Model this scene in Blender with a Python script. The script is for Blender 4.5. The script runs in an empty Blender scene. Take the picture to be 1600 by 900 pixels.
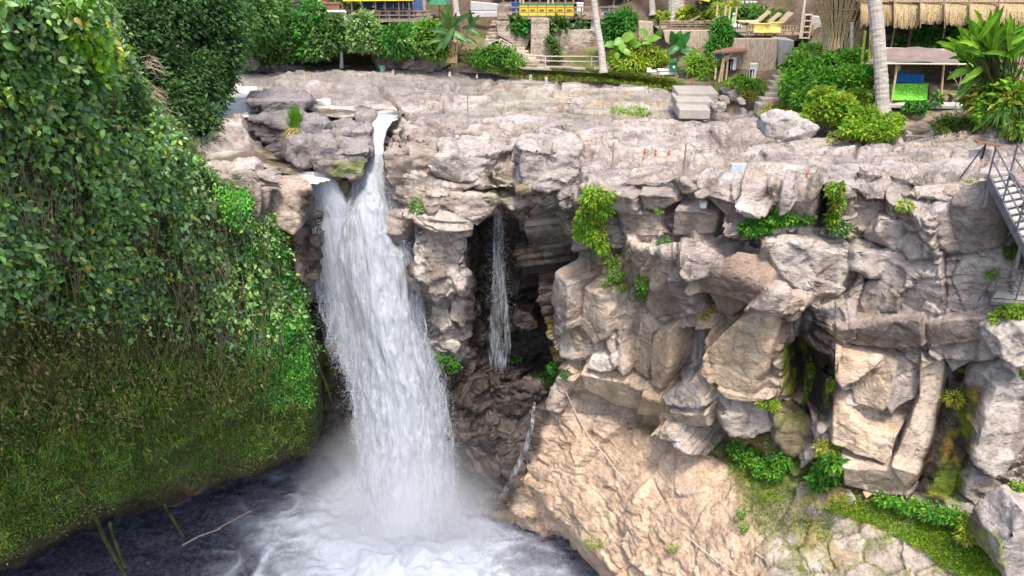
import bpy, bmesh, math, random
import numpy as np
from mathutils import Vector, Matrix
random.seed(7)
RNG = np.random.default_rng(11)
SC = bpy.context.scene
COL = SC.collection
# ------------------------------------------------------------------ camera model (metres; pool level z = 0)
F = 1232.0; TH = math.radians(24.0); CZ = 27.3
CT, ST = math.cos(TH), math.sin(TH)
def ray(v):
    yv = (450.0 - np.asarray(v, float)) / F
    return CT + yv*ST, -ST + yv*CT
def rr(v):
    dy, dz = ray(v); return -dz/dy
def P(u, v, Y):
    "world point seen at u, v of the 1600x900 photograph at distance Y"
    dy, dz = ray(v); k = Y/dy
    return np.stack(np.broadcast_arrays((np.asarray(u, float)-800.0)/F*k, np.asarray(Y, float)+0*k, CZ+dz*k), -1)
def PZ(u, v, z):
    return P(u, v, (CZ-z)/rr(v))
def V(a): return Vector([float(q) for q in a])

cam_d = bpy.data.cameras.new('camera'); cam = bpy.data.objects.new('camera', cam_d); COL.objects.link(cam)
cam.location = (0, 0, CZ); cam.rotation_euler = (math.radians(90)-TH, 0, 0)
cam_d.sensor_width = 36.0; cam_d.lens = 36.0*F/1600.0; cam_d.clip_end = 1000; cam_d.clip_start = .1
SC.camera = cam

# ------------------------------------------------------------------ light
W = bpy.data.worlds.new('World'); SC.world = W; W.use_nodes = True
nt = W.node_tree; bg = nt.nodes['Background']; sky = nt.nodes.new('ShaderNodeTexSky')
sky.sky_type = 'NISHITA'; sky.sun_disc = False
SUN_EL, SUN_AZ = math.radians(64), math.radians(172)     # azimuth measured from +y (north) clockwise
sky.sun_elevation = SUN_EL; sky.sun_rotation = SUN_AZ
sky.air_density = 1.0; sky.dust_density = 3.0; sky.ozone_density = 1.0
nt.links.new(sky.outputs[0], bg.inputs[0]); bg.inputs[1].default_value = 0.15
sd = bpy.data.lights.new('sun', 'SUN'); sun = bpy.data.objects.new('sun', sd); COL.objects.link(sun)
sd.energy = 1.7; sd.angle = math.radians(9.0); sd.color = (1.0, .93, .82)
dirv = Vector((math.sin(SUN_AZ)*math.cos(SUN_EL), math.cos(SUN_AZ)*math.cos(SUN_EL), math.sin(SUN_EL)))
sun.rotation_euler = dirv.to_track_quat('Z', 'Y').to_euler(); sun.location = (0, 0, 60)
SC.view_settings.view_transform = 'Standard'; SC.view_settings.look = 'None'
SC.view_settings.exposure = 1.33; SC.view_settings.gamma = 1.0; SC.view_settings.use_curve_mapping = False
try:
    SC.cycles.volume_step_rate = 2.0; SC.cycles.volume_bounces = 3; SC.cycles.max_bounces = 8; SC.cycles.transparent_max_bounces = 16
except Exception: pass

# ------------------------------------------------------------------ noise (numpy)
def _h(ix, iy, iz, s=0):
    n = (ix.astype(np.uint32)*np.uint32(73856093)) ^ (iy.astype(np.uint32)*np.uint32(19349663)) ^ (iz.astype(np.uint32)*np.uint32(83492791)) ^ np.uint32((s*2654435761+12345) & 0xffffffff)
    n = (n ^ (n >> np.uint32(16)))*np.uint32(0x45d9f3b)
    n = (n ^ (n >> np.uint32(16)))*np.uint32(0x45d9f3b)
    n = n ^ (n >> np.uint32(16))
    return n.astype(np.float32)*np.float32(1/4294967295.0)
def noise(p, s=0):
    p = np.asarray(p, np.float32); i = np.floor(p); f = p-i; f = f*f*(3-2*f); i = i.astype(np.int32)
    o = 0
    for dx in (0, 1):
        wx = f[..., 0] if dx else 1-f[..., 0]
        for dy in (0, 1):
            wy = f[..., 1] if dy else 1-f[..., 1]
            for dz in (0, 1):
                wz = f[..., 2] if dz else 1-f[..., 2]
                o = o+wx*wy*wz*_h(i[..., 0]+dx, i[..., 1]+dy, i[..., 2]+dz, s)
    return o*2-1
def fbm(p, o=4, s=0, g=.5, l=2.03):
    a = 1.0; t = 0; r = 0; p = np.asarray(p, np.float32)
    for k in range(o):
        r = r+a*noise(p, s+k); t += a; a *= g; p = p*l+17.3
    return r/t
def worley(p, s=0):
    "F1, F2, vector to nearest seed, cell hash"
    p = np.asarray(p, np.float32); i = np.floor(p).astype(np.int32)
    n = p.shape[:-1]; f1 = np.full(n, 9., np.float32); f2 = np.full(n, 9., np.float32); vec = np.zeros(p.shape, np.float32); hid = np.zeros(n, np.float32)
    for dx in (-1, 0, 1):
        for dy in (-1, 0, 1):
            for dz in (-1, 0, 1):
                a, b, c = i[..., 0]+dx, i[..., 1]+dy, i[..., 2]+dz
                q = np.stack([a+_h(a, b, c, s+1), b+_h(a, b, c, s+2), c+_h(a, b, c, s+3)], -1)
                d = p-q; dd = np.sqrt((d**2).sum(-1)); nearer = dd < f1
                f2 = np.where(nearer, f1, np.minimum(f2, dd)); f1 = np.where(nearer, dd, f1)
                vec = np.where(nearer[..., None], d, vec); hid = np.where(nearer, _h(a, b, c, s+4), hid)
    return f1, f2, vec, hid
def facets(p, s=0, tilt=.5):
    "broken rock: a random plane per cell; returns height (-1..1) and crack distance"
    f1, f2, vec, h = worley(p, s)
    a = h*97.0; nx = np.sin(a*6.1); ny = np.sin(a*9.7+1); nz = np.sin(a*13.3+2)
    return (h*2-1)*.55+tilt*(vec[..., 0]*nx+vec[..., 1]*ny+vec[..., 2]*nz), f2-f1
def sstep(a, b, x):
    t = np.clip((x-a)/(b-a+1e-12), 0, 1); return t*t*(3-2*t)
def poly_sd(u, v, poly):
    "signed distance in pixels (negative inside)"
    poly = np.asarray(poly, float); n = len(poly)
    d = np.full(u.shape, 1e9); ins = np.zeros(u.shape, bool)
    for k in range(n):
        x0, y0 = poly[k]; x1, y1 = poly[(k+1) % n]
        ex, ey = x1-x0, y1-y0; wx, wy = u-x0, v-y0
        t = np.clip((wx*ex+wy*ey)/(ex*ex+ey*ey+1e-9), 0, 1)
        d = np.minimum(d, np.hypot(wx-ex*t, wy-ey*t))
        c = ((y0 > v) != (y1 > v)) & (u < (x1-x0)*(v-y0)/((y1-y0) if y1 != y0 else 1e-9)+x0)
        ins ^= c
    return np.where(ins, -d, d)
def pmask(u, v, poly, soft=8):
    return 1-sstep(-soft, soft, poly_sd(u, v, poly))
def line_d(u, v, pts):
    d = np.full(u.shape, 1e9)
    for (x0, y0), (x1, y1) in zip(pts[:-1], pts[1:]):
        ex, ey = x1-x0, y1-y0; t = np.clip(((u-x0)*ex+(v-y0)*ey)/(ex*ex+ey*ey+1e-9), 0, 1)
        d = np.minimum(d, np.hypot(u-x0-ex*t, v-y0-ey*t))
    return d
def mixc(a, b, t):
    return a+(np.asarray(b)-a)*np.asarray(t)[..., None]

# ------------------------------------------------------------------ object helpers
def props(o, label=None, cat=None, group=None, kind=None):
    if label: o['label'] = label
    if cat: o['category'] = cat
    if group: o['group'] = group
    if kind: o['kind'] = kind
    return o
def empty(name, loc, label, cat, group=None, rz=0):
    o = bpy.data.objects.new(name, None); COL.objects.link(o); o.location = V(loc); o.rotation_euler = (0, 0, rz)
    o.empty_display_size = .1
    return props(o, label, cat, group)
def arr_mesh(name, verts, faces, mat, parent=None, cols=None, smooth=False, attrs=None):
    "one mesh object from numpy arrays; faces (n,k) or a list of such arrays"
    me = bpy.data.meshes.new(name); verts = np.asarray(verts, np.float32).reshape(-1, 3)
    fl = faces if isinstance(faces, list) else [faces]; fl = [np.asarray(f, np.int32) for f in fl if len(f)]
    me.vertices.add(len(verts)); me.vertices.foreach_set('co', verts.ravel())
    nl = sum(f.size for f in fl); nf = sum(len(f) for f in fl)
    me.loops.add(nl); me.polygons.add(nf)
    me.loops.foreach_set('vertex_index', np.concatenate([f.ravel() for f in fl]))
    ls = []; st = 0
    for f in fl:
        ls.append(st+np.arange(len(f))*f.shape[1]); st += f.size
    me.polygons.foreach_set('loop_start', np.concatenate(ls).astype(np.int32))
    if smooth: me.polygons.foreach_set('use_smooth', np.ones(nf, bool))
    me.update(calc_edges=True); me.validate()
    if cols is not None:
        c = np.ones((len(verts), 4), np.float32); c[:, :3] = np.asarray(cols).reshape(-1, 3)
        a = me.color_attributes.new('col', 'FLOAT_COLOR', 'POINT'); a.data.foreach_set('color', c.ravel())
    for k, val in (attrs or {}).items():
        a = me.attributes.new(k, 'FLOAT', 'POINT'); a.data.foreach_set('value', np.asarray(val, np.float32).ravel())
    me.materials.append(mat)
    o = bpy.data.objects.new(name, me); COL.objects.link(o)
    if parent: o.parent = parent
    return o
def grid_faces(nr, nc):
    i = np.arange(nr*nc).reshape(nr, nc)
    return np.stack([i[:-1, :-1], i[1:, :-1], i[1:, 1:], i[:-1, 1:]], -1).reshape(-1, 4)
def grid_normals(p):
    du = np.gradient(p, axis=1); dv = np.gradient(p, axis=0)
    n = np.cross(dv, du); n /= np.linalg.norm(n, axis=-1, keepdims=True)+1e-9
    return n

class MB:
    "collects boxes, tubes and plates into one mesh"
    def __init__(s): s.v = []; s.f = []
    def add(s, vs, fs):
        b = len(s.v); s.v += [tuple(map(float, q)) for q in vs]; s.f += [tuple(b+i for i in f) for f in fs]; return s
    def box(s, c, d, rz=0, rx=0, ry=0):
        m = Matrix.Translation(V(c)) @ Matrix.Rotation(rz, 4, 'Z') @ Matrix.Rotation(ry, 4, 'Y') @ Matrix.Rotation(rx, 4, 'X')
        vs = [m @ Vector((x*d[0]/2, y*d[1]/2, z*d[2]/2)) for x in (-1, 1) for y in (-1, 1) for z in (-1, 1)]
        return s.add(vs, [(0, 1, 3, 2), (4, 6, 7, 5), (0, 4, 5, 1), (2, 3, 7, 6), (0, 2, 6, 4), (1, 5, 7, 3)])
    def tube(s, pts, r, n=8, r1=None, wob=0):
        pts = [V(p) for p in pts]; k = len(pts); rings = []
        for i, p in enumerate(pts):
            t = (pts[min(i+1, k-1)]-pts[max(i-1, 0)]).normalized()
            a = t.cross(Vector((0, 0, 1)));
            if a.length < .05: a = t.cross(Vector((0, 1, 0)))
            a.normalize(); b = t.cross(a)
            q = r if r1 is None else r+(r1-r)*i/(k-1)
            if isinstance(r, (list, tuple)): q = r[i]
            rings.append([p+(a*math.cos(2*math.pi*j/n)+b*math.sin(2*math.pi*j/n))*q*(1+wob*random.uniform(-1, 1)) for j in range(n)])
        vs = [q for ring in rings for q in ring]
        fs = [(i*n+j, i*n+(j+1) % n, (i+1)*n+(j+1) % n, (i+1)*n+j) for i in range(k-1) for j in range(n)]
        fs += [tuple(range(n-1, -1, -1)), tuple((k-1)*n+j for j in range(n))]
        return s.add(vs, fs)
    def prism(s, poly, h):
        "poly: list of 3d points, extruded by vector h"
        n = len(poly); h = V(h); a = [V(p) for p in poly]; b = [p+h for p in a]
        return s.add(a+b, [tuple(range(n-1, -1, -1)), tuple(range(n, 2*n))]+[(i, (i+1) % n, n+(i+1) % n, n+i) for i in range(n)])
    def lathe(s, c, prof, n=14):
        c = V(c); vs = [c+Vector((r*math.cos(2*math.pi*j/n), r*math.sin(2*math.pi*j/n), z)) for r, z in prof for j in range(n)]
        k = len(prof)
        fs = [(i*n+j, i*n+(j+1) % n, (i+1)*n+(j+1) % n, (i+1)*n+j) for i in range(k-1) for j in range(n)]
        fs += [tuple(range(n-1, -1, -1)), tuple((k-1)*n+j for j in range(n))]
        return s.add(vs, fs)
    def build(s, name, mat, parent=None, smooth=False, bevel=0, local=None):
        me = bpy.data.meshes.new(name)
        off = V(local) if local is not None else (parent.location if parent is not None and parent.parent is None else (parent.parent.location if parent is not None else Vector()))
        me.from_pydata([tuple(Vector(q)-off) for q in s.v], [], s.f)
        bm = bmesh.new(); bm.from_mesh(me); bmesh.ops.recalc_face_normals(bm, faces=bm.faces); bm.to_mesh(me); bm.free()
        me.materials.append(mat)
        if smooth: me.polygons.foreach_set('use_smooth', np.ones(len(me.polygons), bool))
        o = bpy.data.objects.new(name, me); COL.objects.link(o)
        if parent is not None: o.parent = parent
        if bevel:
            m = o.modifiers.new('bevel', 'BEVEL'); m.width = bevel; m.segments = 1; m.limit_method = 'ANGLE'
        return o
def solo(o, c):
    "moves a mesh object's origin to c, keeping the mesh in place"
    c = V(c); o.data.transform(Matrix.Translation(-c)); o.location = c; return o
# ------------------------------------------------------------------ materials
def newmat(name):
    m = bpy.data.materials.new(name); m.use_nodes = True; n = m.node_tree.nodes; l = m.node_tree.links
    return m, n, l, n['Principled BSDF']
def tex_coord(n, l, scale=(1, 1, 1), kind='Object'):
    t = n.new('ShaderNodeTexCoord'); mp = n.new('ShaderNodeMapping'); l.new(t.outputs[kind], mp.inputs[0]); mp.inputs['Scale'].default_value = scale
    return mp.outputs[0]
def nz(n, l, co, scale, detail=5, rough=.6, dist=0):
    x = n.new('ShaderNodeTexNoise'); x.inputs['Scale'].default_value = scale; x.inputs['Detail'].default_value = detail
    x.inputs['Roughness'].default_value = rough; x.inputs['Distortion'].default_value = dist; l.new(co, x.inputs['Vector']); return x.outputs['Fac']
def ramp(n, l, fac, stops):
    r = n.new('ShaderNodeValToRGB'); e = r.color_ramp.elements
    while len(e) < len(stops): e.new(.5)
    for k, (p, c) in enumerate(stops):
        e[k].position = p; e[k].color = (c[0], c[1], c[2], 1) if hasattr(c, '__len__') else (c, c, c, 1)
    l.new(fac, r.inputs[0]); return r.outputs[0]
def mul(n, l, a, b, fac=1.0, mode='MULTIPLY'):
    m = n.new('ShaderNodeMix'); m.data_type = 'RGBA'; m.blend_type = mode; m.inputs[0].default_value = fac
    l.new(a, m.inputs[6]) if not isinstance(a, tuple) else setattr(m.inputs[6], 'default_value', a)
    l.new(b, m.inputs[7]) if not isinstance(b, tuple) else setattr(m.inputs[7], 'default_value', b)
    return m.outputs[2]
def bump(n, l, h, dist, strength=1, prev=None):
    b = n.new('ShaderNodeBump'); b.inputs['Distance'].default_value = dist; b.inputs['Strength'].default_value = strength
    l.new(h, b.inputs['Height'])
    if prev is not None: l.new(prev, b.inputs['Normal'])
    return b.outputs[0]
def rock_mat(name, attr=True, color=(.42, .38, .35), strength=1.0):
    m, n, l, b = newmat(name)
    co = tex_coord(n, l); cs = tex_coord(n, l, (1, 1, 1.7))
    big = ramp(n, l, nz(n, l, co, .8, 8, .65), [(.3, .66), (.5, 1.0), (.72, 1.22)])
    fine = ramp(n, l, nz(n, l, cs, 7, 8, .7), [(.28, .62), (.5, 1.0), (.75, 1.18)])
    stain = ramp(n, l, nz(n, l, tex_coord(n, l, (1, 1, .25)), 2.2, 6, .6, .4), [(.35, (.80, .74, .69)), (.55, (1.03, 1.0, .98)), (.8, (1.08, 1.06, 1.05))])
    if attr:
        a = n.new('ShaderNodeAttribute'); a.attribute_name = 'col'; base = a.outputs[0]
    else:
        base = ramp(n, l, nz(n, l, co, 1.3, 4), [(.35, tuple(c*.85 for c in color)), (.65, tuple(c*1.15 for c in color))])
    c = mul(n, l, mul(n, l, mul(n, l, base, big), fine), stain)
    l.new(c, b.inputs['Base Color'])
    w = n.new('ShaderNodeAttribute'); w.attribute_name = 'wet'
    r = n.new('ShaderNodeMapRange'); r.inputs[3].default_value = .88; r.inputs[4].default_value = .25; l.new(w.outputs['Fac'], r.inputs[0]); l.new(r.outputs[0], b.inputs['Roughness'])
    b.inputs['Specular IOR Level'].default_value = .35
    vo = n.new('ShaderNodeTexVoronoi'); vo.feature = 'DISTANCE_TO_EDGE'; vo.inputs['Scale'].default_value = 1.9
    wv = n.new('ShaderNodeVectorMath'); wv.operation = 'ADD'; nn = n.new('ShaderNodeTexNoise'); nn.inputs['Scale'].default_value = 1.6; nn.inputs['Detail'].default_value = 4
    l.new(cs, nn.inputs['Vector']); l.new(nn.outputs['Color'], wv.inputs[0]); l.new(cs, wv.inputs[1]); l.new(wv.outputs[0], vo.inputs['Vector'])
    crack = ramp(n, l, vo.outputs['Distance'], [(0, 0), (.035, 1)])
    n1 = bump(n, l, crack, .035*strength, .55)
    def chips(scale, dist, prev):
        v = n.new('ShaderNodeTexVoronoi'); v.inputs['Scale'].default_value = scale; l.new(wv.outputs[0], v.inputs['Vector'])
        mp = n.new('ShaderNodeVectorMath'); mp.operation = 'SUBTRACT'; l.new(wv.outputs[0], mp.inputs[0]); l.new(v.outputs['Position'], mp.inputs[1])
        ce = n.new('ShaderNodeVectorMath'); ce.operation = 'SUBTRACT'; l.new(v.outputs['Color'], ce.inputs[0]); ce.inputs[1].default_value = (.5, .5, .5)
        dt = n.new('ShaderNodeVectorMath'); dt.operation = 'DOT_PRODUCT'; l.new(mp.outputs[0], dt.inputs[0]); l.new(ce.outputs[0], dt.inputs[1])
        return bump(n, l, dt.outputs['Value'], dist, 1, prev)
    n1 = chips(1.1, .35*strength, n1); n1 = chips(3.6, .16*strength, n1)
    n2 = bump(n, l, nz(n, l, cs, 2.6, 9, .68), .09*strength, .75, n1)
    n3 = bump(n, l, nz(n, l, co, 14, 6, .7), .03*strength, .8, n2)
    l.new(n3, b.inputs['Normal'])
    return m
def simple(name, color, rough=.7, spec=.3, var=.18, scale=4, metal=0, bumpd=.01, stretch=(1, 1, 1)):
    m, n, l, b = newmat(name); co = tex_coord(n, l, stretch)
    x = nz(n, l, co, scale, 6, .65)
    c = ramp(n, l, x, [(.3, tuple(k*(1-var*1.6) for k in color)), (.7, tuple(min(1, k*(1+var)) for k in color))])
    l.new(c, b.inputs['Base Color']); b.inputs['Roughness'].default_value = rough; b.inputs['Specular IOR Level'].default_value = spec; b.inputs['Metallic'].default_value = metal
    if bumpd: l.new(bump(n, l, nz(n, l, co, scale*3, 6, .7), bumpd, .8), b.inputs['Normal'])
    return m
def leaf_mat(name, rough=.42, trans=.3, spec=.5):
    m, n, l, b = newmat(name)
    a = n.new('ShaderNodeAttribute'); a.attribute_name = 'col'
    v = ramp(n, l, nz(n, l, tex_coord(n, l), 9, 4, .6), [(.3, .78), (.7, 1.2)])
    c = mul(n, l, a.outputs[0], v)
    l.new(c, b.inputs['Base Color']); b.inputs['Roughness'].default_value = rough; b.inputs['Specular IOR Level'].default_value = spec
    t = n.new('ShaderNodeBsdfTranslucent'); l.new(mul(n, l, c, (1.5, 1.6, .5, 1)), t.inputs[0])
    mx = n.new('ShaderNodeMixShader'); mx.inputs[0].default_value = trans; l.new(b.outputs[0], mx.inputs[1]); l.new(t.outputs[0], mx.inputs[2])
    l.new(mx.outputs[0], n['Material Output'].inputs[0])
    return m
M = {}
M['rock'] = rock_mat('weathered_rock')
M['stone'] = rock_mat('loose_stone', False, (.40, .37, .34), .4)
M['pale_stone'] = rock_mat('pale_stone', False, (.58, .55, .51), .3)
M['wall_stone'] = rock_mat('rough_stone_wall', False, (.44, .37, .30), 1.0)
M['dark_wall'] = rock_mat('dark_stone_wall', False, (.22, .20, .18), 1.0)
M['leaf'] = leaf_mat('glossy_leaf'); M['soft_leaf'] = leaf_mat('soft_leaf', .6, .35, .3)
M['moss'] = leaf_mat('moss_leaf', .8, .25, .15)
M['wood'] = simple('weathered_wood', (.30, .22, .16), .8, .2, .3, 3, 0, .006, (6, 6, 1))
M['dark_wood'] = simple('dark_wood', (.10, .075, .06), .8, .2, .3, 3)
M['red_wood'] = simple('brown_boards', (.26, .12, .08), .75, .2, .25, 3)
M['bamboo'] = simple('bamboo', (.62, .46, .26), .55, .4, .22, 5, 0, .004, (1, 1, 4))
M['pale_bamboo'] = simple('bleached_bamboo', (.66, .56, .44), .6, .3, .2, 6, 0, .004, (4, 4, 1))
M['bark'] = simple('palm_bark', (.48, .42, .37), .9, .1, .28, 3.0, 0, .04, (1, 1, 7))
M['bark_dark'] = simple('tree_bark', (.36, .30, .25), .9, .1, .35, 2.5, 0, .06, (5, 5, 1))
M['thatch'] = simple('dry_thatch', (.62, .47, .26), .9, .1, .4, 2.2, 0, .06, (14, 14, .8))
M['wattle'] = simple('split_bamboo_wall', (.56, .45, .33), .85, .1, .42, 2.0, 0, .05, (16, 16, 1.0))
M['concrete'] = simple('concrete', (.50, .46, .42), .85, .2, .16, 2)
M['pale_concrete'] = simple('pale_concrete', (.37, .33, .285), .85, .2, .12, 2)
M['grey_concrete'] = simple('grey_concrete', (.30, .29, .28), .85, .2, .2, 2)
M['yellow'] = simple('yellow_paint', (.80, .52, .03), .6, .3, .14, 3)
M['canvas_yellow'] = simple('yellow_canvas', (.85, .60, .05), .8, .2, .1, 2)
M['red'] = simple('red_cloth', (.62, .06, .04), .8, .1, .15, 5)
M['white'] = simple('white_paint', (.78, .77, .74), .6, .3, .08, 4)
M['blue'] = simple('blue_cloth', (.01, .13, .42), .8, .1, .2, 12)
M['navy'] = simple('blue_plastic', (.04, .10, .25), .6, .3, .2, 5)
M['tarp'] = simple('brown_tarpaulin', (.23, .17, .15), .65, .3, .15, 2.5, 0, .05)
M['steel'] = simple('grey_steel', (.14, .13, .14), .5, .5, .2, 6, .3)
M['tread'] = simple('grey_board_tread', (.46, .43, .41), .75, .2, .2, 4)
M['green_box'] = simple('green_paint', (.02, .16, .07), .5, .4, .15, 4)
M['bin'] = simple('dark_grey_plastic', (.10, .10, .11), .5, .4, .1, 4)
M['cushion'] = simple('tan_fabric', (.45, .34, .22), .9, .1, .15, 6)
M['rope'] = simple('pale_rope', (.62, .55, .46), .9, .1, .15, 9, 0, 0)
M['black'] = simple('black_cloth', (.02, .02, .025), .8, .2, .2, 4)
M['sky_panel'] = simple('faded_blue_print', (.42, .50, .58), .6, .3, .3, 2.2)
M['earth'] = simple('bank_earth', (.19, .14, .10), .95, .1, .45, 1.5, 0, .15)
M['soil_green'] = simple('mossy_soil', (.075, .085, .03), .95, .1, .6, 1.8, 0, .2)
M['shade_green'] = simple('shaded_crown_core', (.022, .035, .012), .95, .1, .6, 1.8, 0, .2)  # very dark green: shade inside the crowns put into the colour
M['twig'] = simple('bare_twig', (.33, .25, .17), .85, .2, .3, 5, 0, 0)
M['dead_leaf'] = leaf_mat('dry_leaf', .85, .2, .1)
M['wall_white'] = simple('grey_plaster', (.48, .46, .44), .85, .2, .12, 2)
def pattern_cloth(name, a, b_, sc):
    m, n, l, b = newmat(name); co = tex_coord(n, l, (sc, sc, sc)); v = n.new('ShaderNodeTexVoronoi'); v.distance = 'CHEBYCHEV'; v.inputs['Scale'].default_value = 1; v.inputs['Randomness'].default_value = .15
    l.new(co, v.inputs['Vector']); l.new(ramp(n, l, v.outputs['Distance'], [(.18, b_), (.3, a), (.42, a), (.5, b_)]), b.inputs['Base Color']); b.inputs['Roughness'].default_value = .8
    return m
M['green_cloth'] = pattern_cloth('patterned_green_cloth', (.10, .50, .02), (.32, .70, .08), 5)
M['yellow_cloth'] = pattern_cloth('patterned_yellow_cloth', (.80, .58, .05), (.75, .72, .45), 7)
M['blue_cloth'] = pattern_cloth('patterned_blue_cloth', (.008, .10, .42), (.02, .22, .55), 11)

# ------------------------------------------------------------------ riverbed and cliff: a loft through twelve measured profiles
Zk, Yk = 'z', 'y'
KEYS = {
 -400: [(150, Zk, 20.2), (262, Zk, 19.2), (300, Yk, 27), (450, Yk, 28), (700, Yk, 32), (720, Yk, 33), (750, Yk, 34), (780, Yk, 35), (840, Zk, -2)],
 300: [(150, Zk, 20.2), (262, Zk, 19.2), (300, Yk, 28.6), (450, Yk, 29.5), (700, Yk, 33.5), (712, Yk, 34.5), (722, Yk, 35), (740, Zk, 0), (790, Zk, -2)],
 420: [(150, Zk, 20.2), (268, Zk, 18.9), (300, Yk, 29.9), (420, Yk, 30.6), (690, Yk, 35), (700, Yk, 35.5), (712, Yk, 36), (726, Zk, 0), (780, Zk, -2)],
 480: [(150, Zk, 20.2), (276, Zk, 18.4), (300, Yk, 31.4), (450, Yk, 32.8), (680, Yk, 36.2), (690, Yk, 36.5), (700, Yk, 37), (716, Zk, 0), (770, Zk, -2)],
 540: [(150, Zk, 20.2), (268, Zk, 18.3), (300, Yk, 33.5), (450, Yk, 34.3), (680, Yk, 37), (690, Yk, 37.3), (700, Yk, 37.6), (714, Zk, 0), (770, Zk, -2)],
 590: [(150, Zk, 20.2), (205, Zk, 19.2), (300, Yk, 34.3), (450, Yk, 34.5), (690, Yk, 36.6), (700, Yk, 36.8), (712, Yk, 37), (724, Zk, 0), (780, Zk, -2)],
 640: [(150, Zk, 20.2), (258, Zk, 18.8), (300, Yk, 31.8), (450, Yk, 32.0), (680, Yk, 33.3), (700, Yk, 33.4), (720, Yk, 33.6), (770, Yk, 33.8), (830, Zk, -2)],
 700: [(158, Zk, 20.2), (285, Zk, 18.3), (345, Yk, 30.8), (500, Yk, 31.4), (620, Yk, 31.9), (650, Yk, 31.7), (700, Yk, 31.8), (775, Yk, 32.2), (850, Zk, -2)],
 740: [(158, Zk, 20.2), (288, Zk, 18.3), (330, Yk, 31.8), (480, Yk, 33.3), (590, Yk, 33.2), (628, Yk, 31.7), (700, Yk, 31.6), (785, Yk, 31.8), (850, Zk, -2)],
 785: [(160, Zk, 20.2), (290, Zk, 18.4), (322, Yk, 33.4), (470, Yk, 34.6), (590, Yk, 33.6), (626, Zk, 7.6), (700, Yk, 31.2), (803, Yk, 31.4), (860, Zk, -2)],
 835: [(160, Zk, 20.2), (290, Zk, 18.4), (322, Yk, 32.6), (470, Yk, 33.4), (585, Yk, 33.0), (626, Yk, 31.4), (700, Yk, 30.7), (815, Yk, 30.7), (870, Zk, -2)],
 868: [(160, Zk, 20.2), (290, Zk, 18.5), (330, Yk, 30.0), (470, Yk, 30.4), (590, Yk, 31.0), (630, Yk, 30.9), (800, Zk, 2.6), (835, Yk, 31.2), (890, Zk, -2)],
 910: [(160, Zk, 20.2), (290, Zk, 18.8), (340, Yk, 28.9), (450, Yk, 28.9), (605, Yk, 30.0), (640, Zk, 7.8), (845, Zk, 2.9), (880, Yk, 29.6), (930, Zk, -2)],
 1000: [(160, Zk, 20.2), (285, Zk, 19.3), (368, Yk, 27.2), (384, Yk, 26.7), (622, Yk, 28.2), (652, Zk, 8.6), (925, Zk, 3.6), (960, Yk, 26), (1010, Zk, -2)],
 1100: [(165, Zk, 20.3), (275, Zk, 19.8), (366, Yk, 26), (384, Yk, 25.0), (655, Yk, 26.0), (690, Zk, 9.0), (1000, Zk, 4.6), (1030, Yk, 22.6), (1090, Zk, -2)],
 1200: [(170, Zk, 20.4), (280, Zk, 20.1), (352, Yk, 25.2), (450, Yk, 23.0), (668, Yk, 24.2), (720, Zk, 9.3), (1060, Zk, 6), (1080, Yk, 19), (1150, Zk, -2)],
 1300: [(175, Zk, 20.5), (290, Zk, 20.2), (355, Yk, 24.4), (488, Zk, 16.1), (735, Yk, 22.7), (765, Zk, 9.7), (1080, Zk, 6.6), (1100, Yk, 18.2), (1170, Zk, -2)],
 1400: [(180, Zk, 20.7), (300, Zk, 20.2), (348, Yk, 23.4), (503, Zk, 16.1), (765, Yk, 21.8), (790, Zk, 9.9), (1080, Zk, 7.2), (1100, Yk, 17.6), (1170, Zk, -2)],
 1500: [(185, Zk, 21.0), (308, Zk, 20.4), (394, Yk, 22.1), (500, Zk, 16.6), (772, Yk, 20.7), (800, Zk, 10.4), (1080, Zk, 8), (1100, Yk, 17), (1170, Zk, -2)],
 1600: [(190, Zk, 21.1), (320, Zk, 20.5), (402, Yk, 21.3), (492, Zk, 17.0), (785, Yk, 19.4), (815, Zk, 10.9), (1080, Zk, 8.8), (1100, Yk, 16), (1170, Zk, -2)],
 2000: [(190, Zk, 21.4), (340, Zk, 20.9), (420, Yk, 19), (500, Zk, 17.4), (800, Yk, 17), (830, Zk, 11.4), (1080, Zk, 9.5), (1100, Yk, 15), (1170, Zk, -2)],
}
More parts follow.
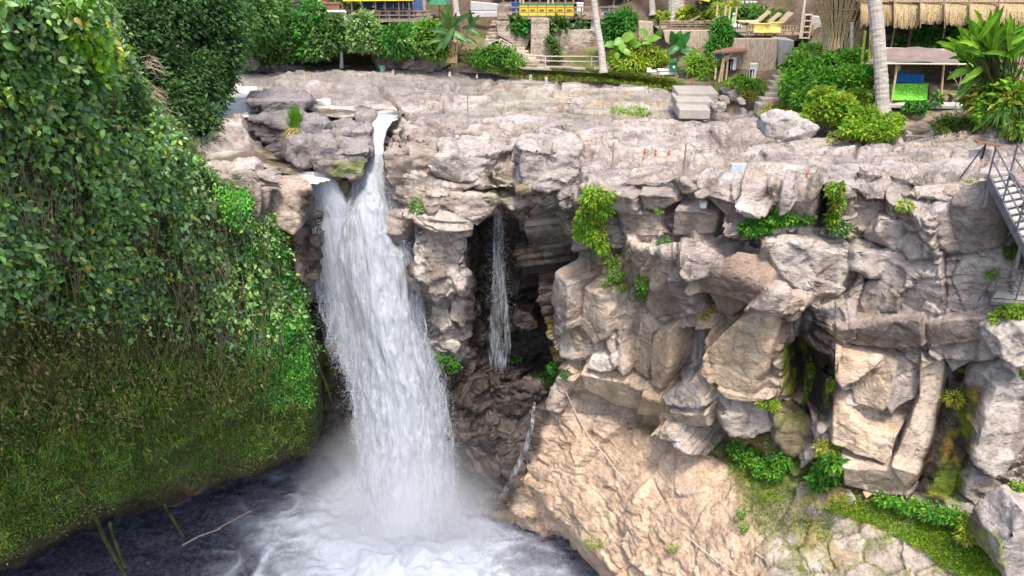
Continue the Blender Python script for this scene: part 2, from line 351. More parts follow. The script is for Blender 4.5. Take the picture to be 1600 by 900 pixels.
def loft(keys, us, rows, v0=None, smooth=3, usm=7):
    ku = np.array(sorted(keys)); K = len(keys[ku[0]])
    kv = np.array([[p[0] for p in keys[u]] for u in ku], float)
    ky = np.array([[p[2] if p[1] == 'y' else (CZ-p[2])/float(rr(p[0])) for p in keys[u]] for u in ku], float)
    vv = np.stack([np.interp(us, ku, kv[:, k]) for k in range(K)], 1); yy = np.stack([np.interp(us, ku, ky[:, k]) for k in range(K)], 1)
    ker = np.hanning(usm+2)[1:-1]; ker /= ker.sum()
    def sm(a, k): return np.apply_along_axis(lambda c: np.convolve(np.pad(c, len(k)//2, 'edge'), k, 'valid'), 0, a)
    vv, yy = sm(vv, ker), sm(yy, ker)
    out = []; 
    for k in range(K-1):
        Y0, Y1 = yy[:, k], yy[:, k+1]; z0 = CZ-Y0*rr(vv[:, k]); z1 = CZ-Y1*rr(vv[:, k+1])
        m = rows[k]
        # rows evenly spaced in the picture, lying on the straight segment between the two keys
        for j in range(m+(k == K-2)):
            v = vv[:, k]+(vv[:, k+1]-vv[:, k])*j/m; r = rr(v)
            den = (z1-z0)+(Y1-Y0)*r; t = np.where(np.abs(den) > 1e-4, (CZ-Y0*r-z0)/np.where(np.abs(den) > 1e-4, den, 1), j/m); t = np.clip(t, 0, 1)
            Y = Y0+(Y1-Y0)*t; z = z0+(z1-z0)*t
            # depth along the axis for this point
            out.append(np.stack([(us-800)/F*(Y*CT+(CZ-z)*ST), Y, z], -1))
    p = np.array(out)
    ks = np.hanning(2*smooth+3)[1:-1]; ks /= ks.sum()
    q = np.pad(p, ((smooth, smooth), (0, 0), (0, 0)), 'edge')
    p = sum(ks[i]*q[i:i+len(p)] for i in range(2*smooth+1))
    return p
def to_px(p):
    d = p-np.array([0, 0, CZ]); ax = d[..., 1]*CT-d[..., 2]*ST; up = d[..., 1]*ST+d[..., 2]*CT
    return 800+F*d[..., 0]/ax, 450-F*up/ax
for u in KEYS: KEYS[u] = [(70, Zk, 20.4)]+KEYS[u]

# colours of the rock (albedo), and the marks that lie on it
GREY = np.array([.345, .30, .27]); PALE = np.array([.49, .43, .385]); BEIGE = np.array([.54, .415, .29]); DARK = np.array([.13, .105, .10]); BROWN = np.array([.12, .075, .03])
MOSS = np.array([.16, .22, .015]); OCHRE = np.array([.30, .20, .03]); WHITE = np.array([.70, .67, .63]); SLAB = np.array([.58, .43, .305])
WETZ = [ # dark wet streaks (outline, strength)
 ([(1262, 478), (1287, 485), (1306, 555), (1310, 600), (1295, 655), (1255, 648), (1216, 628), (1220, 560), (1236, 515)], 1), ([(1226, 478), (1244, 480), (1236, 530), (1214, 550), (1212, 520)], .7),
 ([(1478, 598), (1512, 606), (1496, 690), (1462, 792), (1420, 775), (1452, 700)], 1), ([(1505, 600), (1540, 610), (1520, 700), (1470, 792)], .6),
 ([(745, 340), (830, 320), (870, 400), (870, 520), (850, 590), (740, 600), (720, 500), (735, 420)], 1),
 ([(690, 560), (790, 590), (880, 600), (860, 680), (800, 790), (770, 790), (700, 700)], .9),
 ([(600, 290), (640, 380), (650, 470), (700, 600), (760, 780), (720, 800), (600, 700)], 1),
 ([(470, 300), (500, 300), (560, 600), (560, 720), (470, 720), (480, 500)], .9),
 ([(1120, 690), (1220, 700), (1330, 760), (1300, 830), (1220, 840), (1150, 760)], .55),
 ([(1285, 290), (1300, 290), (1300, 350), (1275, 345)], .9),
 ([(385, 185), (420, 185), (440, 215), (450, 240), (390, 225)], .6),
]
MOSSZ = [
 ([(1250, 560), (1268, 555), (1262, 620), (1248, 650)], 1), ([(1222, 560), (1234, 540), (1228, 620), (1214, 630)], .8), ([(1290, 600), (1302, 590), (1290, 640), (1278, 640)], .8),
 ([(1500, 612), (1534, 616), (1516, 700), (1500, 790), (1442, 788), (1478, 700)], 1.0), ([(1210, 640), (1260, 640), (1250, 700), (1205, 690)], .55),
 ([(840, 500), (870, 500), (878, 560), (850, 560)], .5), ([(480, 555), (530, 545), (525, 590), (500, 640), (485, 620)], .8),
 ([(1310, 430), (1335, 430), (1345, 455), (1310, 470)], .6), ([(520, 250), (590, 250), (580, 280), (520, 285)], .7), ([(760, 290), (830, 285), (830, 305), (770, 308)], .5),
 ([(1325, 365), (1350, 365), (1350, 385), (1325, 380)], .6), ([(1180, 360), (1200, 365), (1200, 395), (1185, 385)], .5),
 ([(740, 120), (1040, 150), (1050, 180), (900, 190), (740, 165)], .22), ([(1180, 690), (1240, 790), (1330, 830), (1270, 870), (1190, 850), (1130, 740)], .45),
 ([(1120, 680), (1200, 700), (1320, 745), (1420, 780), (1560, 830), (1570, 900), (1480, 900), (1300, 800), (1180, 780)], .8),
 ([(1190, 850), (1230, 900), (1400, 900), (1330, 850), (1260, 820)], .45),
]
STREAK = [([(1085, 440), (1105, 440), (1092, 500), (1070, 500)], .7), ([(1190, 480), (1200, 480), (1150, 560), (1140, 560)], .4), ([(1075, 530), (1090, 530), (1080, 590), (1070, 590)], .7),
 ([(1262, 470), (1285, 470), (1285, 500), (1265, 530)], .9), ([(1285, 480), (1300, 480), (1300, 560), (1290, 540)], .7), ([(945, 555), (990, 555), (985, 570), (950, 570)], .8), ([(1240, 510), (1262, 510), (1245, 560), (1238, 560)], .5)]
FACES = [ # planes of the cliff: outline, colour, how far it stands out, yaw, pitch
 ([(1030, 450), (1060, 417), (1113, 413), (1110, 453), (1107, 483), (1060, 497), (1040, 477)], (.24, .21, .19), .55, .2, -.8),
 ([(1113, 413), (1200, 407), (1213, 430), (1193, 460), (1147, 497), (1127, 483), (1123, 443)], (.27, .21, .17), .40, -.5, -.6),
 ([(1147, 500), (1193, 477), (1227, 480), (1210, 543), (1197, 587), (1193, 613), (1153, 603), (1113, 560), (1120, 527)], (.54, .43, .315), .5, -.7, .3),
 ([(1063, 517), (1110, 513), (1103, 560), (1090, 583), (1050, 600), (1060, 560)], (.22, .20, .195), -.5, .9, .4),
 ([(1033, 510), (1060, 503), (1065, 550), (1050, 600), (1027, 587), (1023, 550)], (.55, .43, .31), .6, .4, 0),
 ([(987, 480), (1030, 510), (1023, 583), (993, 573), (983, 533)], (.42, .345, .27), .2, .8, .2),
 ([(920, 563), (960, 570), (1023, 587), (1010, 633), (970, 623), (923, 593)], (.50, .40, .30), .75, .1, -.9),
 ([(1023, 590), (1067, 620), (1060, 650), (1007, 633)], (.52, .40, .275), .7, -.4, -.7),
 ([(1050, 603), (1097, 580), (1127, 613), (1067, 618)], (.38, .345, .325), .9, .1, 1.6),
 ([(1067, 620), (1127, 617), (1127, 647), (1087, 650)], (.50, .43, .36), 1.0, .2, -.8),
 ([(933, 547), (973, 543), (973, 563), (927, 563)], (.66, .60, .55), .7, 0, 1.5),
 ([(910, 447), (963, 460), (960, 517), (937, 533), (910, 510)], (.42, .36, .30), .35, .7, .2),
 ([(872, 420), (905, 440), (908, 505), (880, 520), (866, 470)], (.36, .33, .315), .5, 1.2, .1),
 ([(1306, 500), (1445, 488), (1449, 534), (1386, 542), (1339, 538), (1301, 521)], (.28, .24, .215), .6, .1, -.9),
 ([(1449, 500), (1546, 475), (1546, 509), (1496, 538), (1449, 542)], (.31, .265, .235), .55, .4, -.7),
 ([(1297, 526), (1339, 542), (1382, 551), (1377, 568), (1318, 587), (1293, 564)], (.58, .455, .35), 1.0, -.3, .5),
 ([(1327, 589), (1382, 551), (1407, 559), (1399, 602), (1382, 631), (1339, 623)], (.54, .445, .345), .4, .5, .5),
 ([(1407, 559), (1453, 551), (1441, 597), (1432, 618), (1390, 635), (1386, 610)], (.35, .31, .285), .2, -.9, .3),
 ([(1441, 555), (1479, 564), (1470, 623), (1453, 711), (1420, 741), (1403, 690), (1436, 614)], (.50, .42, .345), .5, -.9, .2),
 ([(1301, 597), (1352, 648), (1411, 656), (1386, 699), (1327, 682), (1301, 673)], (.58, .465, .345), .9, .2, .5),
 ([(1318, 690), (1386, 699), (1403, 690), (1453, 716), (1424, 762), (1369, 754), (1322, 732)], (.50, .41, .33), 1.1, -.1, -1.2),
 ([(1449, 542), (1525, 521), (1525, 559), (1491, 580), (1470, 555)], (.34, .31, .29), .3, .5, .2),
 ([(916, 279), (1003, 301), (993, 329), (947, 325)], (.35, .31, .28), .35, .4, -.6), ([(1003, 294), (1062, 304), (1065, 316), (1037, 332), (1006, 322)], (.28, .25, .23), .45, -.3, -.8),
 ([(947, 332), (1037, 332), (1034, 372), (993, 369), (953, 357)], (.37, .32, .28), .0, .3, .2), ([(1062, 322), (1127, 325), (1124, 360), (1087, 377), (1055, 369)], (.29, .25, .225), .5, -.3, -.5),
 ([(1111, 298), (1192, 304), (1199, 322), (1149, 338), (1118, 319)], (.34, .29, .25), .3, .2, -.9), ([(1192, 304), (1283, 288), (1279, 332), (1264, 335), (1199, 322)], (.47, .41, .365), .5, .4, -.4),
 ([(1490, 307), (1561, 304), (1586, 369), (1483, 400), (1486, 344)], (.34, .295, .265), .4, .3, -.3),
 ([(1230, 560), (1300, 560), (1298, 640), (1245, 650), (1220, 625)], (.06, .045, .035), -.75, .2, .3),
 ([(1478, 598), (1534, 612), (1512, 700), (1480, 792), (1425, 775), (1455, 700)], (.11, .085, .055), .05, .1, .3),
]
def slabm(u, v): return pmask(u, v, [(880, 640), (1000, 650), (1110, 690), (1180, 760), (1220, 900), (1230, 1000), (850, 1000), (760, 800)], 18)
def rock_colors(p, nrm, u=None, v=None, tint=None, cell=None):
    if u is None: u, v = to_px(p)
    w1 = fbm(p*.9, 3, 5); w2 = fbm(p*.9+40, 3, 6); uu = u+w1*13; vw = v+w2*13
    t = sstep(-.35, .4, fbm(p*.45, 3, 9)); c = mixc(np.broadcast_to(GREY, p.shape).copy(), PALE, t*.7)
    up = nrm[..., 2]
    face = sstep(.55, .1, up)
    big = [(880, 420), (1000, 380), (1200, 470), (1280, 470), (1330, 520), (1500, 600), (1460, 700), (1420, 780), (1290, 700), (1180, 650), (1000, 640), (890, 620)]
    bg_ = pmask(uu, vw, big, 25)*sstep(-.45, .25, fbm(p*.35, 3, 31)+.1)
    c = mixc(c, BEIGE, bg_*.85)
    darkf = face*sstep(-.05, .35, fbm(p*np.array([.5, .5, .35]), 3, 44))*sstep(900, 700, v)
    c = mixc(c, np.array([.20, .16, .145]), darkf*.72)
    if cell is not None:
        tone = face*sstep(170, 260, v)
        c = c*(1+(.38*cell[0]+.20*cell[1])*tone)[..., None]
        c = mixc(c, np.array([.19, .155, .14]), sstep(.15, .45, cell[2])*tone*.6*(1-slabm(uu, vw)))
    if tint is not None: c = mixc(c, np.array(tint), .82+.15*fbm(p*.8, 3, 4))
    run = sstep(.10, .38, fbm(p*np.array([1.3, 1.3, .10]), 4, 65))*face*sstep(250, 300, v)*(1-slabm(uu, vw))
    c = mixc(c, np.array([.17, .13, .105]), run*.6)
    c = mixc(c, np.array([.58, .53, .48]), sstep(.25, .45, fbm(p*np.array([2.2, 2.2, .14])+31, 3, 67))*face*.45*sstep(280, 330, v))
    slab = pmask(uu, vw, [(880, 640), (1000, 650), (1110, 690), (1180, 760), (1220, 900), (1230, 1000), (850, 1000), (760, 800)], 18)
    c = mixc(c, SLAB*(1+.12*fbm(p*1.3, 4, 77))[..., None], slab*.9)
    pav = pmask(uu, vw, [(1200, 820), (1330, 800), (1520, 880), (1600, 1000), (1200, 1000)], 15)
    c = mixc(c, np.array([.40, .345, .295])*(1+.35*fbm(p*1.1, 4, 88))[..., None], pav*.85)
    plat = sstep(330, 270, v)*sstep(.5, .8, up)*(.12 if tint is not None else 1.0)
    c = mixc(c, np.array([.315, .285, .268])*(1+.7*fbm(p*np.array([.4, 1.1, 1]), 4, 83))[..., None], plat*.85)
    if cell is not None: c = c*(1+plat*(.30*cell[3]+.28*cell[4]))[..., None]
    if cell is not None and len(cell) > 5: c = mixc(c, np.array([.13, .11, .09]), plat*np.clip((1-sstep(0, .045, cell[5]))*.75+(1-sstep(0, .05, cell[6]))*.4, 0, 1)*sstep(-.3, .2, w1))  # plateau cracks: dirt and crevice shade both put into the colour
    far = sstep(175, 115, v)*pmask(u, v, [(250, 0), (800, 0), (800, 170), (250, 170)], 30)*sstep(-.5, .1, fbm(p*.5, 3, 85))
    c = mixc(c, np.array([.23, .21, .19]), far*.85)
    if cell is not None and v.max() > 500:
        pf1, pf2, _v, ph = worley(p*1.2+.35*np.stack([w1, w2, w1], -1), 77); rock_colors.pave = (pav, pf2-pf1)
        c = mixc(c, np.array([.13, .17, .02]), pav*(1-sstep(.02, .10, pf2-pf1))*.7*sstep(-.5, .1, w2)); c = c*(1+.22*(ph-.5)*pav)[..., None]
    wet = np.zeros(u.shape)
    if v.max() > 100 and cell is not None:
        for poly, tone_, *_r in FACES:
            m = pmask(u+w2*5, v+w1*5, poly, 3)*.88; c = mixc(c, (np.array(tone_)*1.12-.05)*(1+.25*w1+.10*fbm(p*np.array([1.6, 1.6, .5]), 4, 61))[..., None], m)
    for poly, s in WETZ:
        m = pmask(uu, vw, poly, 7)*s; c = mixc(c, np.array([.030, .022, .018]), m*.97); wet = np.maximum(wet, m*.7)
    oc = pmask(uu, vw, [(835, 500), (872, 500), (882, 560), (862, 590), (845, 560)], 6)+pmask(uu, vw, [(1440, 740), (1530, 600), (1540, 740), (1480, 795)], 8)*sstep(0, .3, w1)*.6
    c = mixc(c, OCHRE*.7, np.clip(oc, 0, 1)*.7)
    for poly, s in STREAK: c = mixc(c, WHITE, pmask(uu, vw, poly, 6)*s*sstep(-.3, .3, fbm(p*np.array([3, 3, .6]), 3, 71)))
    for poly, s in MOSSZ:
        m = pmask(uu, vw, poly, 8)*s*sstep(-.35, .15, fbm(p*2.3, 3, 21)); c = mixc(c, mixc(np.broadcast_to(MOSS, c.shape), OCHRE, sstep(0, .5, w2)), m)
    # silt in the hollows of the plateau, rust lichen
    c = mixc(c, np.array([.42, .30, .17]), plat*sstep(.22, .5, fbm(p*np.array([.4, .9, 1]), 4, 81))*.45)
    return c, wet
def rock_disp(p, nrm, amp=1.0, seed=0):
    up = np.clip(nrm[..., 2], 0, 1); flat = sstep(.45, .85, up)[..., None]
    wp = p+.28*np.stack([fbm(p*.5, 2, seed+1), fbm(p*.5+9, 2, seed+2), fbm(p*.5+5, 2, seed+3)], -1)
    h1, c1 = facets(wp*np.array([.30, .30, .26]), seed+10, 1.1)
    h2, c2 = facets(wp*np.array([.80, .80, .70]), seed+20, .8)
    h3, c3 = facets(wp*np.array([2.2, 2.2, 2.6]), seed+30, .7)
    crack = -.12*(1-sstep(0, .03, c1))-.07*(1-sstep(0, .05, c2))
    rough = sstep(-.1, .3, fbm(p*.3, 2, seed+33))
    strata = fbm(p*np.array([.35, .35, 3.2]), 4, seed+40)
    face = (1.0*h1+.36*h2+(.09+.09*rough)*h3+crack+.07*strata)
    # plateau: broad worn shelves with thin ledges running across
    q = fbm(p*np.array([.10, .26, .2])+seed, 4, seed+50, .5)*6.0+fbm(p*np.array([.5, 1.2, .3]), 3, seed+55)*1.2
    ter = (np.floor(q)+sstep(.90, 1.0, q-np.floor(q)))*.30
    far = 1-.25*sstep(33, 45, p[..., 1])
    g1, k1 = facets(wp*np.array([.22, .62, .5])+3, seed+80, .55); g2, k2 = facets(wp*np.array([.6, 1.5, 1.2])+8, seed+85, .6)
    fa2 = 1-.5*sstep(30, 42, p[..., 1])
    ft = fa2*(ter*.75+.26*g1+.10*g2-.16*(1-sstep(0, .06, k1))-.06*(1-sstep(0, .07, k2)))+.03*fbm(p*np.array([1.5, 2.5, 2]), 3, seed+60); rock_disp.flat = (g1, g2)
    f = flat[..., 0]
    rock_disp.cell = (h1, h2, fbm(p*np.array([.45, .45, .3]), 4, seed+70)+.35*h2, g1, g2, k1, k2)
    return amp*(face*(1-f)+ft*f)
us = np.concatenate([np.arange(-400, 270, 9.0), np.arange(270, 1640, 2.0), np.arange(1640, 2001, 9.0)])
rows = [30, 90, 55, 60, 130, 22, 110, 28, 10]
# channels the water has cut
CHAN = [[(560, 166), (648, 172), (632, 195), (610, 215), (600, 262), (565, 262), (578, 220), (588, 190)],
        [(300, 225), (380, 222), (470, 262), (520, 285), (480, 300), (430, 268), (300, 262)],
        [(280, 126), (350, 128), (425, 134), (415, 150), (385, 165), (380, 185), (300, 190)], [(478, 152), (545, 154), (560, 168), (520, 172)]]
p = loft(KEYS, us, rows)
n0 = grid_normals(p); n0 = np.where(n0[..., 1:2] > .6, n0, n0)
flip = (n0[..., 1] > 0) & (n0[..., 2] < 0); n0 = np.where(flip[..., None], -n0, n0)
u_, v_ = to_px(p)
d = rock_disp(p, n0)
wa, wb = 9*fbm(p*.9, 3, 95), 5*fbm(p*.9+50, 3, 96)
d = d-.65*pmask(u_+wa, v_+wb, [(385, 148), (500, 142), (556, 178), (590, 196), (585, 268), (520, 276), (440, 264), (400, 235), (380, 200)], 8)-.5*pmask(u_+wa, v_+wb, [(604, 225), (700, 216), (905, 218), (905, 300), (640, 318)], 8)
uw, vw_ = 5*fbm(p*.9, 3, 6), 5*fbm(p*.9, 3, 5)
for poly, tone_, dd_, yaw, pit in FACES:
    fu, fv = np.mean([q[0] for q in poly]), np.mean([q[1] for q in poly]); m = pmask(u_+uw, v_+vw_, poly, 3)
    d = d*(1-.86*m)+m*(dd_+yaw*(u_-fu)/100+pit*(v_-fv)/100)
amp = 1-.6*pmask(u_, v_, [(880, 640), (1110, 690), (1250, 780), (1600, 830), (1700, 1200), (900, 1200), (850, 800)], 30)   # the worn slab below
calm = pmask(u_, v_, [(1180, 640), (1310, 600), (1420, 780), (1300, 780)], 30)
d = d*amp
for c in CHAN: d = d-(.6*pmask(u_+wa, v_+wb, c, 5))
# the deep crack with the plants, and lesser joints
JOINTS = [([(1575, 320), (1600, 400)], 1.0, 20), ([(1291, 300), (1292, 320), (1285, 350)], 1.1, 8), ([(1325, 385), (1330, 430), (1315, 460), (1280, 470)], .5, 6), ([(1190, 372), (1215, 420), (1238, 450)], .3, 4),
          ([(1180, 368), (1260, 340), (1290, 345)], .4, 7), ([(1382, 318), (1375, 350), (1345, 372)], .3, 5), ([(1500, 395), (1420, 410), (1400, 390)], .3, 4),
          ([(905, 620), (1000, 655), (1100, 690), (1180, 720)], .6, 12), ([(1275, 500), (1255, 560), (1245, 680)], 1.0, 24), ([(1600, 540), (1560, 580), (1545, 640)], .3, 8),
          ([(945, 340), (975, 420), (960, 470)], .45, 9), ([(1040, 390), (1000, 460), (990, 520)], .3, 7), ([(1210, 640), (1160, 680), (1240, 720)], .5, 16)]
JW = fbm(p*.8, 3, 91)*8
rj = np.random.default_rng(5)
for k in range(46):                                   # long low ledges running across the plateau
    v0 = 125+rj.random()**1.2*150; u0 = rj.uniform(380, 1560); L_ = rj.uniform(40, 170)*(.5+v0/300); s_ = rj.uniform(-.12, .16)
    if k % 5 == 0: s_ = rj.uniform(-.9, .9); L_ *= .35
    pts_ = [(u0+L_*t, v0+s_*L_*t+rj.uniform(-4, 4)) for t in np.linspace(0, 1, 6)]; JOINTS.append((pts_, rj.uniform(.22, .5), rj.uniform(1.6, 3.6)))
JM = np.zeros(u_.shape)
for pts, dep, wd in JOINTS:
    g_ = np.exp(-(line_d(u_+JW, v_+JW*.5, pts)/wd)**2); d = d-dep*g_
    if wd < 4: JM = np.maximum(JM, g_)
pm_ = pmask(u_, v_, [(1200, 820), (1330, 800), (1520, 880), (1600, 1000), (1200, 1000)], 12); sel_ = pm_ > .01
f1_, f2_, _v, h_ = worley(p[sel_]*1.2+.35*np.stack([fbm(p[sel_]*.9, 3, 5), fbm(p[sel_]*.9+40, 3, 6), fbm(p[sel_]*.9, 3, 5)], -1), 77)
d[sel_] = d[sel_]+pm_[sel_]*(-.10*(1-sstep(.0, .10, f2_-f1_))+.12*(h_-.5))
sl_ = pmask(u_, v_, [(880, 640), (1000, 650), (1110, 690), (1180, 760), (1220, 900), (1230, 1000), (850, 1000), (760, 800)], 14)*sstep(-.3, .2, fbm(p*.6, 3, 97)); s2_ = sl_ > .01
fh_, fc_ = facets(p[s2_]*np.array([2.6, 2.6, 3.4]), 98, .9); fg_, fk_ = facets(p[s2_]*np.array([1.0, 1.0, 1.6]), 99, .7)
d[s2_] = d[s2_]+sl_[s2_]*(.055*fh_+.10*fg_)
p2 = p+n0*d[..., None]
n1 = grid_normals(p2)
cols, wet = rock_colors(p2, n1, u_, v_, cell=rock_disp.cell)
cols = mixc(cols, np.array([.12, .10, .085]), JM*.6)  # thin joints darkened in the colour: dirt plus painted crack shade
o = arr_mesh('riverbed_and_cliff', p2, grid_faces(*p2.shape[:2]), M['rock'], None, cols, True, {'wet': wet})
props(o, 'grey and beige volcanic rock of the riverbed and of the cliff below it', kind='structure')
GRID_U, GRID_V, GRID_P = u_, v_, p2

# ------------------------------------------------------------------ blocks and boulders
ROCKTREE = None
def block(front, Y, top=(), ky=0.0, kv=0.0, zt=None, name='boulder', label=None, cat='boulder', back=1.5, seed=1, amp=.28, res=.11, struct=False, tint=None, round_=1, group=None):
    "front outline (u,v) on a plane at distance Y (+ky per 100 px right, +kv per 100 px down); top outline on the level of the front's top edge"
    fu = np.mean([q[0] for q in front]); fv = np.mean([q[1] for q in front])
    pts = [P(u, v, Y+ky*(u-fu)/100+kv*(v-fv)/100) for u, v in front]
    zs = [q[2] for q in pts]; zt = max(zs)-.05 if zt is None else zt; zb = min(zs)
    for (u, v) in top:
        q = PZ(u, v, zt-.05); pts.append(q); pts.append(np.array([q[0]*.97, q[1], zb+.3*(zt-zb)]))
    if not top:
        pts += [np.array([q[0]*.96+.04*pts[0][0], q[1]+back, q[2]+.05]) for q in pts[:]]
    bm = bmesh.new(); vs = [bm.verts.new(tuple(q)) for q in pts]
    r = bmesh.ops.convex_hull(bm, input=vs); bmesh.ops.delete(bm, geom=[g for g in r['geom_interior'] if isinstance(g, bmesh.types.BMVert)], context='VERTS')
    bmesh.ops.delete(bm, geom=[v for v in bm.verts if not v.link_faces], context='VERTS')
    bmesh.ops.triangulate(bm, faces=bm.faces)
    for it in range(9):
        es = [e for e in bm.edges if e.calc_length() > res*1.6]
        if not es or len(bm.verts) > 14000: break
        bmesh.ops.subdivide_edges(bm, edges=es, cuts=1, use_grid_fill=True); bmesh.ops.triangulate(bm, faces=[f for f in bm.faces if len(f.verts) > 3])
    for _ in range(round_): bmesh.ops.smooth_vert(bm, verts=bm.verts, factor=.5, use_axis_x=True, use_axis_y=True, use_axis_z=True)
    bmesh.ops.recalc_face_normals(bm, faces=bm.faces); bm.normal_update()
    co = np.array([v.co for v in bm.verts]); nn = np.array([v.normal for v in bm.verts])
    fs = np.array([[v.index for v in f.verts] for f in bm.faces]) if bm.verts.index_update() is None else None
    bm.free()
    off = seed*3.7
    wp = co+.13*np.stack([fbm(co*1.1+off, 3, 1), fbm(co*1.1+off+9, 3, 2), fbm(co*1.1+off+5, 3, 3)], -1)
    h1, c1 = facets(wp*.8+off, seed, .9); h2, c2 = facets(wp*np.array([1.9, 1.9, 3])+off, seed+5, .7)
    dd = amp*(.8*h1+.36*h2+.16*fbm(co*np.array([.6, .6, 4])+off, 4, seed+7)-.2*(1-sstep(0, .04, c1))+.25*fbm(co*3, 4, 9))
    co2 = co+nn*dd[:, None]
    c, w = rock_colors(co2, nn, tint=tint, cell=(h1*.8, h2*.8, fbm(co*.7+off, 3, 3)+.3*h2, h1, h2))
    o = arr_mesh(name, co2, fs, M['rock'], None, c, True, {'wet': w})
    base = co2[co2[:, 2].argmin()]; solo(o, (co2[:, 0].mean(), co2[:, 1].mean(), base[2]))
    # material noise runs on object coordinates: fine, each block gets its own grain
    if struct: props(o, label or 'jointed block of the cliff', kind='structure')
    else: props(o, label, cat, group)
    return o
# how far the rock surface is at a place of the photograph, so that things can be stood on it
ZB = np.full((1100//4, 2700//4), 1e9)
_iu = ((GRID_U+500)//4).astype(int); _iv = ((GRID_V)//4).astype(int); _ok = (_iu >= 0) & (_iu < ZB.shape[1]) & (_iv >= 0) & (_iv < ZB.shape[0])
np.minimum.at(ZB, (_iv[_ok], _iu[_ok]), GRID_P[..., 1][_ok])
def sY(u, v):
    i, j = int((u+500)//4), int(v//4); w = ZB[max(0, j-1):j+2, max(0, i-1):i+2]; w = w[w < 1e8]
    return float(np.median(w)) if len(w) else float((CZ-20)/rr(v))
def S(u, v, up=0.0):
    q = P(u, v, sY(u, v)); q = np.array(q, float); q[2] += up; return q
RB = []
def rb(front, top, label, dy=-.4, **k):
    fu = np.mean([q[0] for q in front]); fv = np.mean([q[1] for q in front]); RB.append(front)
    Y = k.pop('Y', None) or sY(fu, fv)+dy
    return block(front, Y, top, label=label, seed=len(RB)*3+1, **k)
# loose boulders round the head of the falls
rb([(302, 285), (312, 308), (350, 318), (398, 296), (404, 272), (400, 262)], [(290, 262), (340, 256), (400, 254)], 'flat pale rock slab beside the creepers left of the falls', Y=28.6, tint=(.50, .44, .40))
rb([(398, 304), (404, 330), (430, 352), (458, 368), (480, 330), (487, 292)], [(398, 272), (440, 268), (478, 280)], 'square jointed rock ledge just left of the left stream of the falls', Y=29.3, tint=(.50, .41, .33), amp=.12)
rb([(455, 365), (462, 420), (480, 455), (496, 440), (492, 372)], [(455, 360), (492, 360)], 'narrow dark rock below the square ledge left of the falls', Y=30.2, tint=(.2, .16, .14))
rb([(385, 158), (392, 168), (410, 176), (440, 178), (480, 170), (485, 157)], [(392, 143), (440, 138), (484, 148)], 'long dark boulder furthest upstream beside the white rapids', tint=(.16, .15, .165), Y=36.0, amp=.22)
rb([(384, 188), (388, 205), (410, 218), (440, 226), (478, 220), (512, 212), (512, 196)], [(392, 178), (440, 172), (508, 178)], 'overhanging grey boulder with the grass tuft on top', Y=33.0, tint=(.17, .16, .175), amp=.22)
rb([(412, 232), (414, 240), (446, 244), (470, 232), (468, 222)], [(415, 224), (450, 216), (470, 218)], 'low dark grey rock beneath the overhanging boulder', Y=31.9, tint=(.11, .105, .115))
rb([(445, 236), (444, 252), (480, 262), (518, 252), (522, 226), (500, 215)], [(450, 216), (475, 205), (515, 206)], 'grey boulder sloping down to the left stream', Y=31.3, tint=(.21, .195, .20), amp=.2)
rb([(478, 240), (490, 258), (520, 276), (556, 280), (572, 262), (578, 236)], [(488, 222), (530, 208), (574, 214)], 'big grey boulder between the two streams with moss under its lip', Y=31.2, tint=(.24, .215, .21), amp=.2)
rb([(512, 206), (516, 216), (545, 224), (578, 222), (582, 204)], [(512, 192), (545, 184), (578, 190)], 'grey boulder behind the big one between the two streams', Y=33.3, tint=(.24, .22, .225), amp=.2)
rb([(556, 182), (560, 196), (574, 204), (588, 190), (586, 176)], [(560, 168), (584, 168)], 'small dark boulder at the mouth of the channel', Y=36.0, tint=(.26, .23, .22), amp=.14)
rb([(517, 278), (520, 300), (532, 312), (546, 300), (550, 280)], [(517, 270), (550, 270)], 'dark mossy rock splitting the two streams of the falls', Y=31.7, tint=(.13, .13, .06), amp=.2)
rb([(598, 238), (603, 276), (620, 306), (655, 322), (672, 296), (684, 240)], [(604, 222), (645, 214), (684, 224)], 'brown-sided boulder on the right edge of the main stream', Y=31.0, tint=(.30, .25, .21), amp=.25)
rb([(686, 240), (680, 272), (715, 286), (748, 292), (762, 262), (766, 240)], [(686, 218), (730, 208), (790, 214), (800, 232)], 'broad grey boulder left of the dark little cave', Y=30.6, tint=(.42, .375, .35), amp=.25)
rb([(812, 232), (808, 270), (822, 296), (870, 300), (905, 280), (905, 240)], [(815, 212), (870, 204), (910, 218)], 'broad pale boulder right of the dark little cave', Y=29.6, tint=(.42, .375, .35), amp=.25)
rb([(667, 303), (668, 326), (700, 342), (746, 356), (768, 338), (778, 314), (770, 306)], [(672, 286), (720, 286), (778, 300)], 'long layered slab beneath the little cave beside the thin fall', Y=30.0, tint=(.45, .385, .34), amp=.22)
rb([(780, 312), (800, 330), (845, 326), (868, 312), (862, 304)], [(780, 296), (840, 290), (870, 298)], 'pale stepped rock right of the thin fall', Y=30.2, tint=(.47, .41, .35), amp=.2)
rb([(648, 354), (646, 400), (654, 440), (680, 474), (712, 462), (724, 405), (728, 366)], [(652, 342), (700, 345), (730, 356)], 'tall knobbly grey rock column right of the falls', Y=30.3, tint=(.48, .43, .395), amp=.42)
rb([(704, 472), (702, 500), (722, 514), (742, 500), (738, 474), (722, 466)], (), 'rounded grey boulder lodged below the knobbly column', Y=30.9, tint=(.44, .385, .37), amp=.15)
rb([(676, 482), (674, 512), (690, 522), (706, 512), (700, 484)], (), 'small pale stone left of the lodged boulder', Y=31.0, tint=(.38, .35, .31), amp=.15)
rb([(720, 438), (722, 462), (748, 458), (744, 434), (730, 430)], (), 'blue-grey wet stone in the dark recess', Y=32.2, tint=(.38, .38, .40), amp=.12)
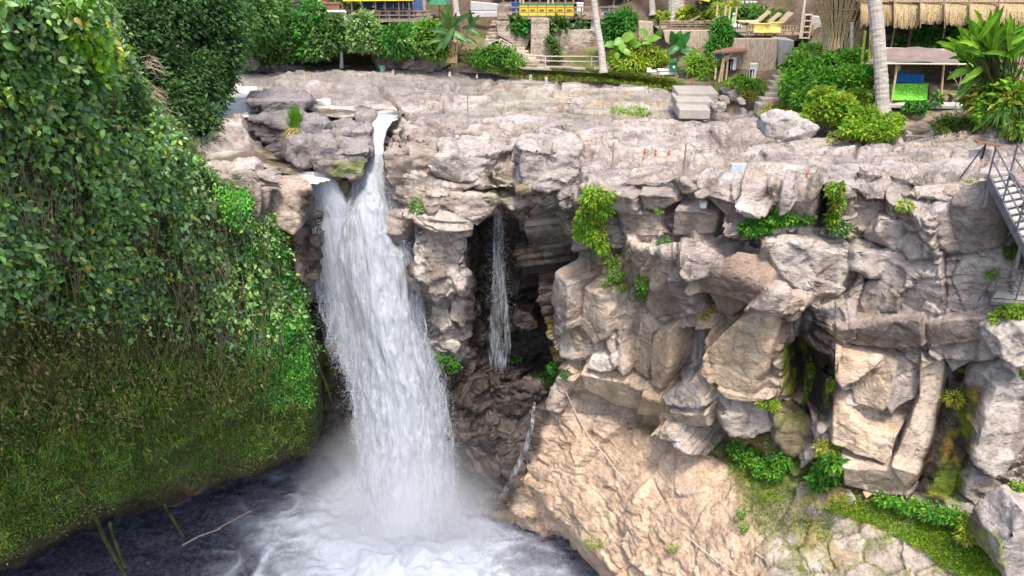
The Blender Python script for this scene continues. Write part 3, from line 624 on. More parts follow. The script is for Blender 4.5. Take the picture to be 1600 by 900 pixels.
rb([(730, 482), (736, 498), (752, 494), (750, 478)], (), 'small wet stone beneath the blue-grey one in the recess', Y=32.0, tint=(.30, .30, .32), amp=.12)
rb([(684, 532), (690, 546), (712, 552), (718, 540), (700, 530)], (), 'pair of thin pale stones stuck above the green tuft', Y=31.3, tint=(.46, .43, .39), amp=.1)
rb([(806, 486), (800, 506), (822, 520), (840, 512), (836, 490)], (), 'wet grey block at the foot of the thin fall', Y=32.0, tint=(.27, .235, .22), amp=.15)
rb([(770, 486), (760, 510), (780, 530), (808, 516), (806, 492)], [(770, 470), (806, 474)], 'dark rock the thin fall lands on', Y=32.4, tint=(.10, .09, .10), amp=.2)
rb([(874, 520), (876, 556), (900, 566), (916, 548), (912, 516), (892, 508)], (), 'bluish grey boulder at the corner of the main cliff', Y=29.6, tint=(.40, .385, .38), amp=.16)
rb([(735, 625), (738, 665), (780, 700), (826, 690), (862, 640), (860, 612), (800, 600)], [(750, 600), (850, 596)], 'dark wet rock below the thin fall with water running over it', Y=31.0, tint=(.13, .105, .085), amp=.45)
# blocks of the second tier on the right
rb([(1194, 378), (1203, 400), (1224, 432), (1244, 448), (1276, 464), (1312, 460), (1327, 432), (1326, 400)], [(1196, 366), (1240, 349), (1290, 351), (1327, 378)], 'huge flat-topped pale block with puddles at its edges', Y=23.2, tint=(.50, .445, .41), amp=.16, res=.09)
rb([(1334, 392), (1336, 420), (1368, 432), (1404, 430), (1416, 406), (1404, 392)], [(1334, 378), (1370, 372), (1402, 380)], 'cracked grey block right of the huge flat-topped one', Y=23.0, tint=(.44, .40, .38), amp=.25)
rb([(1372, 340), (1366, 362), (1400, 396), (1456, 402), (1470, 372), (1440, 345)], [(1372, 330), (1440, 335)], 'smooth slanting boulder below the upper lip of the rock', Y=23.0, tint=(.50, .445, .405), amp=.12)
rb([(1302, 302), (1300, 340), (1322, 362), (1350, 370), (1378, 340), (1382, 306), (1350, 292)], [(1304, 284), (1380, 290)], 'rounded brown boulder right of the deep planted crack', Y=23.9, tint=(.46, .39, .34), amp=.15)
rb([(1196, 192), (1194, 214), (1226, 228), (1266, 222), (1280, 200), (1260, 188), (1220, 184)], (), 'humped boulder with a red flag beside it', Y=29.9, tint=(.46, .43, .42), amp=.15, back=1.2)
rb([(1215, 655), (1210, 690), (1236, 714), (1264, 705), (1276, 668), (1262, 645), (1234, 640)], (), 'yellow-mossed boulder wedged in the wet gully', Y=23.6, tint=(.20, .16, .09), amp=.2, back=.9)
rb([(1128, 640), (1132, 672), (1164, 690), (1204, 672), (1222, 645), (1200, 628), (1150, 625)], (), 'grey boulder at the foot of the cliff left of the mossed one', Y=24.2, tint=(.46, .415, .375), amp=.2)
rb([(1076, 612), (1080, 640), (1112, 655), (1128, 640), (1124, 608), (1098, 590)], (), 'pointed pale rock at the foot of the cliff', Y=25.4, tint=(.47, .42, .38), amp=.15)
rb([(1296, 596), (1288, 640), (1280, 688), (1300, 696), (1324, 640), (1318, 600)], (), 'grey leaning rock right of the wet gully', Y=22.9, tint=(.42, .39, .37), amp=.15)
rb([(1556, 606), (1528, 690), (1524, 728), (1566, 752), (1612, 668), (1624, 620), (1592, 585)], (), 'pale leaning slab right of the yellow moss streak', Y=20.0, tint=(.50, .45, .405), amp=.16, kv=-.25)
rb([(1512, 756), (1506, 778), (1530, 792), (1572, 786), (1580, 762), (1545, 746)], (), 'smooth grey rock beneath the pale leaning slab', Y=20.2, tint=(.40, .36, .33), amp=.12)
rb([(1562, 850), (1560, 880), (1580, 920), (1650, 930), (1660, 830), (1605, 806)], (), 'smooth pale boulder in the bottom right corner', Y=17.4, tint=(.47, .43, .40), amp=.1, ky=-.3)
rb([(1560, 530), (1566, 560), (1600, 580), (1650, 560), (1650, 520), (1600, 508)], (), 'white-topped rock below the steel walkway', Y=19.8, tint=(.56, .51, .47), amp=.15)
rb([(1462, 330), (1466, 380), (1485, 398), (1560, 384), (1580, 340), (1520, 318)], [(1462, 312), (1520, 306), (1575, 318)], 'broad grey rock face beside the steel stairs', Y=21.9, tint=(.42, .375, .35), amp=.15, struct=True, name='cliff_block')

# ------------------------------------------------------------------ water
def water_mat(name, foamcol=(.34, .375, .44), deep=(.036, .035, .054), rough=.12, bdist=.05):
    m, n, l, b = newmat(name); co = tex_coord(n, l)
    a = n.new('ShaderNodeAttribute'); a.attribute_name = 'foam'
    st = nz(n, l, tex_coord(n, l, (1, 1, 1)), 3.5, 8, .7, .6)
    add = n.new('ShaderNodeMath'); add.operation = 'MULTIPLY_ADD'; l.new(st, add.inputs[0]); add.inputs[1].default_value = .9; add.inputs[2].default_value = -.45
    s2 = n.new('ShaderNodeMath'); s2.operation = 'ADD'; l.new(a.outputs['Fac'], s2.inputs[0]); l.new(add.outputs[0], s2.inputs[1])
    fac = ramp(n, l, s2.outputs[0], [(.0, 0), (1.2, 1)])
    mx = n.new('ShaderNodeMix'); mx.data_type = 'RGBA'; l.new(fac, mx.inputs[0]); mx.inputs[6].default_value = (*deep, 1); mx.inputs[7].default_value = (*foamcol, 1)
    l.new(mx.outputs[2], b.inputs['Base Color'])
    r = ramp(n, l, fac, [(0, rough), (.6, .75)]); l.new(r, b.inputs['Roughness'])
    b.inputs['IOR'].default_value = 1.33
    n1 = bump(n, l, nz(n, l, co, 1.6, 7, .65), bdist*2, .8); n2 = bump(n, l, nz(n, l, co, 9, 6, .7), bdist*.5, .9, n1); l.new(n2, b.inputs['Normal'])
    return m
M['pool'] = water_mat('pool_water'); M['rapid'] = water_mat('brown_river_water', (.66, .62, .56), (.12, .09, .06), .1, .06)
gx = np.arange(-34, 16, .085); gy = np.arange(19, 47, .085); X, Yg = np.meshgrid(gx, gy)
pp = np.stack([X, Yg, 0*X], -1)
imp = P(632, 820, 31.3); ix, iy = imp[0], imp[1]
rad = np.hypot((X-ix)/1.0, (Yg-iy)*1.0)
wq = np.stack([X+1.2*fbm(pp*.45, 3, 1), Yg+1.2*fbm(pp*.45+7, 3, 2), 0*X], -1)
ridge = 1-np.abs(fbm(wq*np.array([.55, .55, 1]), 5, 3))*3.2
ridge2 = 1-np.abs(fbm(wq*1.5+30, 4, 8))*3.2
cloud = fbm(wq*.7+60, 5, 5)
pu, pv = to_px(pp)
near = sstep(6.5, 1.5, rad+1.6*cloud)
flow = pmask(pu, pv, [(395, 800), (450, 735), (560, 728), (620, 860), (760, 760), (900, 900), (1000, 1200), (300, 1200), (345, 900)], 60)
mid = flow*(.40+.75*np.clip(ridge, 0, 1)**2+.35*np.clip(ridge2, 0, 1)**3*np.clip(ridge, 0, 1)+.5*cloud)
foam = np.clip(near*1.25+mid*.80, 0, 1.2)
foam = np.maximum(foam, .5*pmask(pu, pv, [(500, 850), (560, 800), (640, 790), (760, 810), (900, 920), (900, 1100), (480, 1100)], 45)*(1+.8*ridge))
foam += .08*(1+fbm(wq*np.array([.3, 1.2, 1]), 4, 34))*pmask(pu, pv, [(100, 800), (480, 700), (560, 760), (400, 900), (50, 900)], 60)+.10*sstep(.1, .5, fbm(wq*.35+90, 3, 33))*pmask(pu, pv, [(250, 780), (480, 720), (560, 760), (400, 900), (250, 900)], 40)
z = .16*fbm(wq*.9, 5, 12)+foam*(.09*np.clip(ridge, -1, 1)+.16*fbm(pp*1.3, 4, 15))+near*(.8*np.clip(cloud+.4, 0, 1))
pp[..., 2] = z
o = arr_mesh('plunge_pool', pp, grid_faces(*pp.shape[:2]), M['pool'], None, None, True, {'foam': foam}); props(o, 'dark plunge pool with white foam round the foot of the falls', kind='structure')

# upstream water: a sheet just above the channels, rock breaks through it
def stream(name, outline, label, keyz, foamfn, step=.12, rip=.10):
    c = [PZ(u, v, z) for u, v, z in outline]; xs = [q[0] for q in c]; ys = [q[1] for q in c]
    X, Y = np.meshgrid(np.arange(min(xs)-.5, max(xs)+.5, step), np.arange(min(ys)-.5, max(ys)+.5, step*1.3))
    ku = np.array([q[0] for q in c]); kyy = np.array([q[1] for q in c]); kz = np.array([q[2] for q in outline])
    w = 1/((X[..., None]-ku)**2+(Y[..., None]-kyy)**2+.3)**1.5; Z = (w*kz).sum(-1)/w.sum(-1)
    q = np.stack([X, Y, Z], -1); u, v = to_px(q); fo = foamfn(u, v, q)
    q[..., 2] += rip*fbm(q*np.array([1.2, 1.2, 0])+3, 5, 4)+.05*fo*fbm(q*4, 3, 4)
    ins = poly_sd(X, Y, list(zip(ku, kyy))) < .1
    f = grid_faces(*X.shape); keep = ins.ravel()[f].all(1)
    o = arr_mesh(name, q, f[keep], M['rapid'], None, None, True, {'foam': fo}); return props(o, label, kind='structure')
stream('river_water', [(270, 122, 20.1), (350, 126, 20.1), (430, 132, 20.1), (490, 150, 19.85), (550, 154, 19.82), (572, 164, 19.75), (606, 168, 19.74), (632, 174, 19.6), (622, 186, 19.42), (600, 196, 19.28), (586, 192, 19.35), (575, 182, 19.5), (545, 184, 19.6), (505, 180, 19.7), (470, 166, 19.8), (420, 158, 20.0), (392, 182, 19.88), (290, 194, 19.85)],
       'white and brown river rapids coming to the falls', 0, lambda u, v, q: np.clip(.22+1.3*fbm(q*np.array([1.1, 2.1, 0]), 5, 3)+.6*pmask(u, v, [(280, 118), (430, 126), (425, 152), (390, 190), (280, 200)], 12)+.5*pmask(u, v, [(480, 150), (550, 152), (556, 170), (520, 172)], 8), 0, 1))
stream('side_pool', [(285, 235, 19.15), (330, 222, 19.25), (400, 222, 19.22), (450, 246, 18.85), (500, 268, 18.5), (520, 284, 18.15), (492, 292, 18.1), (455, 272, 18.5), (400, 258, 18.9), (300, 262, 18.95)],
       'shallow brown pool feeding the left stream', 0, lambda u, v, q: np.clip(.12+.9*fbm(q*np.array([1, 1.6, 0]), 4, 3)+.9*sstep(440, 500, u)+.6*pmask(u, v, [(340, 215), (420, 215), (420, 232), (320, 245)], 8), 0, 1))
# the falls: a billowing sheet, thick in the middle
def fall_mat():
    m, n, l, b = newmat('falling_white_water'); co = tex_coord(n, l)
    b.inputs['Base Color'].default_value = (.54, .57, .62, 1); b.inputs['Roughness'].default_value = .65; b.inputs['Specular IOR Level'].default_value = .2
    b.inputs['Subsurface Weight'].default_value = .25; b.inputs['Subsurface Radius'].default_value = (.3, .3, .35); b.inputs['Subsurface Scale'].default_value = 1.0
    cs = tex_coord(n, l, (1, 1, .13))
    n1 = bump(n, l, nz(n, l, cs, 3.0, 9, .72, .2), .30, .8); n2 = bump(n, l, nz(n, l, co, 12, 5, .75), .035, .8, n1); l.new(n2, b.inputs['Normal'])
    a = n.new('ShaderNodeAttribute'); a.attribute_name = 'dens'
    st = nz(n, l, tex_coord(n, l, (1, 1, .12)), 5.5, 9, .78, .2)
    ad = n.new('ShaderNodeMath'); ad.operation = 'ADD'; l.new(a.outputs['Fac'], ad.inputs[0]); l.new(st, ad.inputs[1])
    al = ramp(n, l, ad.outputs[0], [(.44, 0), (.78, 1)])
    l.new(al, b.inputs['Alpha'])
    return m
M['fall'] = fall_mat()
def fall(name, L, R, Yv, label, bulge=.7, amp=.35, dens=1.0, nu=90, seed=0, edge=.22, parent=None, off=0.0, fade=0.0):
    vs = np.array([q[0] for q in L], float); lu = [q[1] for q in L]; ru = [q[1] for q in R]; rv = [q[0] for q in R]
    v = np.arange(vs[0], vs[-1]+.1, 1.3); s = np.linspace(0, 1, nu)
    l_ = np.interp(v, vs, lu); r_ = np.interp(v, rv, ru); Yc = np.interp(v, [q[0] for q in Yv], [q[1] for q in Yv])
    U = l_[:, None]+(r_-l_)[:, None]*s; Vv = np.broadcast_to(v[:, None], U.shape); wid = (r_-l_)/F*32
    Yy = Yc[:, None]-bulge*np.sin(np.pi*s)[None, :]*np.minimum(1, wid/2.5)[:, None]-off
    q = P(U, Vv, Yy); t = (v-v[0])/(v[-1]-v[0])
    grow = (.35+.9*t)[:, None]
    a1 = fbm(q*np.array([1.1, 1.1, .26])+seed, 4, seed); a2 = fbm(q*np.array([3.2, 3.2, .45])+seed+9, 4, seed+3); a3 = fbm(q*np.array([8, 8, 1.2]), 3, seed+6)
    dd = amp*grow*(1.2*a1+.55*a2+.3*a3)
    q[..., 1] -= dd; q[..., 0] += amp*.5*grow*fbm(q*np.array([1.2, 1.2, .6])+70, 3, seed+8)*1.2
    e = np.minimum(s, 1-s)[None, :]/edge
    den = np.clip(e, 0, 1)*.75*dens+.03+.22*a1*dens
    den = (np.minimum(den, 1.0)+np.zeros_like(U))*(1-fade*sstep(.82, 1.0, t)[:, None])-fade*.25*sstep(.85, 1, t)[:, None]
    o = arr_mesh(name, q, grid_faces(*U.shape), M['fall'], parent, None, True, {'dens': den}); return props(o, label, kind='structure') if parent is None else o
ML = [(268, 548), (300, 545), (340, 535), (420, 530), (500, 540), (600, 548), (700, 556), (780, 552), (835, 530)]
MR = [(225, 596), (268, 604), (300, 606), (340, 622), (400, 644), (460, 652), (540, 668), (620, 692), (700, 704), (780, 712), (835, 740)]
MY = [(180, 36.6), (205, 34.8), (240, 33.2), (300, 32.5), (400, 32.0), (600, 31.7), (835, 31.6)]
CHL = [(176, 590), (190, 583), (205, 577), (222, 577), (240, 570), (268, 548), (300, 545), (340, 535), (420, 528), (500, 540), (600, 556), (700, 565), (780, 566), (840, 548)]
CHR = [(176, 630), (190, 614), (205, 604), (225, 600), (245, 600), (268, 606), (300, 608), (340, 624), (400, 646), (460, 654), (540, 670), (620, 692), (700, 702), (780, 708), (840, 726)]
fall('waterfall', CHL, CHR, MY, 'main white waterfall dropping into the plunge pool', seed=3, bulge=.9, amp=.30)
fall('waterfall_spray_sheet', [(a, b-8) for a, b in CHL[5:]], [(a, b+7) for a, b in CHR[5:]], [(a, b-.25) for a, b in MY], 'thin broken outer sheet of the main waterfall', dens=.45, seed=31, bulge=1.0, amp=.42, edge=.5)
LL = [(268, 470), (300, 478), (340, 486), (400, 490), (460, 500), (520, 516), (600, 548), (680, 560), (760, 564)]
LR = [(266, 512), (290, 530), (320, 548), (360, 562), (420, 580), (500, 590), (600, 600), (700, 610), (760, 620)]
fall('left_stream', LL, LR, [(262, 31.5), (290, 31.6), (340, 31.9), (420, 32.1), (600, 32.1), (760, 31.9)], 'left stream of the falls joining the main fall', seed=17, bulge=.5, amp=.22, dens=.8, nu=70, edge=.3)
# the thin fall in the recess, and the trickle over the dark rock
fall('thin_waterfall', [(306, 772), (360, 771), (420, 770), (475, 768), (540, 762), (606, 770)], [(306, 783), (360, 786), (420, 788), (475, 794), (540, 798), (606, 792)], [(306, 31.5), (340, 31.7), (475, 31.9), (606, 31.9)], 'thin veil of water falling down the dark recess', bulge=.1, amp=.07, dens=.0, nu=30, seed=51, edge=.5, fade=1.0)
fall('upper_trickle', [(218, 806), (250, 806), (286, 804)], [(218, 814), (250, 815), (286, 820)], [(218, 30.5), (290, 30.4)], 'little trickle dropping into the small cave', bulge=.05, amp=.05, dens=.5, nu=12, seed=71, edge=.4)
fall('lower_trickle', [(628, 833), (665, 828), (700, 818), (750, 794), (800, 770)], [(628, 837), (665, 834), (700, 826), (750, 803), (800, 779)], [(v, sY(u, v)-.5) for u, v in ((833, 628), (830, 665), (822, 700), (797, 750), (774, 800))], 'trickle running down the dark rock into the pool', bulge=.05, amp=.04, dens=.0, nu=16, seed=81, fade=.6, edge=.4)
fall('bank_trickle', [(64, 531), (108, 530)], [(64, 535), (108, 537)], [(64, 45.5), (108, 46)], 'thin trickle falling from the pipe on the far bank', bulge=.03, amp=.03, dens=.7, nu=10, seed=91, edge=.4)
# flying drops
def drops(n, gen, name, label, size=(.012, .03), parent=None):
    c, st = gen(n); s = RNG.uniform(size[0], size[1], n)[:, None]
    ax = np.stack([np.zeros(n), np.zeros(n), np.ones(n)], -1)*s*st[:, None]; a = RNG.normal(size=(n, 3)); a[:, 2] *= .2; a /= np.linalg.norm(a, axis=1)[:, None]; b = np.cross(a, [0, 0, 1]); b /= np.linalg.norm(b, axis=1)[:, None]+1e-6
    vs = np.stack([c+ax, c+a*s, c+b*s, c-a*s, c-b*s, c-ax], 1).reshape(-1, 3)
    k = np.arange(n)[:, None]*6
    f = np.concatenate([k+np.array(t) for t in ((0, 1, 2), (0, 2, 3), (0, 3, 4), (0, 4, 1), (5, 2, 1), (5, 3, 2), (5, 4, 3), (5, 1, 4))])
    o = arr_mesh(name, vs, f, M['drop']); return props(o, label, kind='stuff')
M['drop'] = simple('water_drops', (.56, .59, .64), .4, .3, .02, 3, 0, 0)
def gen_main(n):
    t = RNG.random(n); v = 245+560*t**.9; side = RNG.random(n) < .5
    l_ = np.interp(v, [q[0] for q in CHL], [q[1] for q in CHL]); r_ = np.interp(v, [q[0] for q in CHR], [q[1] for q in CHR])
    ll = np.interp(v, [q[0] for q in LL], [q[1] for q in LL]); l_ = np.where(v < 640, np.minimum(ll, l_), l_)
    o = RNG.normal(0, 1, n)*(5+8*t); u = np.where(side, l_+4+o, r_-3+o*.8)
    cl = fbm(np.stack([u/14, v/30, 0*u], -1), 3, 5); u = u+cl*10
    return P(u, v, np.interp(v, [q[0] for q in MY], [q[1] for q in MY])-RNG.uniform(-.3, 1.2, n)), RNG.uniform(1, 3.2, n)
drops(60000, gen_main, 'falling_drops', 'white drops flying off both edges of the waterfall', (.004, .012))
def gen_thin(n):
    t = RNG.random(n); v = 312+170*t; u = 779+RNG.normal(0, 4+10*t)
    return P(u, v, 31.5+RNG.uniform(-.3, .3, n)), RNG.uniform(1, 3, n)
drops(1800, gen_thin, 'thin_fall_drops', 'drops of the thin waterfall in the recess', (.004, .009))
def gen_base(n):
    a = RNG.normal(size=(n, 3))*np.array([2.6, 1.2, .8]); c = np.array([ix+.2, iy-.6, .6])+a; c[:, 2] = np.abs(c[:, 2])+.1
    return c, RNG.uniform(.8, 1.6, n)
drops(9000, gen_base, 'splash_drops', 'drops thrown up where the waterfall meets the pool', (.006, .02))

# spray hanging over the foot of the falls
mm = bpy.data.materials.new('water_mist'); mm.use_nodes = True; n = mm.node_tree.nodes; l = mm.node_tree.links; n.remove(n['Principled BSDF'])
pv_ = n.new('ShaderNodeVolumePrincipled'); l.new(pv_.outputs[0], n['Material Output'].inputs['Volume']); pv_.inputs['Color'].default_value = (.95, .96, 1, 1); pv_.inputs['Anisotropy'].default_value = .1
tc = n.new('ShaderNodeTexCoord'); ln_ = n.new('ShaderNodeVectorMath'); ln_.operation = 'LENGTH'; l.new(tc.outputs['Object'], ln_.inputs[0])
fo_ = ramp(n, l, ln_.outputs['Value'], [(.15, 1), (.95, 0)]); no_ = n.new('ShaderNodeTexNoise'); no_.inputs['Scale'].default_value = 2.2; no_.inputs['Detail'].default_value = 3; l.new(tc.outputs['Object'], no_.inputs['Vector'])
nr_ = ramp(n, l, no_.outputs['Fac'], [(.35, .25), (.7, 1)]); m1 = n.new('ShaderNodeMath'); m1.operation = 'MULTIPLY'; l.new(fo_, m1.inputs[0]); l.new(nr_, m1.inputs[1]); m2 = n.new('ShaderNodeMath'); m2.operation = 'MULTIPLY'; l.new(m1.outputs[0], m2.inputs[0]); m2.inputs[1].default_value = .75; l.new(m2.outputs[0], pv_.inputs['Density'])
bm = bmesh.new(); bmesh.ops.create_icosphere(bm, subdivisions=3, radius=1); me = bpy.data.meshes.new('mist'); bm.to_mesh(me); bm.free(); me.materials.append(mm)
o = bpy.data.objects.new('mist', me); COL.objects.link(o); o.location = (ix+.1, iy-1.0, 2.0); o.scale = (5.6, 2.8, 6.5); props(o, 'pale spray hanging over the foot of the falls', kind='stuff')
# ------------------------------------------------------------------ foliage
PAL = {
 'glossy': [(.072, .14, .045), (.10, .175, .065), (.055, .11, .04), (.14, .21, .08), (.16, .25, .05), (.11, .165, .085), (.09, .19, .04)],
 'dark': [(.045, .11, .032), (.065, .145, .045), (.035, .085, .03), (.09, .17, .045)],
 'mid': [(.07, .17, .035), (.09, .20, .04), (.05, .13, .03), (.12, .22, .05)],
 'bright': [(.11, .27, .02), (.15, .32, .02), (.08, .20, .02), (.19, .34, .03)],
 'lime': [(.26, .36, .02), (.32, .38, .03), (.18, .30, .02), (.38, .36, .04)],
 'emerald': [(.035, .19, .02), (.05, .24, .025), (.03, .13, .02), (.08, .27, .03)],
 'olive': [(.13, .135, .035), (.17, .14, .045), (.09, .12, .03), (.20, .17, .07), (.07, .12, .03)],
 'brown': [(.22, .15, .09), (.28, .20, .12), (.14, .10, .06)],
 'mossy': [(.07, .16, .02), (.10, .21, .025), (.05, .11, .018), (.14, .22, .03), (.12, .14, .03)],
 'pale': [(.20, .30, .12), (.26, .36, .17), (.15, .25, .08)],
 'straw': [(.45, .36, .14), (.38, .28, .10), (.50, .42, .2)],
 'autumn': [(.30, .20, .03), (.34, .26, .05), (.22, .16, .03), (.30, .34, .04)],
}
def palette(n, pal, accent=None, frac=.03, var=.28):
    a = np.array(PAL[pal]); c = a[RNG.integers(0, len(a), n)]
    if accent:
        m = RNG.random(n) < frac; b = np.array(PAL[accent]); c = np.where(m[:, None], b[RNG.integers(0, len(b), n)], c)
    return c*(1+RNG.uniform(-var, var, (n, 1)))
def leaves_mesh(name, pos, axis, nrm, L, Wd, cols, mat, parent=None, detail=1, fold=.25):
    "leaf blades: base at pos, growing along axis, facing nrm"
    n = len(pos); axis = axis/np.linalg.norm(axis, axis=1)[:, None]
    side = np.cross(axis, nrm); side /= np.linalg.norm(side, axis=1)[:, None]+1e-9; up = np.cross(side, axis)
    L = np.broadcast_to(L, n)[:, None]; Wd = np.broadcast_to(Wd, n)[:, None]
    def at(a, s, h): return pos+axis*L*a+side*Wd*s+up*L*h
    if detail == 2:
        curl = -.10
        vs = np.stack([at(0, 0, 0), at(.16, .34, fold*.28), at(.45, .5, fold*.4), at(.75, .3, fold*.1+curl), at(1, 0, curl*2.2), at(.75, -.3, fold*.1+curl), at(.45, -.5, fold*.4), at(.16, -.34, fold*.28), at(.3, 0, 0), at(.7, 0, curl)], 1)
        q = [(0, 8, 1, 1), (8, 2, 1, 1)]
        tri = [(0, 8, 1), (1, 8, 2), (8, 9, 2), (2, 9, 3), (3, 9, 4), (0, 7, 8), (7, 6, 8), (8, 6, 9), (6, 5, 9), (5, 4, 9)]; k = 10
    elif detail == 1:
        vs = np.stack([at(0, 0, 0), at(.4, .5, fold*.35), at(1, 0, -.12), at(.4, -.5, fold*.35), at(.5, 0, 0)], 1)
        tri = [(0, 4, 1), (1, 4, 2), (0, 3, 4), (3, 2, 4)]; k = 5
    else:
        vs = np.stack([at(0, 0, 0), at(.45, .5, .06), at(1, 0, -.1), at(.45, -.5, .06)], 1); tri = [(0, 2, 1), (0, 3, 2)]; k = 4
    b = np.arange(n)[:, None]*k; f = np.concatenate([b+np.array(t) for t in tri])
    c = np.repeat(cols, k, 0)
    if parent is not None:
        root = parent if parent.parent is None else parent.parent
        vs = vs-np.array(root.location)
    return arr_mesh(name, vs.reshape(-1, 3), f, mat, parent, c, False)
def sample_poly(poly, n, dens=None):
    poly = np.array(poly, float); lo, hi = poly.min(0), poly.max(0); out = []; c = 0
    while c < n:
        q = RNG.uniform(lo, hi, (n*2+50, 2)); q = q[poly_sd(q[:, 0], q[:, 1], poly) < 0]
        if dens is not None: q = q[RNG.random(len(q)) < dens(q)]
        out.append(q); c += len(q)
    return np.concatenate(out)[:n]
def droop(n, down=1.0, spread=.9, out=.35):
    a = RNG.normal(0, spread, (n, 3)); a[:, 2] = -down+.5*a[:, 2]; a[:, 1] -= out; return a
def facing(n, tilt=.55, up=.7):
    a = RNG.normal(0, tilt, (n, 3)); a[:, 1] -= 1; a[:, 2] += up; return a

# the overgrown cliff on the left
LK = {
 -400: [(-170, Yk, 24), (-150, Yk, 14), (150, Yk, 14.5), (450, Yk, 16.5), (650, Yk, 19.5), (930, Yk, 23.5), (936, Yk, 29)],
 0: [(-130, Yk, 25), (-100, Yk, 17.3), (150, Yk, 17.5), (450, Yk, 19.5), (650, Yk, 22), (885, Yk, 25.2), (892, Yk, 30)],
 130: [(-45, Yk, 28), (-25, Yk, 19.6), (180, Yk, 20), (450, Yk, 22.2), (650, Yk, 24.2), (820, Yk, 26.8), (828, Yk, 32)],
 175: [(40, Yk, 28.5), (58, Yk, 21.6), (220, Yk, 21.8), (450, Yk, 23.2), (650, Yk, 25), (798, Yk, 27.4), (806, Yk, 32.5)],
 215: [(125, Yk, 29), (140, Yk, 23), (260, Yk, 23.5), (450, Yk, 24.5), (650, Yk, 26), (785, Yk, 28.3), (792, Yk, 33)],
 300: [(238, Yk, 30), (250, Yk, 26), (330, Yk, 26), (450, Yk, 26.6), (650, Yk, 28), (764, Yk, 30.2), (770, Yk, 34)],
 345: [(286, Yk, 31), (296, Yk, 27.2), (350, Yk, 27.1), (450, Yk, 27.7), (640, Yk, 29), (750, Yk, 31), (756, Yk, 34.5)],
 390: [(290, Yk, 31.5), (302, Yk, 28.4), (350, Yk, 28.3), (450, Yk, 28.8), (620, Yk, 29.9), (738, Yk, 31.9), (744, Yk, 35)],
 440: [(356, Yk, 32), (368, Yk, 29.5), (405, Yk, 29.5), (480, Yk, 30), (620, Yk, 31), (722, Yk, 32.9), (727, Yk, 35.5)],
 468: [(425, Yk, 32.5), (440, Yk, 30.6), (470, Yk, 30.5), (520, Yk, 30.7), (630, Yk, 31.6), (712, Yk, 33.4), (716, Yk, 36)],
 485: [(520, Yk, 33), (535, Yk, 31.5), (545, Yk, 31.4), (575, Yk, 31.5), (640, Yk, 32.2), (705, Yk, 33.8), (709, Yk, 36)],
 505: [(545, Yk, 35), (555, Yk, 33), (570, Yk, 33), (600, Yk, 33.2), (640, Yk, 33.6), (672, Yk, 35), (676, Yk, 37)],
}
uL = np.concatenate([np.arange(-400, 0, 8), np.arange(0, 506, 3.0)])
lp = loft(LK, uL, [8, 80, 100, 70, 90, 8], smooth=2, usm=5)
ln = grid_normals(lp); lump = 1.7*fbm(lp*.34, 3, 201)+.75*fbm(lp*.9, 4, 205)+.14*fbm(lp*3.2, 3, 208)
lu_, lv_ = to_px(lp); taper = sstep(508, 440, lu_)
lump = lump*(.25+.75*taper)*(1-.2*sstep(600, 700, lv_))+.75*fbm(lp*1.2, 5, 215)*sstep(450, 640, lv_)
edge_ = sstep(70, 0, np.interp(lu_, [0, 130, 300, 390, 480], [885, 818, 762, 736, 706])-lv_)
lp2 = lp+np.array([0, 0, 1.0])*(edge_*.8*fbm(lp*np.array([.8, .8, 0]), 4, 219))[..., None]+np.array([0, -1, .25])*lump[..., None]*.75
c = mixc(np.broadcast_to(np.array([.075, .10, .03]), lp2.shape).copy(), np.array([.10, .10, .04]), sstep(-.2, .3, fbm(lp2*.8, 3, 211)))
c = mixc(c, np.array([.28, .17, .09]), pmask(lu_+20*lump, lv_, [(0, 560), (80, 560), (105, 620), (85, 690), (30, 660), (0, 640)], 12)*.9)
c = mixc(c, np.array([.06, .13, .015]), sstep(600, 680, lv_-.1*(lu_-250))*sstep(-.4, .1, fbm(lp2*2, 3, 214))*.8)
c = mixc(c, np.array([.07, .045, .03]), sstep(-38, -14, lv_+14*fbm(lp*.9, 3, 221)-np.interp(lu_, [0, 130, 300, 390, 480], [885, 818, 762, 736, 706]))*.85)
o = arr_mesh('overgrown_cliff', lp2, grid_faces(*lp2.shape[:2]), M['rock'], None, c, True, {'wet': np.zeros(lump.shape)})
props(o, 'earthy cliff under the creepers on the left', kind='structure')
ZL = np.full((1100//4, 1000//4), 1e9); a_ = ((lu_+500)//4).astype(int); b_ = (lv_//4).astype(int); k_ = (a_ >= 0) & (a_ < 250) & (b_ >= 0) & (b_ < 275)
np.minimum.at(ZL, (b_[k_], a_[k_]), lp2[..., 1][k_])
for _ in range(12):                                  # fill gaps of the depth table
    bad = ZL > 1e8; 
    if not bad.any(): break
    s = np.where(bad, 0, ZL); w = (~bad).astype(float)
    S4 = sum(np.roll(s, d, a) for d, a in ((1, 0), (-1, 0), (1, 1), (-1, 1))); W4 = sum(np.roll(w, d, a) for d, a in ((1, 0), (-1, 0), (1, 1), (-1, 1)))
    ZL = np.where(bad & (W4 > 0), S4/np.maximum(W4, 1), ZL)
def lY(u, v):
    return ZL[np.clip((v//4).astype(int), 0, 274), np.clip(((u+500)//4).astype(int), 0, 249)]
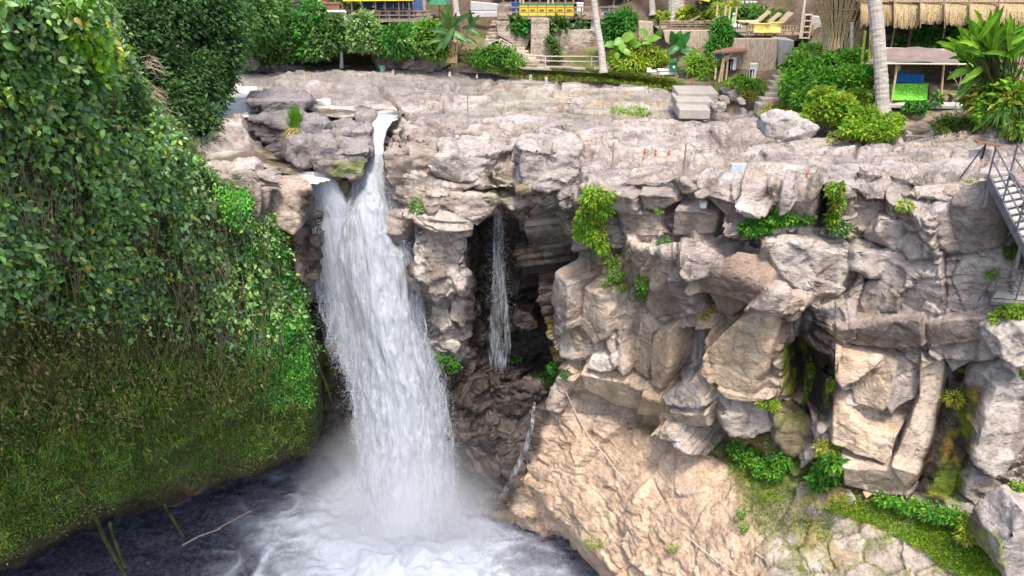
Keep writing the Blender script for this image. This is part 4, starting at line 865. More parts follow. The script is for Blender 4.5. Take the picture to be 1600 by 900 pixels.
def cover(name, label, poly, n, L, ratio, pal, accent=None, frac=.03, mat='leaf', down=1.0, out=.35, spread=.9, prot=(.0, .55), detail=1, cl=(30, .25), up=.7, seed=0, kind='stuff', tilt=.55, bright=1.35):
    cx, thr = cl
    q = sample_poly(poly, n, lambda q: np.clip(.30+sstep(thr-.5, thr+.2, fbm(np.stack([q[:, 0]/cx, q[:, 1]/cx, 0*q[:, 0]+seed], -1), 3, 300+seed)), 0, 1))
    q = q+RNG.normal(0, 7, q.shape); d = lY(q[:, 0], q[:, 1]); ok = d < 1e8; q, d = q[ok], d[ok]; n = len(q)
    dep = RNG.uniform(prot[0], prot[1], n); pos = P(q[:, 0], q[:, 1], d-dep); pos[:, 2] += RNG.normal(0, .05, n)
    size = RNG.uniform(L[0], L[1], n)
    # patches of bigger and smaller leaves and of two tones
    tone = bright*(1+.9*fbm(pos*.5, 4, 320+seed)+.2*fbm(pos*2.5, 2, 325+seed)); size *= 1+.3*fbm(pos*.9+20, 2, 330+seed)
    cc = palette(n, pal, accent, frac)*tone[:, None]
    o = leaves_mesh(name, pos, droop(n, down, spread, out), facing(n, tilt, up), size, size*ratio, cc, M[mat], detail=detail)
    return props(o, label, kind=kind)
ZONE1 = [(-60, -40), (120, -40), (178, 50), (205, 130), (262, 195), (306, 250), (318, 296), (350, 300), (395, 318), (420, 362), (452, 388), (470, 430), (468, 480), (430, 520), (360, 560), (300, 520), (200, 500), (100, 490), (-60, 470)]
def sprigs(label, poly, nc, per, L, ratio, pal, accent, frac, seed, bright=2.1, rad=.30, mat='leaf', name='creeper_leaves', dn=.7, detail=2):
    q = sample_poly(poly, nc, lambda q: np.clip(.25+sstep(-.25, .35, fbm(np.stack([q[:, 0]/46, q[:, 1]/46, 0*q[:, 0]+seed], -1), 3, 350+seed)), 0, 1))+RNG.normal(0, 5, (nc, 2))
    d = lY(q[:, 0], q[:, 1]); q, d = q[d < 1e8], d[d < 1e8]; nc = len(q); bump_ = np.clip(fbm(np.stack([q[:, 0]/60, q[:, 1]/60, 0*q[:, 0]+5+seed], -1), 3, 352)+.3, 0, 1)
    ctr = P(q[:, 0], q[:, 1], d-.10-1.1*bump_*RNG.random(nc)); hang = RNG.normal(0, .35, (nc, 3)); hang[:, 2] -= dn; hang[:, 1] -= .35; hang[:, 0] += .25
    n = nc*per; i = np.repeat(np.arange(nc), per); t = np.tile(np.arange(per)/per, nc)[:, None]
    pos = ctr[i]+hang[i]*t*rad*1.8+RNG.normal(0, rad*.30, (n, 3)); ax = hang[i]*.55+RNG.normal(0, .75, (n, 3)); ax[:, 2] -= .25
    sz = RNG.uniform(L[0], L[1], n)*np.repeat(RNG.uniform(.75, 1.2, nc), per)
    tone = bright*np.repeat(RNG.uniform(.65, 1.25, nc), per)*(1+.45*fbm(pos*.5, 3, 354+seed))
    o = leaves_mesh(name, pos, ax, facing(n, .75, .9), sz, sz*ratio, palette(n, pal, accent, frac)*tone[:, None], M[mat], detail=detail); return props(o, label, kind='stuff')
sprigs('large glossy green creeper leaves in hanging sprigs down the cliff on the left', ZONE1, 1850, 10, (.10, .25), .58, 'glossy', 'autumn', .03, 1)
sprigs('yellow-green younger sprigs scattered through the creeper', ZONE1, 170, 9, (.08, .17), .5, 'bright', 'lime', .4, 2, 1.3, .22)
sprigs('small hanging fern fronds in clumps on the lower cliff', [(-60, 560), (120, 540), (420, 540), (480, 600), (480, 690), (250, 740), (120, 790), (-60, 860)], 420, 12, (.14, .34), .15, 'mossy', 'olive', .35, 4, 1.6, .16, 'soft_leaf', 'fern_fronds', .8, 1)
sprigs('withered vine sprigs hanging over the bare earth midway down', [(-60, 440), (300, 500), (430, 520), (400, 620), (-60, 690)], 420, 10, (.10, .22), .4, 'olive', 'brown', .18, 6, 1.5, .28, 'soft_leaf', 'withered_creeper', 1.1, 1)
cover('creeper_leaves', 'smaller dark leaves filling in between the big creeper leaves', ZONE1, 8000, (.07, .15), .6, 'dark', 'mid', .25, prot=(-.1, .3), seed=3, bright=1.0)
cover('sun_coloured_leaves', 'creeper leaves at the top left, coloured yellow-green as if sunlit', [(90, -40), (150, -20), (185, 55), (180, 130), (130, 90), (80, 20)], 1100, (.12, .26), .6, 'bright', 'lime', .4, detail=2, prot=(.1, .8), seed=5)  # sunlight put into the leaf colour by a brighter palette
cover('withered_creeper', 'brownish olive hanging leaves midway down the cliff', [(-60, 400), (120, 430), (300, 480), (420, 520), (440, 600), (300, 640), (150, 640), (-60, 700)], 8500, (.09, .22), .33, 'olive', 'mossy', .4, mat='soft_leaf', down=1.5, spread=.6, prot=(0, .5), cl=(26, .15), seed=7, bright=1.3)
cover('fern_leaves', 'bright green small leaves on the edge beside the falls', [(330, 300), (392, 300), (425, 365), (462, 400), (478, 470), (484, 560), (488, 640), (420, 640), (380, 540), (400, 440), (372, 350)], 16000, (.05, .14), .55, 'emerald', 'bright', .2, prot=(0, .45), cl=(22, .1), seed=9)
cover('fern_leaves', 'bright green leaves climbing over the pale rock slab', [(338, 276), (388, 268), (392, 320), (372, 350), (350, 330)], 1800, (.06, .15), .6, 'emerald', 'bright', .35, prot=(.2, .8), seed=10)
cover('moss_and_ferns', 'tiny ferns and moss on the lower cliff above the pool', [(-60, 640), (80, 640), (250, 560), (480, 580), (484, 700), (390, 732), (300, 755), (215, 780), (130, 812), (-60, 900)], 56000, (.035, .12), .5, 'mossy', 'olive', .25, mat='moss', prot=(-.02, .22), cl=(40, .15), detail=0, seed=12, spread=1.2, bright=1.25)
cover('moss_and_ferns', 'hanging fern fronds among the moss of the lower cliff', [(-60, 620), (60, 600), (160, 560), (420, 560), (470, 640), (420, 690), (250, 720), (120, 740), (-60, 820)], 5200, (.12, .30), .16, 'mossy', 'olive', .35, mat='soft_leaf', down=1.4, spread=.5, prot=(.05, .35), seed=14, bright=1.3)
# hanging stems
OUTL = [(-330, -140), (-60, -100), (-50, 470), (-330, 500)]
cover('creeper_leaves', 'creeper leaves continuing left of the cliff', OUTL, 6500, (.14, .30), .6, 'glossy', 'autumn', .03, detail=1, prot=(0, .6), seed=21, bright=1.8)
cover('moss_and_ferns', 'moss and withered leaves continuing on the lower cliff at the far left', [(-330, 490), (-50, 470), (-50, 900), (-330, 930)], 12000, (.06, .18), .4, 'mossy', 'olive', .35, mat='moss', detail=0, seed=22)
# leaves and sprigs along the top edge, so that the crest is ragged
iu_ = np.array([0, 8, 14]); sel = np.argwhere((lu_ > -330) & (lu_ < 500)); sel = sel[(sel[:, 0] < 26)]
w_ = np.exp(-((sel[:, 0]-8)/8.0)**2); sel = sel[RNG.choice(len(sel), 10500, p=w_/w_.sum())]
pos = lp2[sel[:, 0], sel[:, 1]]; keep = to_px(pos)[1] < 560; pos = pos[keep]; n_ = len(pos); tuft = np.clip(fbm(pos*1.3, 3, 340)+.25, 0, 1)
pos = pos+RNG.normal(0, .10, (n_, 3))+np.array([.35, -.25, .5])*(tuft*RNG.random(n_)*1.3)[:, None]
s_ = RNG.uniform(.10, .24, n_); o = leaves_mesh('creeper_leaves', pos, droop(n_, .5, .9, .1), facing(n_, .6, .8), s_, s_*.55, palette(n_, 'glossy', 'bright', .3)*(1+.4*fbm(pos*.8, 3, 341))[:, None], M['leaf'], detail=1); props(o, 'leaves along the ragged crest of the creepers on the left', kind='stuff')
vb = MB()
for i in range(210):
    u0 = RNG.uniform(-10, 440); v0 = np.interp(u0, [0, 300, 440], [230, 320, 400])+RNG.uniform(-60, 140); L_ = RNG.uniform(60, 210); sl = RNG.uniform(-.6, 1.1)
    if RNG.random() < .6: sl = RNG.uniform(-.12, .2)
    pts = []
    for t in np.linspace(0, 1, 7):
        u = u0+sl*L_*t+8*math.sin(3*t+i); v = v0+L_*(t if abs(sl) < .3 else t*.75+.25*t*t)
        d = float(lY(np.array([u]), np.array([v]))[0])
        if d > 1e8: break
        pts.append(P(u, v, d-.45-.25*math.sin(math.pi*t)))
    if len(pts) > 3: vb.tube(pts, RNG.uniform(.007, .015), 4, .005)
o = vb.build('creeper_stems', M['twig']); props(o, 'bare stems of the creeper hanging down the cliff', kind='stuff')
# mossy roots down to the pool
for lab, pts in (('mossy root hanging from the cliff foot to the pool in the bottom left', [(148, 806, 26.9), (165, 845, 26.6), (182, 875, 26.2), (205, 915, 25.6)]), ('thinner mossy root reaching the pool right of the thick one', [(247, 765, 28.8), (258, 790, 28.8), (272, 815, 28.4), (288, 842, 28.0)]), ('short mossy root beside the thick hanging root', [(172, 815, 26.9), (176, 835, 26.8), (186, 862, 26.4), (196, 888, 26.0)])):
    m = MB().tube([P(*q) for q in pts], .09 if 'thick ' not in lab else .08, 8, .05, .25); o = solo(m.build('hanging_root', M['moss_bark'] if 'moss_bark' in M else M['soil_green']), P(*pts[0])); props(o, lab, 'root')
o = solo(MB().tube([P(340, 826, 30.6), P(365, 812, 31.2), P(392, 798, 31.8)], .05, 6, .03).build('branch', M['wood']), P(340, 826, 30.6)); props(o, 'thin brown branch floating in the dark pool', 'branch')
o = solo(MB().tube([P(285, 852, 29.6), P(310, 838, 30.2), P(345, 826, 30.6)], .05, 6, .03).build('branch', M['bark_dark']), P(285, 852, 29.6)); props(o, 'grey stick floating in the pool left of the brown branch', 'branch')

# shrubs and trees as clouds of leaves over lobes
ICO = None
def ico(sub=3):
    bm = bmesh.new(); bmesh.ops.create_icosphere(bm, subdivisions=sub, radius=1); v = np.array([x.co[:] for x in bm.verts]); f = np.array([[x.index for x in y.verts] for y in bm.faces]); bm.free(); return v, f
IV, IF = ico(3)
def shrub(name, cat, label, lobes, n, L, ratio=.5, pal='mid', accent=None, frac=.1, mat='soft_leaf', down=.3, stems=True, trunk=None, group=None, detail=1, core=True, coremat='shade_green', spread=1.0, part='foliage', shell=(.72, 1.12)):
    "lobes: (u, v, Y, half width px, half height px[, half depth m])"
    C = []; 
    for q in lobes:
        u, v, Y, a, b = q[:5]; k = Y/float(ray(v)[0])/F; C.append((P(u, v, Y), np.array([a*k, (q[5] if len(q) > 5 else max(a, b)*k*.8), b*k])))
    low = min(C, key=lambda c: c[0][2]-c[1][2]); base = np.array([np.mean([c[0][0] for c in C]), np.mean([c[0][1] for c in C]), low[0][2]-low[1][2]])
    root = empty(name, base, label, cat, group)
    w = np.array([(c[1][0]*c[1][2]) for c in C]); w /= w.sum(); idx = RNG.choice(len(C), n, p=w)
    ctr = np.array([c[0] for c in C])[idx]; rad = np.array([c[1] for c in C])[idx]
    d = RNG.normal(size=(n, 3)); d /= np.linalg.norm(d, axis=1)[:, None]
    d[:, 1] = np.where(RNG.random(n) < .6, -np.abs(d[:, 1]), d[:, 1])
    lum = 1+.5*fbm(ctr*.3+d*2.6, 4, 400)
    pos = ctr+d*rad*(RNG.uniform(shell[0], shell[1], n)*lum)[:, None]
    ax = d*1.0+RNG.normal(0, .5*spread, (n, 3)); ax[:, 2] -= down
    nr = np.cross(ax, RNG.normal(size=(n, 3))); nr[:, 2] = np.abs(nr[:, 2])+.25; nr[:, 1] -= .3
    size = RNG.uniform(L[0], L[1], n); tone = 1+.4*fbm(pos*1.1, 3, 410)
    leaves_mesh(part, pos, ax, nr, size, size*ratio, palette(n, pal, accent, frac)*tone[:, None], M[mat], root, detail)
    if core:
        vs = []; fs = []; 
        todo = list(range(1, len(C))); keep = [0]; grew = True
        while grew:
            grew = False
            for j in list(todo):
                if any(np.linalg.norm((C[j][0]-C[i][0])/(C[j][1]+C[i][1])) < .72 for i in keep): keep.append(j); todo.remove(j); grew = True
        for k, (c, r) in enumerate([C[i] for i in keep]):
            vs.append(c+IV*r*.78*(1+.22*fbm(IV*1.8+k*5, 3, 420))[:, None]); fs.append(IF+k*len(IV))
        arr_mesh('crown_core', np.concatenate(vs)-base, np.concatenate(fs), M[coremat], root)  # added core fills the gaps; default colour carries shade inside the crown
    if trunk:
        MB().tube([P(*q) for q in trunk[0]], trunk[1], 8, trunk[1]*.6).build('trunk', M['bark_dark'], root)
    elif stems:
        m = MB(); 
        for c, r in C[:6]:
            for _ in range(3): m.tube([base+RNG.normal(0, .05, 3), base*.5+c*.5+RNG.normal(0, .1, 3), c+RNG.normal(0, .1, 3)], .018, 4, .008)
        m.build('stem', M['twig'], root)
    return root
def bigleaf(name, cat, label, ctr, leaves, pal='bright', stem=True, cup=.1):
    "a plant of a few large blades; leaves: (u, v, Y, length px, width px, angle deg (0 = right, 90 = up))"
    base = np.array(P(*ctr)); root = empty(name, base, label, cat); 
    m = MB(); k = 0
    for (u, v, Y, L_, W_, ang) in leaves:
        k += 1; px = Y/float(ray(v)[0])/F; c = np.array(P(u, v, Y)); a = math.radians(ang)
        ax = np.array([math.cos(a), -.35, math.sin(a)]); ax /= np.linalg.norm(ax); nr = np.array([-.2*math.sin(a), -.75, .65]); sd_ = np.cross(ax, nr); sd_ /= np.linalg.norm(sd_); up = np.cross(sd_, ax)
        N = 9; vs = []; L2, W2 = L_*px, W_*px
        heart = W_ > L_*.55
        for i in range(N):
            t = i/(N-1); wd = (math.sin(math.pi*min(1, (t*.92+.06))**(.75 if heart else .9))**.8)*W2/2
            y = (t-.5)*L2; bend = -.35*L2*(t-.35)**2
            for s in (-1, -.5, 0, .5, 1):
                rip = .03*L2*math.sin(t*16+s*3+k)*abs(s)
                vs.append(c+ax*y+sd_*wd*s+up*(bend+cup*L2*abs(s)*.6+rip))
        col = np.repeat(palette(1, pal), len(vs), 0)
        o = arr_mesh('leaf', np.array(vs)-base, grid_faces(N, 5), M['leaf'], root, col, True)
        if stem: m.tube([base, (base+c)/2+np.array([0, -.05, .1]), c-ax*L2*.45], .02, 5, .012)
    if stem: m.build('stem', M['soil_green'], root)
    return root
def blades(name, cat, label, u, v, Y, n, L, w, pal, spread=.5, lean=(0, 0, 1), group=None, droopy=.5, width_px=0, mat='soft_leaf', part='blade'):
    "grass-like tuft of curved blades"
    base = np.array(P(u, v, Y)); root = empty(name, base, label, cat, group) if name else None
    ln_ = RNG.uniform(L*.55, L, n); d = np.array(lean)+RNG.normal(0, spread, (n, 3))*np.array([1, 1, .3]); d /= np.linalg.norm(d, axis=1)[:, None]
    side = np.cross(d, RNG.normal(size=(n, 3))); side /= np.linalg.norm(side, axis=1)[:, None]; K = 5; vs = []
    b0 = RNG.normal(0, .06, (n, 3))*np.array([1, 1, .2]); b0[:, 0] += RNG.uniform(-1, 1, n)*width_px*Y/F
    for i in range(K):
        t = i/(K-1); c_ = b0+d*(ln_*t)[:, None]+np.array([0, 0, -1])*(ln_*droopy*t*t)[:, None]; ww = w*(1-t)**.6*.5+.001
        vs += [c_-side*ww, c_+side*ww]
    vs = np.stack(vs, 1); b = np.arange(n)[:, None]*2*K; f = np.concatenate([b+np.array((2*i, 2*i+1, 2*i+3, 2*i+2)) for i in range(K-1)])
    arr_mesh(part, vs.reshape(-1, 3), f, M[mat], root, np.repeat(palette(n, pal), 2*K, 0)); return root
# ------------------------------------------------------------------ far bank
BK = {
 -400: [(122, Zk, 20.0), (98, Yk, 47), (70, Yk, 48), (45, Yk, 49), (15, Yk, 52), (-150, Yk, 62)],
 400: [(114, Yk, 45.5), (97, Yk, 48.5), (84, Yk, 47), (60, Yk, 48), (20, Yk, 50), (-150, Yk, 60)],
 540: [(112, Yk, 45.8), (97, Yk, 48.8), (84, Yk, 47.3), (60, Yk, 48), (30, Yk, 49.5), (-150, Yk, 60)],
 690: [(112, Yk, 45.6), (95, Yk, 47.5), (82, Yk, 46.5), (60, Yk, 47), (36, Yk, 48.5), (-150, Yk, 60)],
 730: [(114, Yk, 45.2), (100, Yk, 45.8), (85, Yk, 46), (60, Yk, 46.8), (32, Yk, 48), (-150, Yk, 60)],
 780: [(116, Yk, 44.8), (104, Yk, 45), (84, Yk, 46), (58, Yk, 47.2), (30, Yk, 48.5), (-150, Yk, 60)],
 850: [(133, Zk, 19.3), (106, Yk, 43.8), (102, Yk, 45.6), (60, Yk, 47.6), (26, Yk, 49), (-150, Yk, 60)],
 950: [(138, Zk, 19.3), (112, Yk, 42.4), (107, Yk, 44), (60, Yk, 46.5), (34, Yk, 48), (-150, Yk, 60)],
 1040: [(159, Zk, 19.3), (122, Yk, 40.5), (116, Yk, 42), (85, Yk, 43.5), (48, Yk, 45.2), (-150, Yk, 59)],
 1070: [(185, Zk, 19.3), (128, Yk, 39.4), (118, Yk, 41), (85, Yk, 42.7), (46, Yk, 44.6), (-150, Yk, 58)],
 1140: [(195, Zk, 19.3), (134, Yk, 37.9), (110, Yk, 39), (85, Yk, 40.6), (55, Yk, 42.5), (-150, Yk, 57)],
 1230: [(197, Zk, 19.3), (140, Yk, 36.6), (105, Yk, 38.4), (80, Yk, 39.8), (60, Yk, 41.5), (-150, Yk, 55)],
 1290: [(209, Zk, 19.3), (150, Yk, 33.5), (118, Yk, 34.8), (90, Yk, 36), (66, Yk, 38), (-150, Yk, 54)],
 1360: [(233, Zk, 19.3), (178, Yk, 30.2), (150, Yk, 32), (110, Yk, 34.5), (72, Yk, 37), (-150, Yk, 52)],
 1400: [(226, Yk, 27.8), (178, Yk, 29.8), (158, Yk, 30.7), (124, Yk, 35.6), (66, Yk, 37), (-150, Yk, 50)],
 1500: [(226, Yk, 27.2), (182, Yk, 29.4), (160, Yk, 30.3), (124, Yk, 35.2), (66, Yk, 37), (-150, Yk, 50)],
 1545: [(232, Yk, 26.6), (190, Yk, 28.4), (150, Yk, 29.6), (110, Yk, 31.2), (50, Yk, 33), (-150, Yk, 50)],
 2000: [(240, Yk, 25), (190, Yk, 27), (150, Yk, 28.5), (100, Yk, 30), (40, Yk, 32), (-150, Yk, 50)],
}
bp = loft(BK, np.arange(-400, 2001, 4.0), [22, 22, 26, 26, 40], smooth=2, usm=5)
bu, bv = to_px(bp); bn = grid_normals(bp)
bp = bp+np.array([0, -1, .3])*(.30*fbm(bp*.7, 4, 501)+.16*fbm(bp*2.4, 4, 503))[..., None]
c = mixc(np.broadcast_to(np.array([.20, .145, .10]), bp.shape).copy(), np.array([.34, .26, .18]), sstep(-.2, .4, fbm(bp*.6, 3, 505)))
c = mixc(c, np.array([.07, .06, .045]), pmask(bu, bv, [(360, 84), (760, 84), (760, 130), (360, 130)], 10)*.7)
c = mixc(c, np.array([.12, .17, .02]), sstep(-.15, .2, fbm(bp*1.4, 4, 507))*.75*pmask(bu, bv, [(740, 60), (1060, 80), (1060, 140), (760, 130)], 20))
c = mixc(c, np.array([.10, .16, .02]), sstep(.0, .3, fbm(bp*1.1, 4, 509))*.8)
c = mixc(c, np.array([.46, .36, .25]), pmask(bu, bv, [(1390, 165), (1520, 165), (1560, 240), (1380, 240)], 12)*sstep(-.3, .2, fbm(bp*1.2, 3, 510))*.9)
c = mixc(c, np.array([.10, .065, .04]), sstep(62, 45, bv)*.8)  # bank top painted dark brown for the shaded interiors behind the decks
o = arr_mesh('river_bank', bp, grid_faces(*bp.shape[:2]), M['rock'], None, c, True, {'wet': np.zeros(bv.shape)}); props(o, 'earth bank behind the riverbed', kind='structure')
BG = np.full((300//4, 2500//4), 1e9); a_ = ((bu+450)//4).astype(int); b_ = ((bv)//4).astype(int); k_ = (a_ >= 0) & (a_ < BG.shape[1]) & (b_ >= 0) & (b_ < BG.shape[0])
np.minimum.at(BG, (b_[k_], a_[k_]), bp[..., 1][k_])
def bY(u, v):
    w = BG[max(0, int(v//4)-1):int(v//4)+2, int((u+450)//4)-1:int((u+450)//4)+2]; w = w[w < 1e8]; a = sY(u, v) if v > 90 else 1e9
    return min(float(np.median(w)) if len(w) else 45., a)
def hpost(m, u, v0, v1, Y, r, n=6, du=0, r1=None, wob=0):
    a = P(u, v1, Y); b = P(u+du, v0, Y); b = np.array([a[0]+du*Y/F, a[1], b[2]]); m.tube([a, (a+b)/2+np.array([wob, 0, 0]), b], r, n, r1); return m
def one(m, name, mat, label, cat, at, group=None, **k):
    o = solo(m.build(name, mat, **k), at); return props(o, label, cat, group)
# background growth so that the hillside closes the view
def trees(lst):
    for (lab, lobes, n, L, pal, acc, kind) in lst:
        shrub(kind, 'tree' if 'tree' in kind else 'shrub', lab, lobes, n, L, .5, pal, acc, .12, stems='tree' not in kind, trunk=([(lobes[0][0], lobes[0][1]+lobes[0][4]*1.1, lobes[0][2]), (lobes[0][0]+3, lobes[0][1], lobes[0][2])], .12) if 'tree' in kind else None)
trees([
 ('tree smothered in dark vines standing at the left end of the river', [(250, 30, 35.5, 70, 55, 2), (330, 20, 37, 60, 50, 2), (205, 40, 33.5, 38, 60, 2), (345, 75, 36.5, 42, 48, 1.6), (305, 125, 34.8, 46, 55, 1.5), (312, 188, 33.2, 34, 34, 1.2), (282, 168, 33.4, 36, 45, 1.2), (225, 100, 33.5, 35, 50, 1.5), (344, 112, 36, 24, 48, 1.4), (260, -10, 36, 90, 40, 2)], 17000, (.12, .28), 'dark', 'mid', 'vine_covered_tree'),
 ('dark green tree leaning over the far left of the river', [(395, 20, 44, 42, 40, 2), (430, 5, 47, 40, 30, 2), (400, 60, 45, 30, 24, 1.2), (425, 45, 46.5, 34, 26, 1.4)], 5200, (.14, .34), 'mid', 'dark', 'tree'),
 ('tall dark tree behind the leftmost deck', [(470, -10, 52, 60, 26, 2), (560, -20, 54, 60, 24, 2), (520, 8, 52.5, 40, 14, 1)], 3500, (.16, .34), 'dark', 'mid', 'tree'),
])
def bushes(lst, grp=None):
    for q in lst:
        lab, lobes, n, L, pal, acc = q[:6]; kw = q[6] if len(q) > 6 else {}
        lobes = [(a, b, (bY(a, b)-.5 if Y is None else Y), w, h)+tuple(r) for a, b, Y, w, h, *r in lobes]
        shrub('shrub', 'shrub', lab, lobes, n, L, kw.pop('ratio', .5), pal, acc, kw.pop('frac', .2), **kw)
bushes([
 ('bright green shrub with drooping leaves under the leftmost deck', [(478, 40, 45.8, 26, 24), (460, 62, 45.8, 22, 20), (490, 18, 45.4, 16, 16), (458, 50, 45.6, 18, 14), (480, 82, 45.5, 14, 10)], 2600, (.16, .38), 'emerald', 'pale'),
 ('rounded leafy shrub left of the bank trickle', [(510, 58, 45.4, 25, 24), (500, 76, 45.2, 20, 13), (520, 40, 45.4, 18, 16)], 2200, (.16, .34), 'mid', 'pale'),
 ('dark shrub on the slope beside the overhanging tree', [(420, 72, 45.6, 34, 22), (390, 66, 45.5, 20, 20), (440, 92, 45.4, 16, 7)], 1700, (.14, .3), 'mid', 'olive'),
 ('pale green feathery shrub right of the concrete post', [(573, 50, 45.4, 26, 18), (566, 34, 45.2, 20, 14), (582, 66, 45.2, 20, 14), (560, 62, 45.1, 14, 16)], 2600, (.14, .34), 'pale', 'bright'),
 ('broad-leaved bright shrub under the middle deck', [(622, 66, 45.0, 24, 22), (638, 56, 45.3, 24, 14), (612, 54, 45.2, 18, 12)], 2200, (.18, .38), 'emerald', 'pale'),
 ('small-leaved shrub left of the banana plant', [(662, 64, 45.0, 24, 20), (680, 78, 44.8, 20, 14), (672, 46, 45.2, 20, 14), (690, 62, 45.0, 12, 16)], 2300, (.14, .3), 'bright', 'pale'),
 ('low green shrub on the bank beside the bamboo handrail', [(790, 88, None, 20, 13), (768, 84, None, 22, 12), (806, 98, None, 14, 10), (750, 96, None, 12, 7)], 1700, (.10, .24), 'emerald', 'lime'),
 ('climbing plant hanging on the rough stone wall', [(866, 72, 45.4, 8, 12), (870, 86, 45.3, 8, 12), (858, 64, 45.5, 6, 8)], 600, (.10, .2), 'mid', 'olive'),
 ('dark leaved shrub behind the concrete wall', [(808, 36, 46.8, 12, 8), (826, 38, 46.8, 12, 9), (816, 44, 46.6, 10, 6)], 380, (.30, .5), 'emerald', 'mid', {'ratio': .6}),
 ('cluster of broad leaves beneath the deck with yellow crates', [(868, 38, 46.6, 18, 10), (900, 36, 46.8, 12, 10), (858, 44, 46.4, 10, 7)], 420, (.30, .5), 'mid', 'pale', {'ratio': .5}),
 ('rounded dark shrub right of the slender palm', [(962, 44, 44.6, 22, 20), (978, 32, 44.8, 14, 16), (950, 60, 44.4, 12, 14)], 2000, (.15, .32), 'emerald', 'mid'),
 ('mass of yellow-green ferns behind the path', [(975, 90, 43.0, 22, 15), (1000, 84, 43.0, 22, 18), (1020, 90, 42.8, 20, 15), (992, 100, 42.4, 24, 8)], 3400, (.14, .36), 'lime', 'bright', {'ratio': .25, 'down': .8}),
 ('green climber covering the post between the two lounger decks', [(1126, 44, 41.2, 14, 15), (1130, 62, 41.0, 18, 18), (1118, 74, 40.8, 14, 14), (1140, 74, 40.8, 12, 10)], 2400, (.10, .24), 'emerald', 'bright'),
 ('fern bank beside the small brown roof', [(1092, 104, 40.0, 16, 14), (1104, 118, 39.4, 14, 10), (1088, 92, 40.4, 12, 8), (1118, 98, 39.8, 12, 12)], 1700, (.14, .3), 'bright', 'lime', {'ratio': .3, 'down': .7}),
 ('tropical foliage behind the loungers', [(1165, 22, 44, 30, 12), (1200, 26, 43.5, 26, 8), (1110, 14, 45, 18, 14)], 1000, (.2, .4), 'mid', 'bright'),
 ('small green bushes above the rock basin', [(1170, 132, None, 16, 9), (1188, 140, None, 8, 12), (1160, 124, None, 10, 6)], 800, (.08, .18), 'bright', 'mid'),
 ('mound of golden moss beside the painted stairs', [(1166, 145, None, 8, 11), (1180, 152, None, 5, 9)], 900, (.04, .10), 'lime', 'autumn'),
 ('bushes crowding the right side of the painted stairs', [(1245, 105, 34.2, 22, 22), (1262, 88, 34.8, 22, 18), (1240, 135, 33.2, 20, 22), (1272, 120, 33.4, 22, 24), (1255, 155, 32.2, 18, 14)], 5600, (.09, .22), 'bright', 'emerald', {'frac': .4}),
 ('leafy mass below the woven bamboo tower', [(1300, 100, 33.4, 26, 18), (1330, 96, 33.4, 24, 18), (1296, 130, 32, 28, 22), (1335, 125, 31.8, 26, 22), (1352, 104, 32.8, 14, 20)], 6500, (.10, .24), 'bright', 'emerald', {'frac': .4}),
 ('light green broad-leaved bush in front of the woven tower', [(1285, 158, 31.0, 22, 20), (1310, 170, 30.2, 26, 20), (1272, 178, 30.4, 14, 12), (1335, 160, 30.4, 18, 18)], 4200, (.12, .28), 'lime', 'bright', {'frac': .5, 'ratio': .7}),
 ('bright bush at the foot of the thick palm', [(1350, 185, 29.0, 24, 16), (1385, 192, 28.4, 24, 13), (1342, 200, 28.6, 22, 12), (1372, 206, 28.0, 30, 10), (1330, 205, 28.9, 14, 10)], 5200, (.08, .2), 'bright', 'lime', {'frac': .4}),
 ('golden low bush beside the bottom of the painted stairs', [(1215, 172, None, 22, 9), (1240, 176, None, 16, 8), (1200, 178, None, 10, 6)], 1700, (.05, .14), 'lime', 'autumn', {'frac': .4}),
 ('dark shrub inside the tarpaulin shelter', [(1448, 62, 34.5, 26, 12), (1420, 68, 34.5, 18, 8), (1475, 60, 34.5, 14, 12)], 1100, (.18, .36), 'mid', 'emerald'),
 ('yellowing bush beneath the ginger plant', [(1530, 150, 27.6, 20, 18), (1555, 170, 27.0, 24, 22), (1585, 160, 26.6, 26, 26), (1560, 140, 27.2, 26, 18), (1592, 195, 26.2, 18, 16)], 2400, (.16, .38), 'bright', 'autumn', {'frac': .3, 'ratio': .42}),
 ('small fern growing at the foot of the tarpaulin shelter', [(1420, 166, None, 9, 5), (1437, 168, None, 10, 7), (1464, 156, 30, 6, 9)], 350, (.12, .24), 'emerald', 'bright'),
 ('low weeds beside the wooden steps', [(1480, 192, None, 22, 7), (1508, 190, None, 18, 6), (1470, 204, None, 10, 5)], 900, (.06, .16), 'bright', 'olive', {'frac': .4}),
])
# grass and weeds along the bank edge: nobody could count them
def ground(name, label, poly, n, L, pal, acc, frac, ratio=.2, upright=1.0, yf=bY, lift=.02):
    q = sample_poly(poly, n); Y = np.array([yf(a, b) for a, b in q]); pos = P(q[:, 0], q[:, 1], Y-.06); pos[:, 2] += lift
    ax = RNG.normal(0, .6, (n, 3)); ax[:, 2] = np.abs(ax[:, 2])*.5+upright; ax[:, 1] -= .3; s = RNG.uniform(L[0], L[1], n)
    tone = 1+.4*fbm(pos*1.3, 3, 430)
    o = leaves_mesh(name, pos, ax, facing(n, .6, .5), s, s*ratio, palette(n, pal, acc, frac)*tone[:, None], M['soft_leaf'], detail=0); return props(o, label, kind='stuff')
ground('bank_grass', 'weeds and short grass on the low wall below the path', [(800, 108), (900, 112), (1000, 116), (1050, 124), (1052, 140), (990, 134), (930, 130), (850, 128), (790, 122)], 6000, (.08, .2), 'olive', 'lime', .4)
ground('bank_grass', 'bright grass round the foot of the slender palm', [(915, 108), (1000, 118), (1055, 128), (1050, 142), (960, 132), (918, 128)], 3500, (.08, .22), 'lime', 'bright', .4)
ground('bank_grass', 'grass at the edge of the rock below the thick palm', [(1310, 185), (1400, 195), (1415, 212), (1340, 224), (1300, 210)], 3500, (.06, .18), 'bright', 'lime', .4)
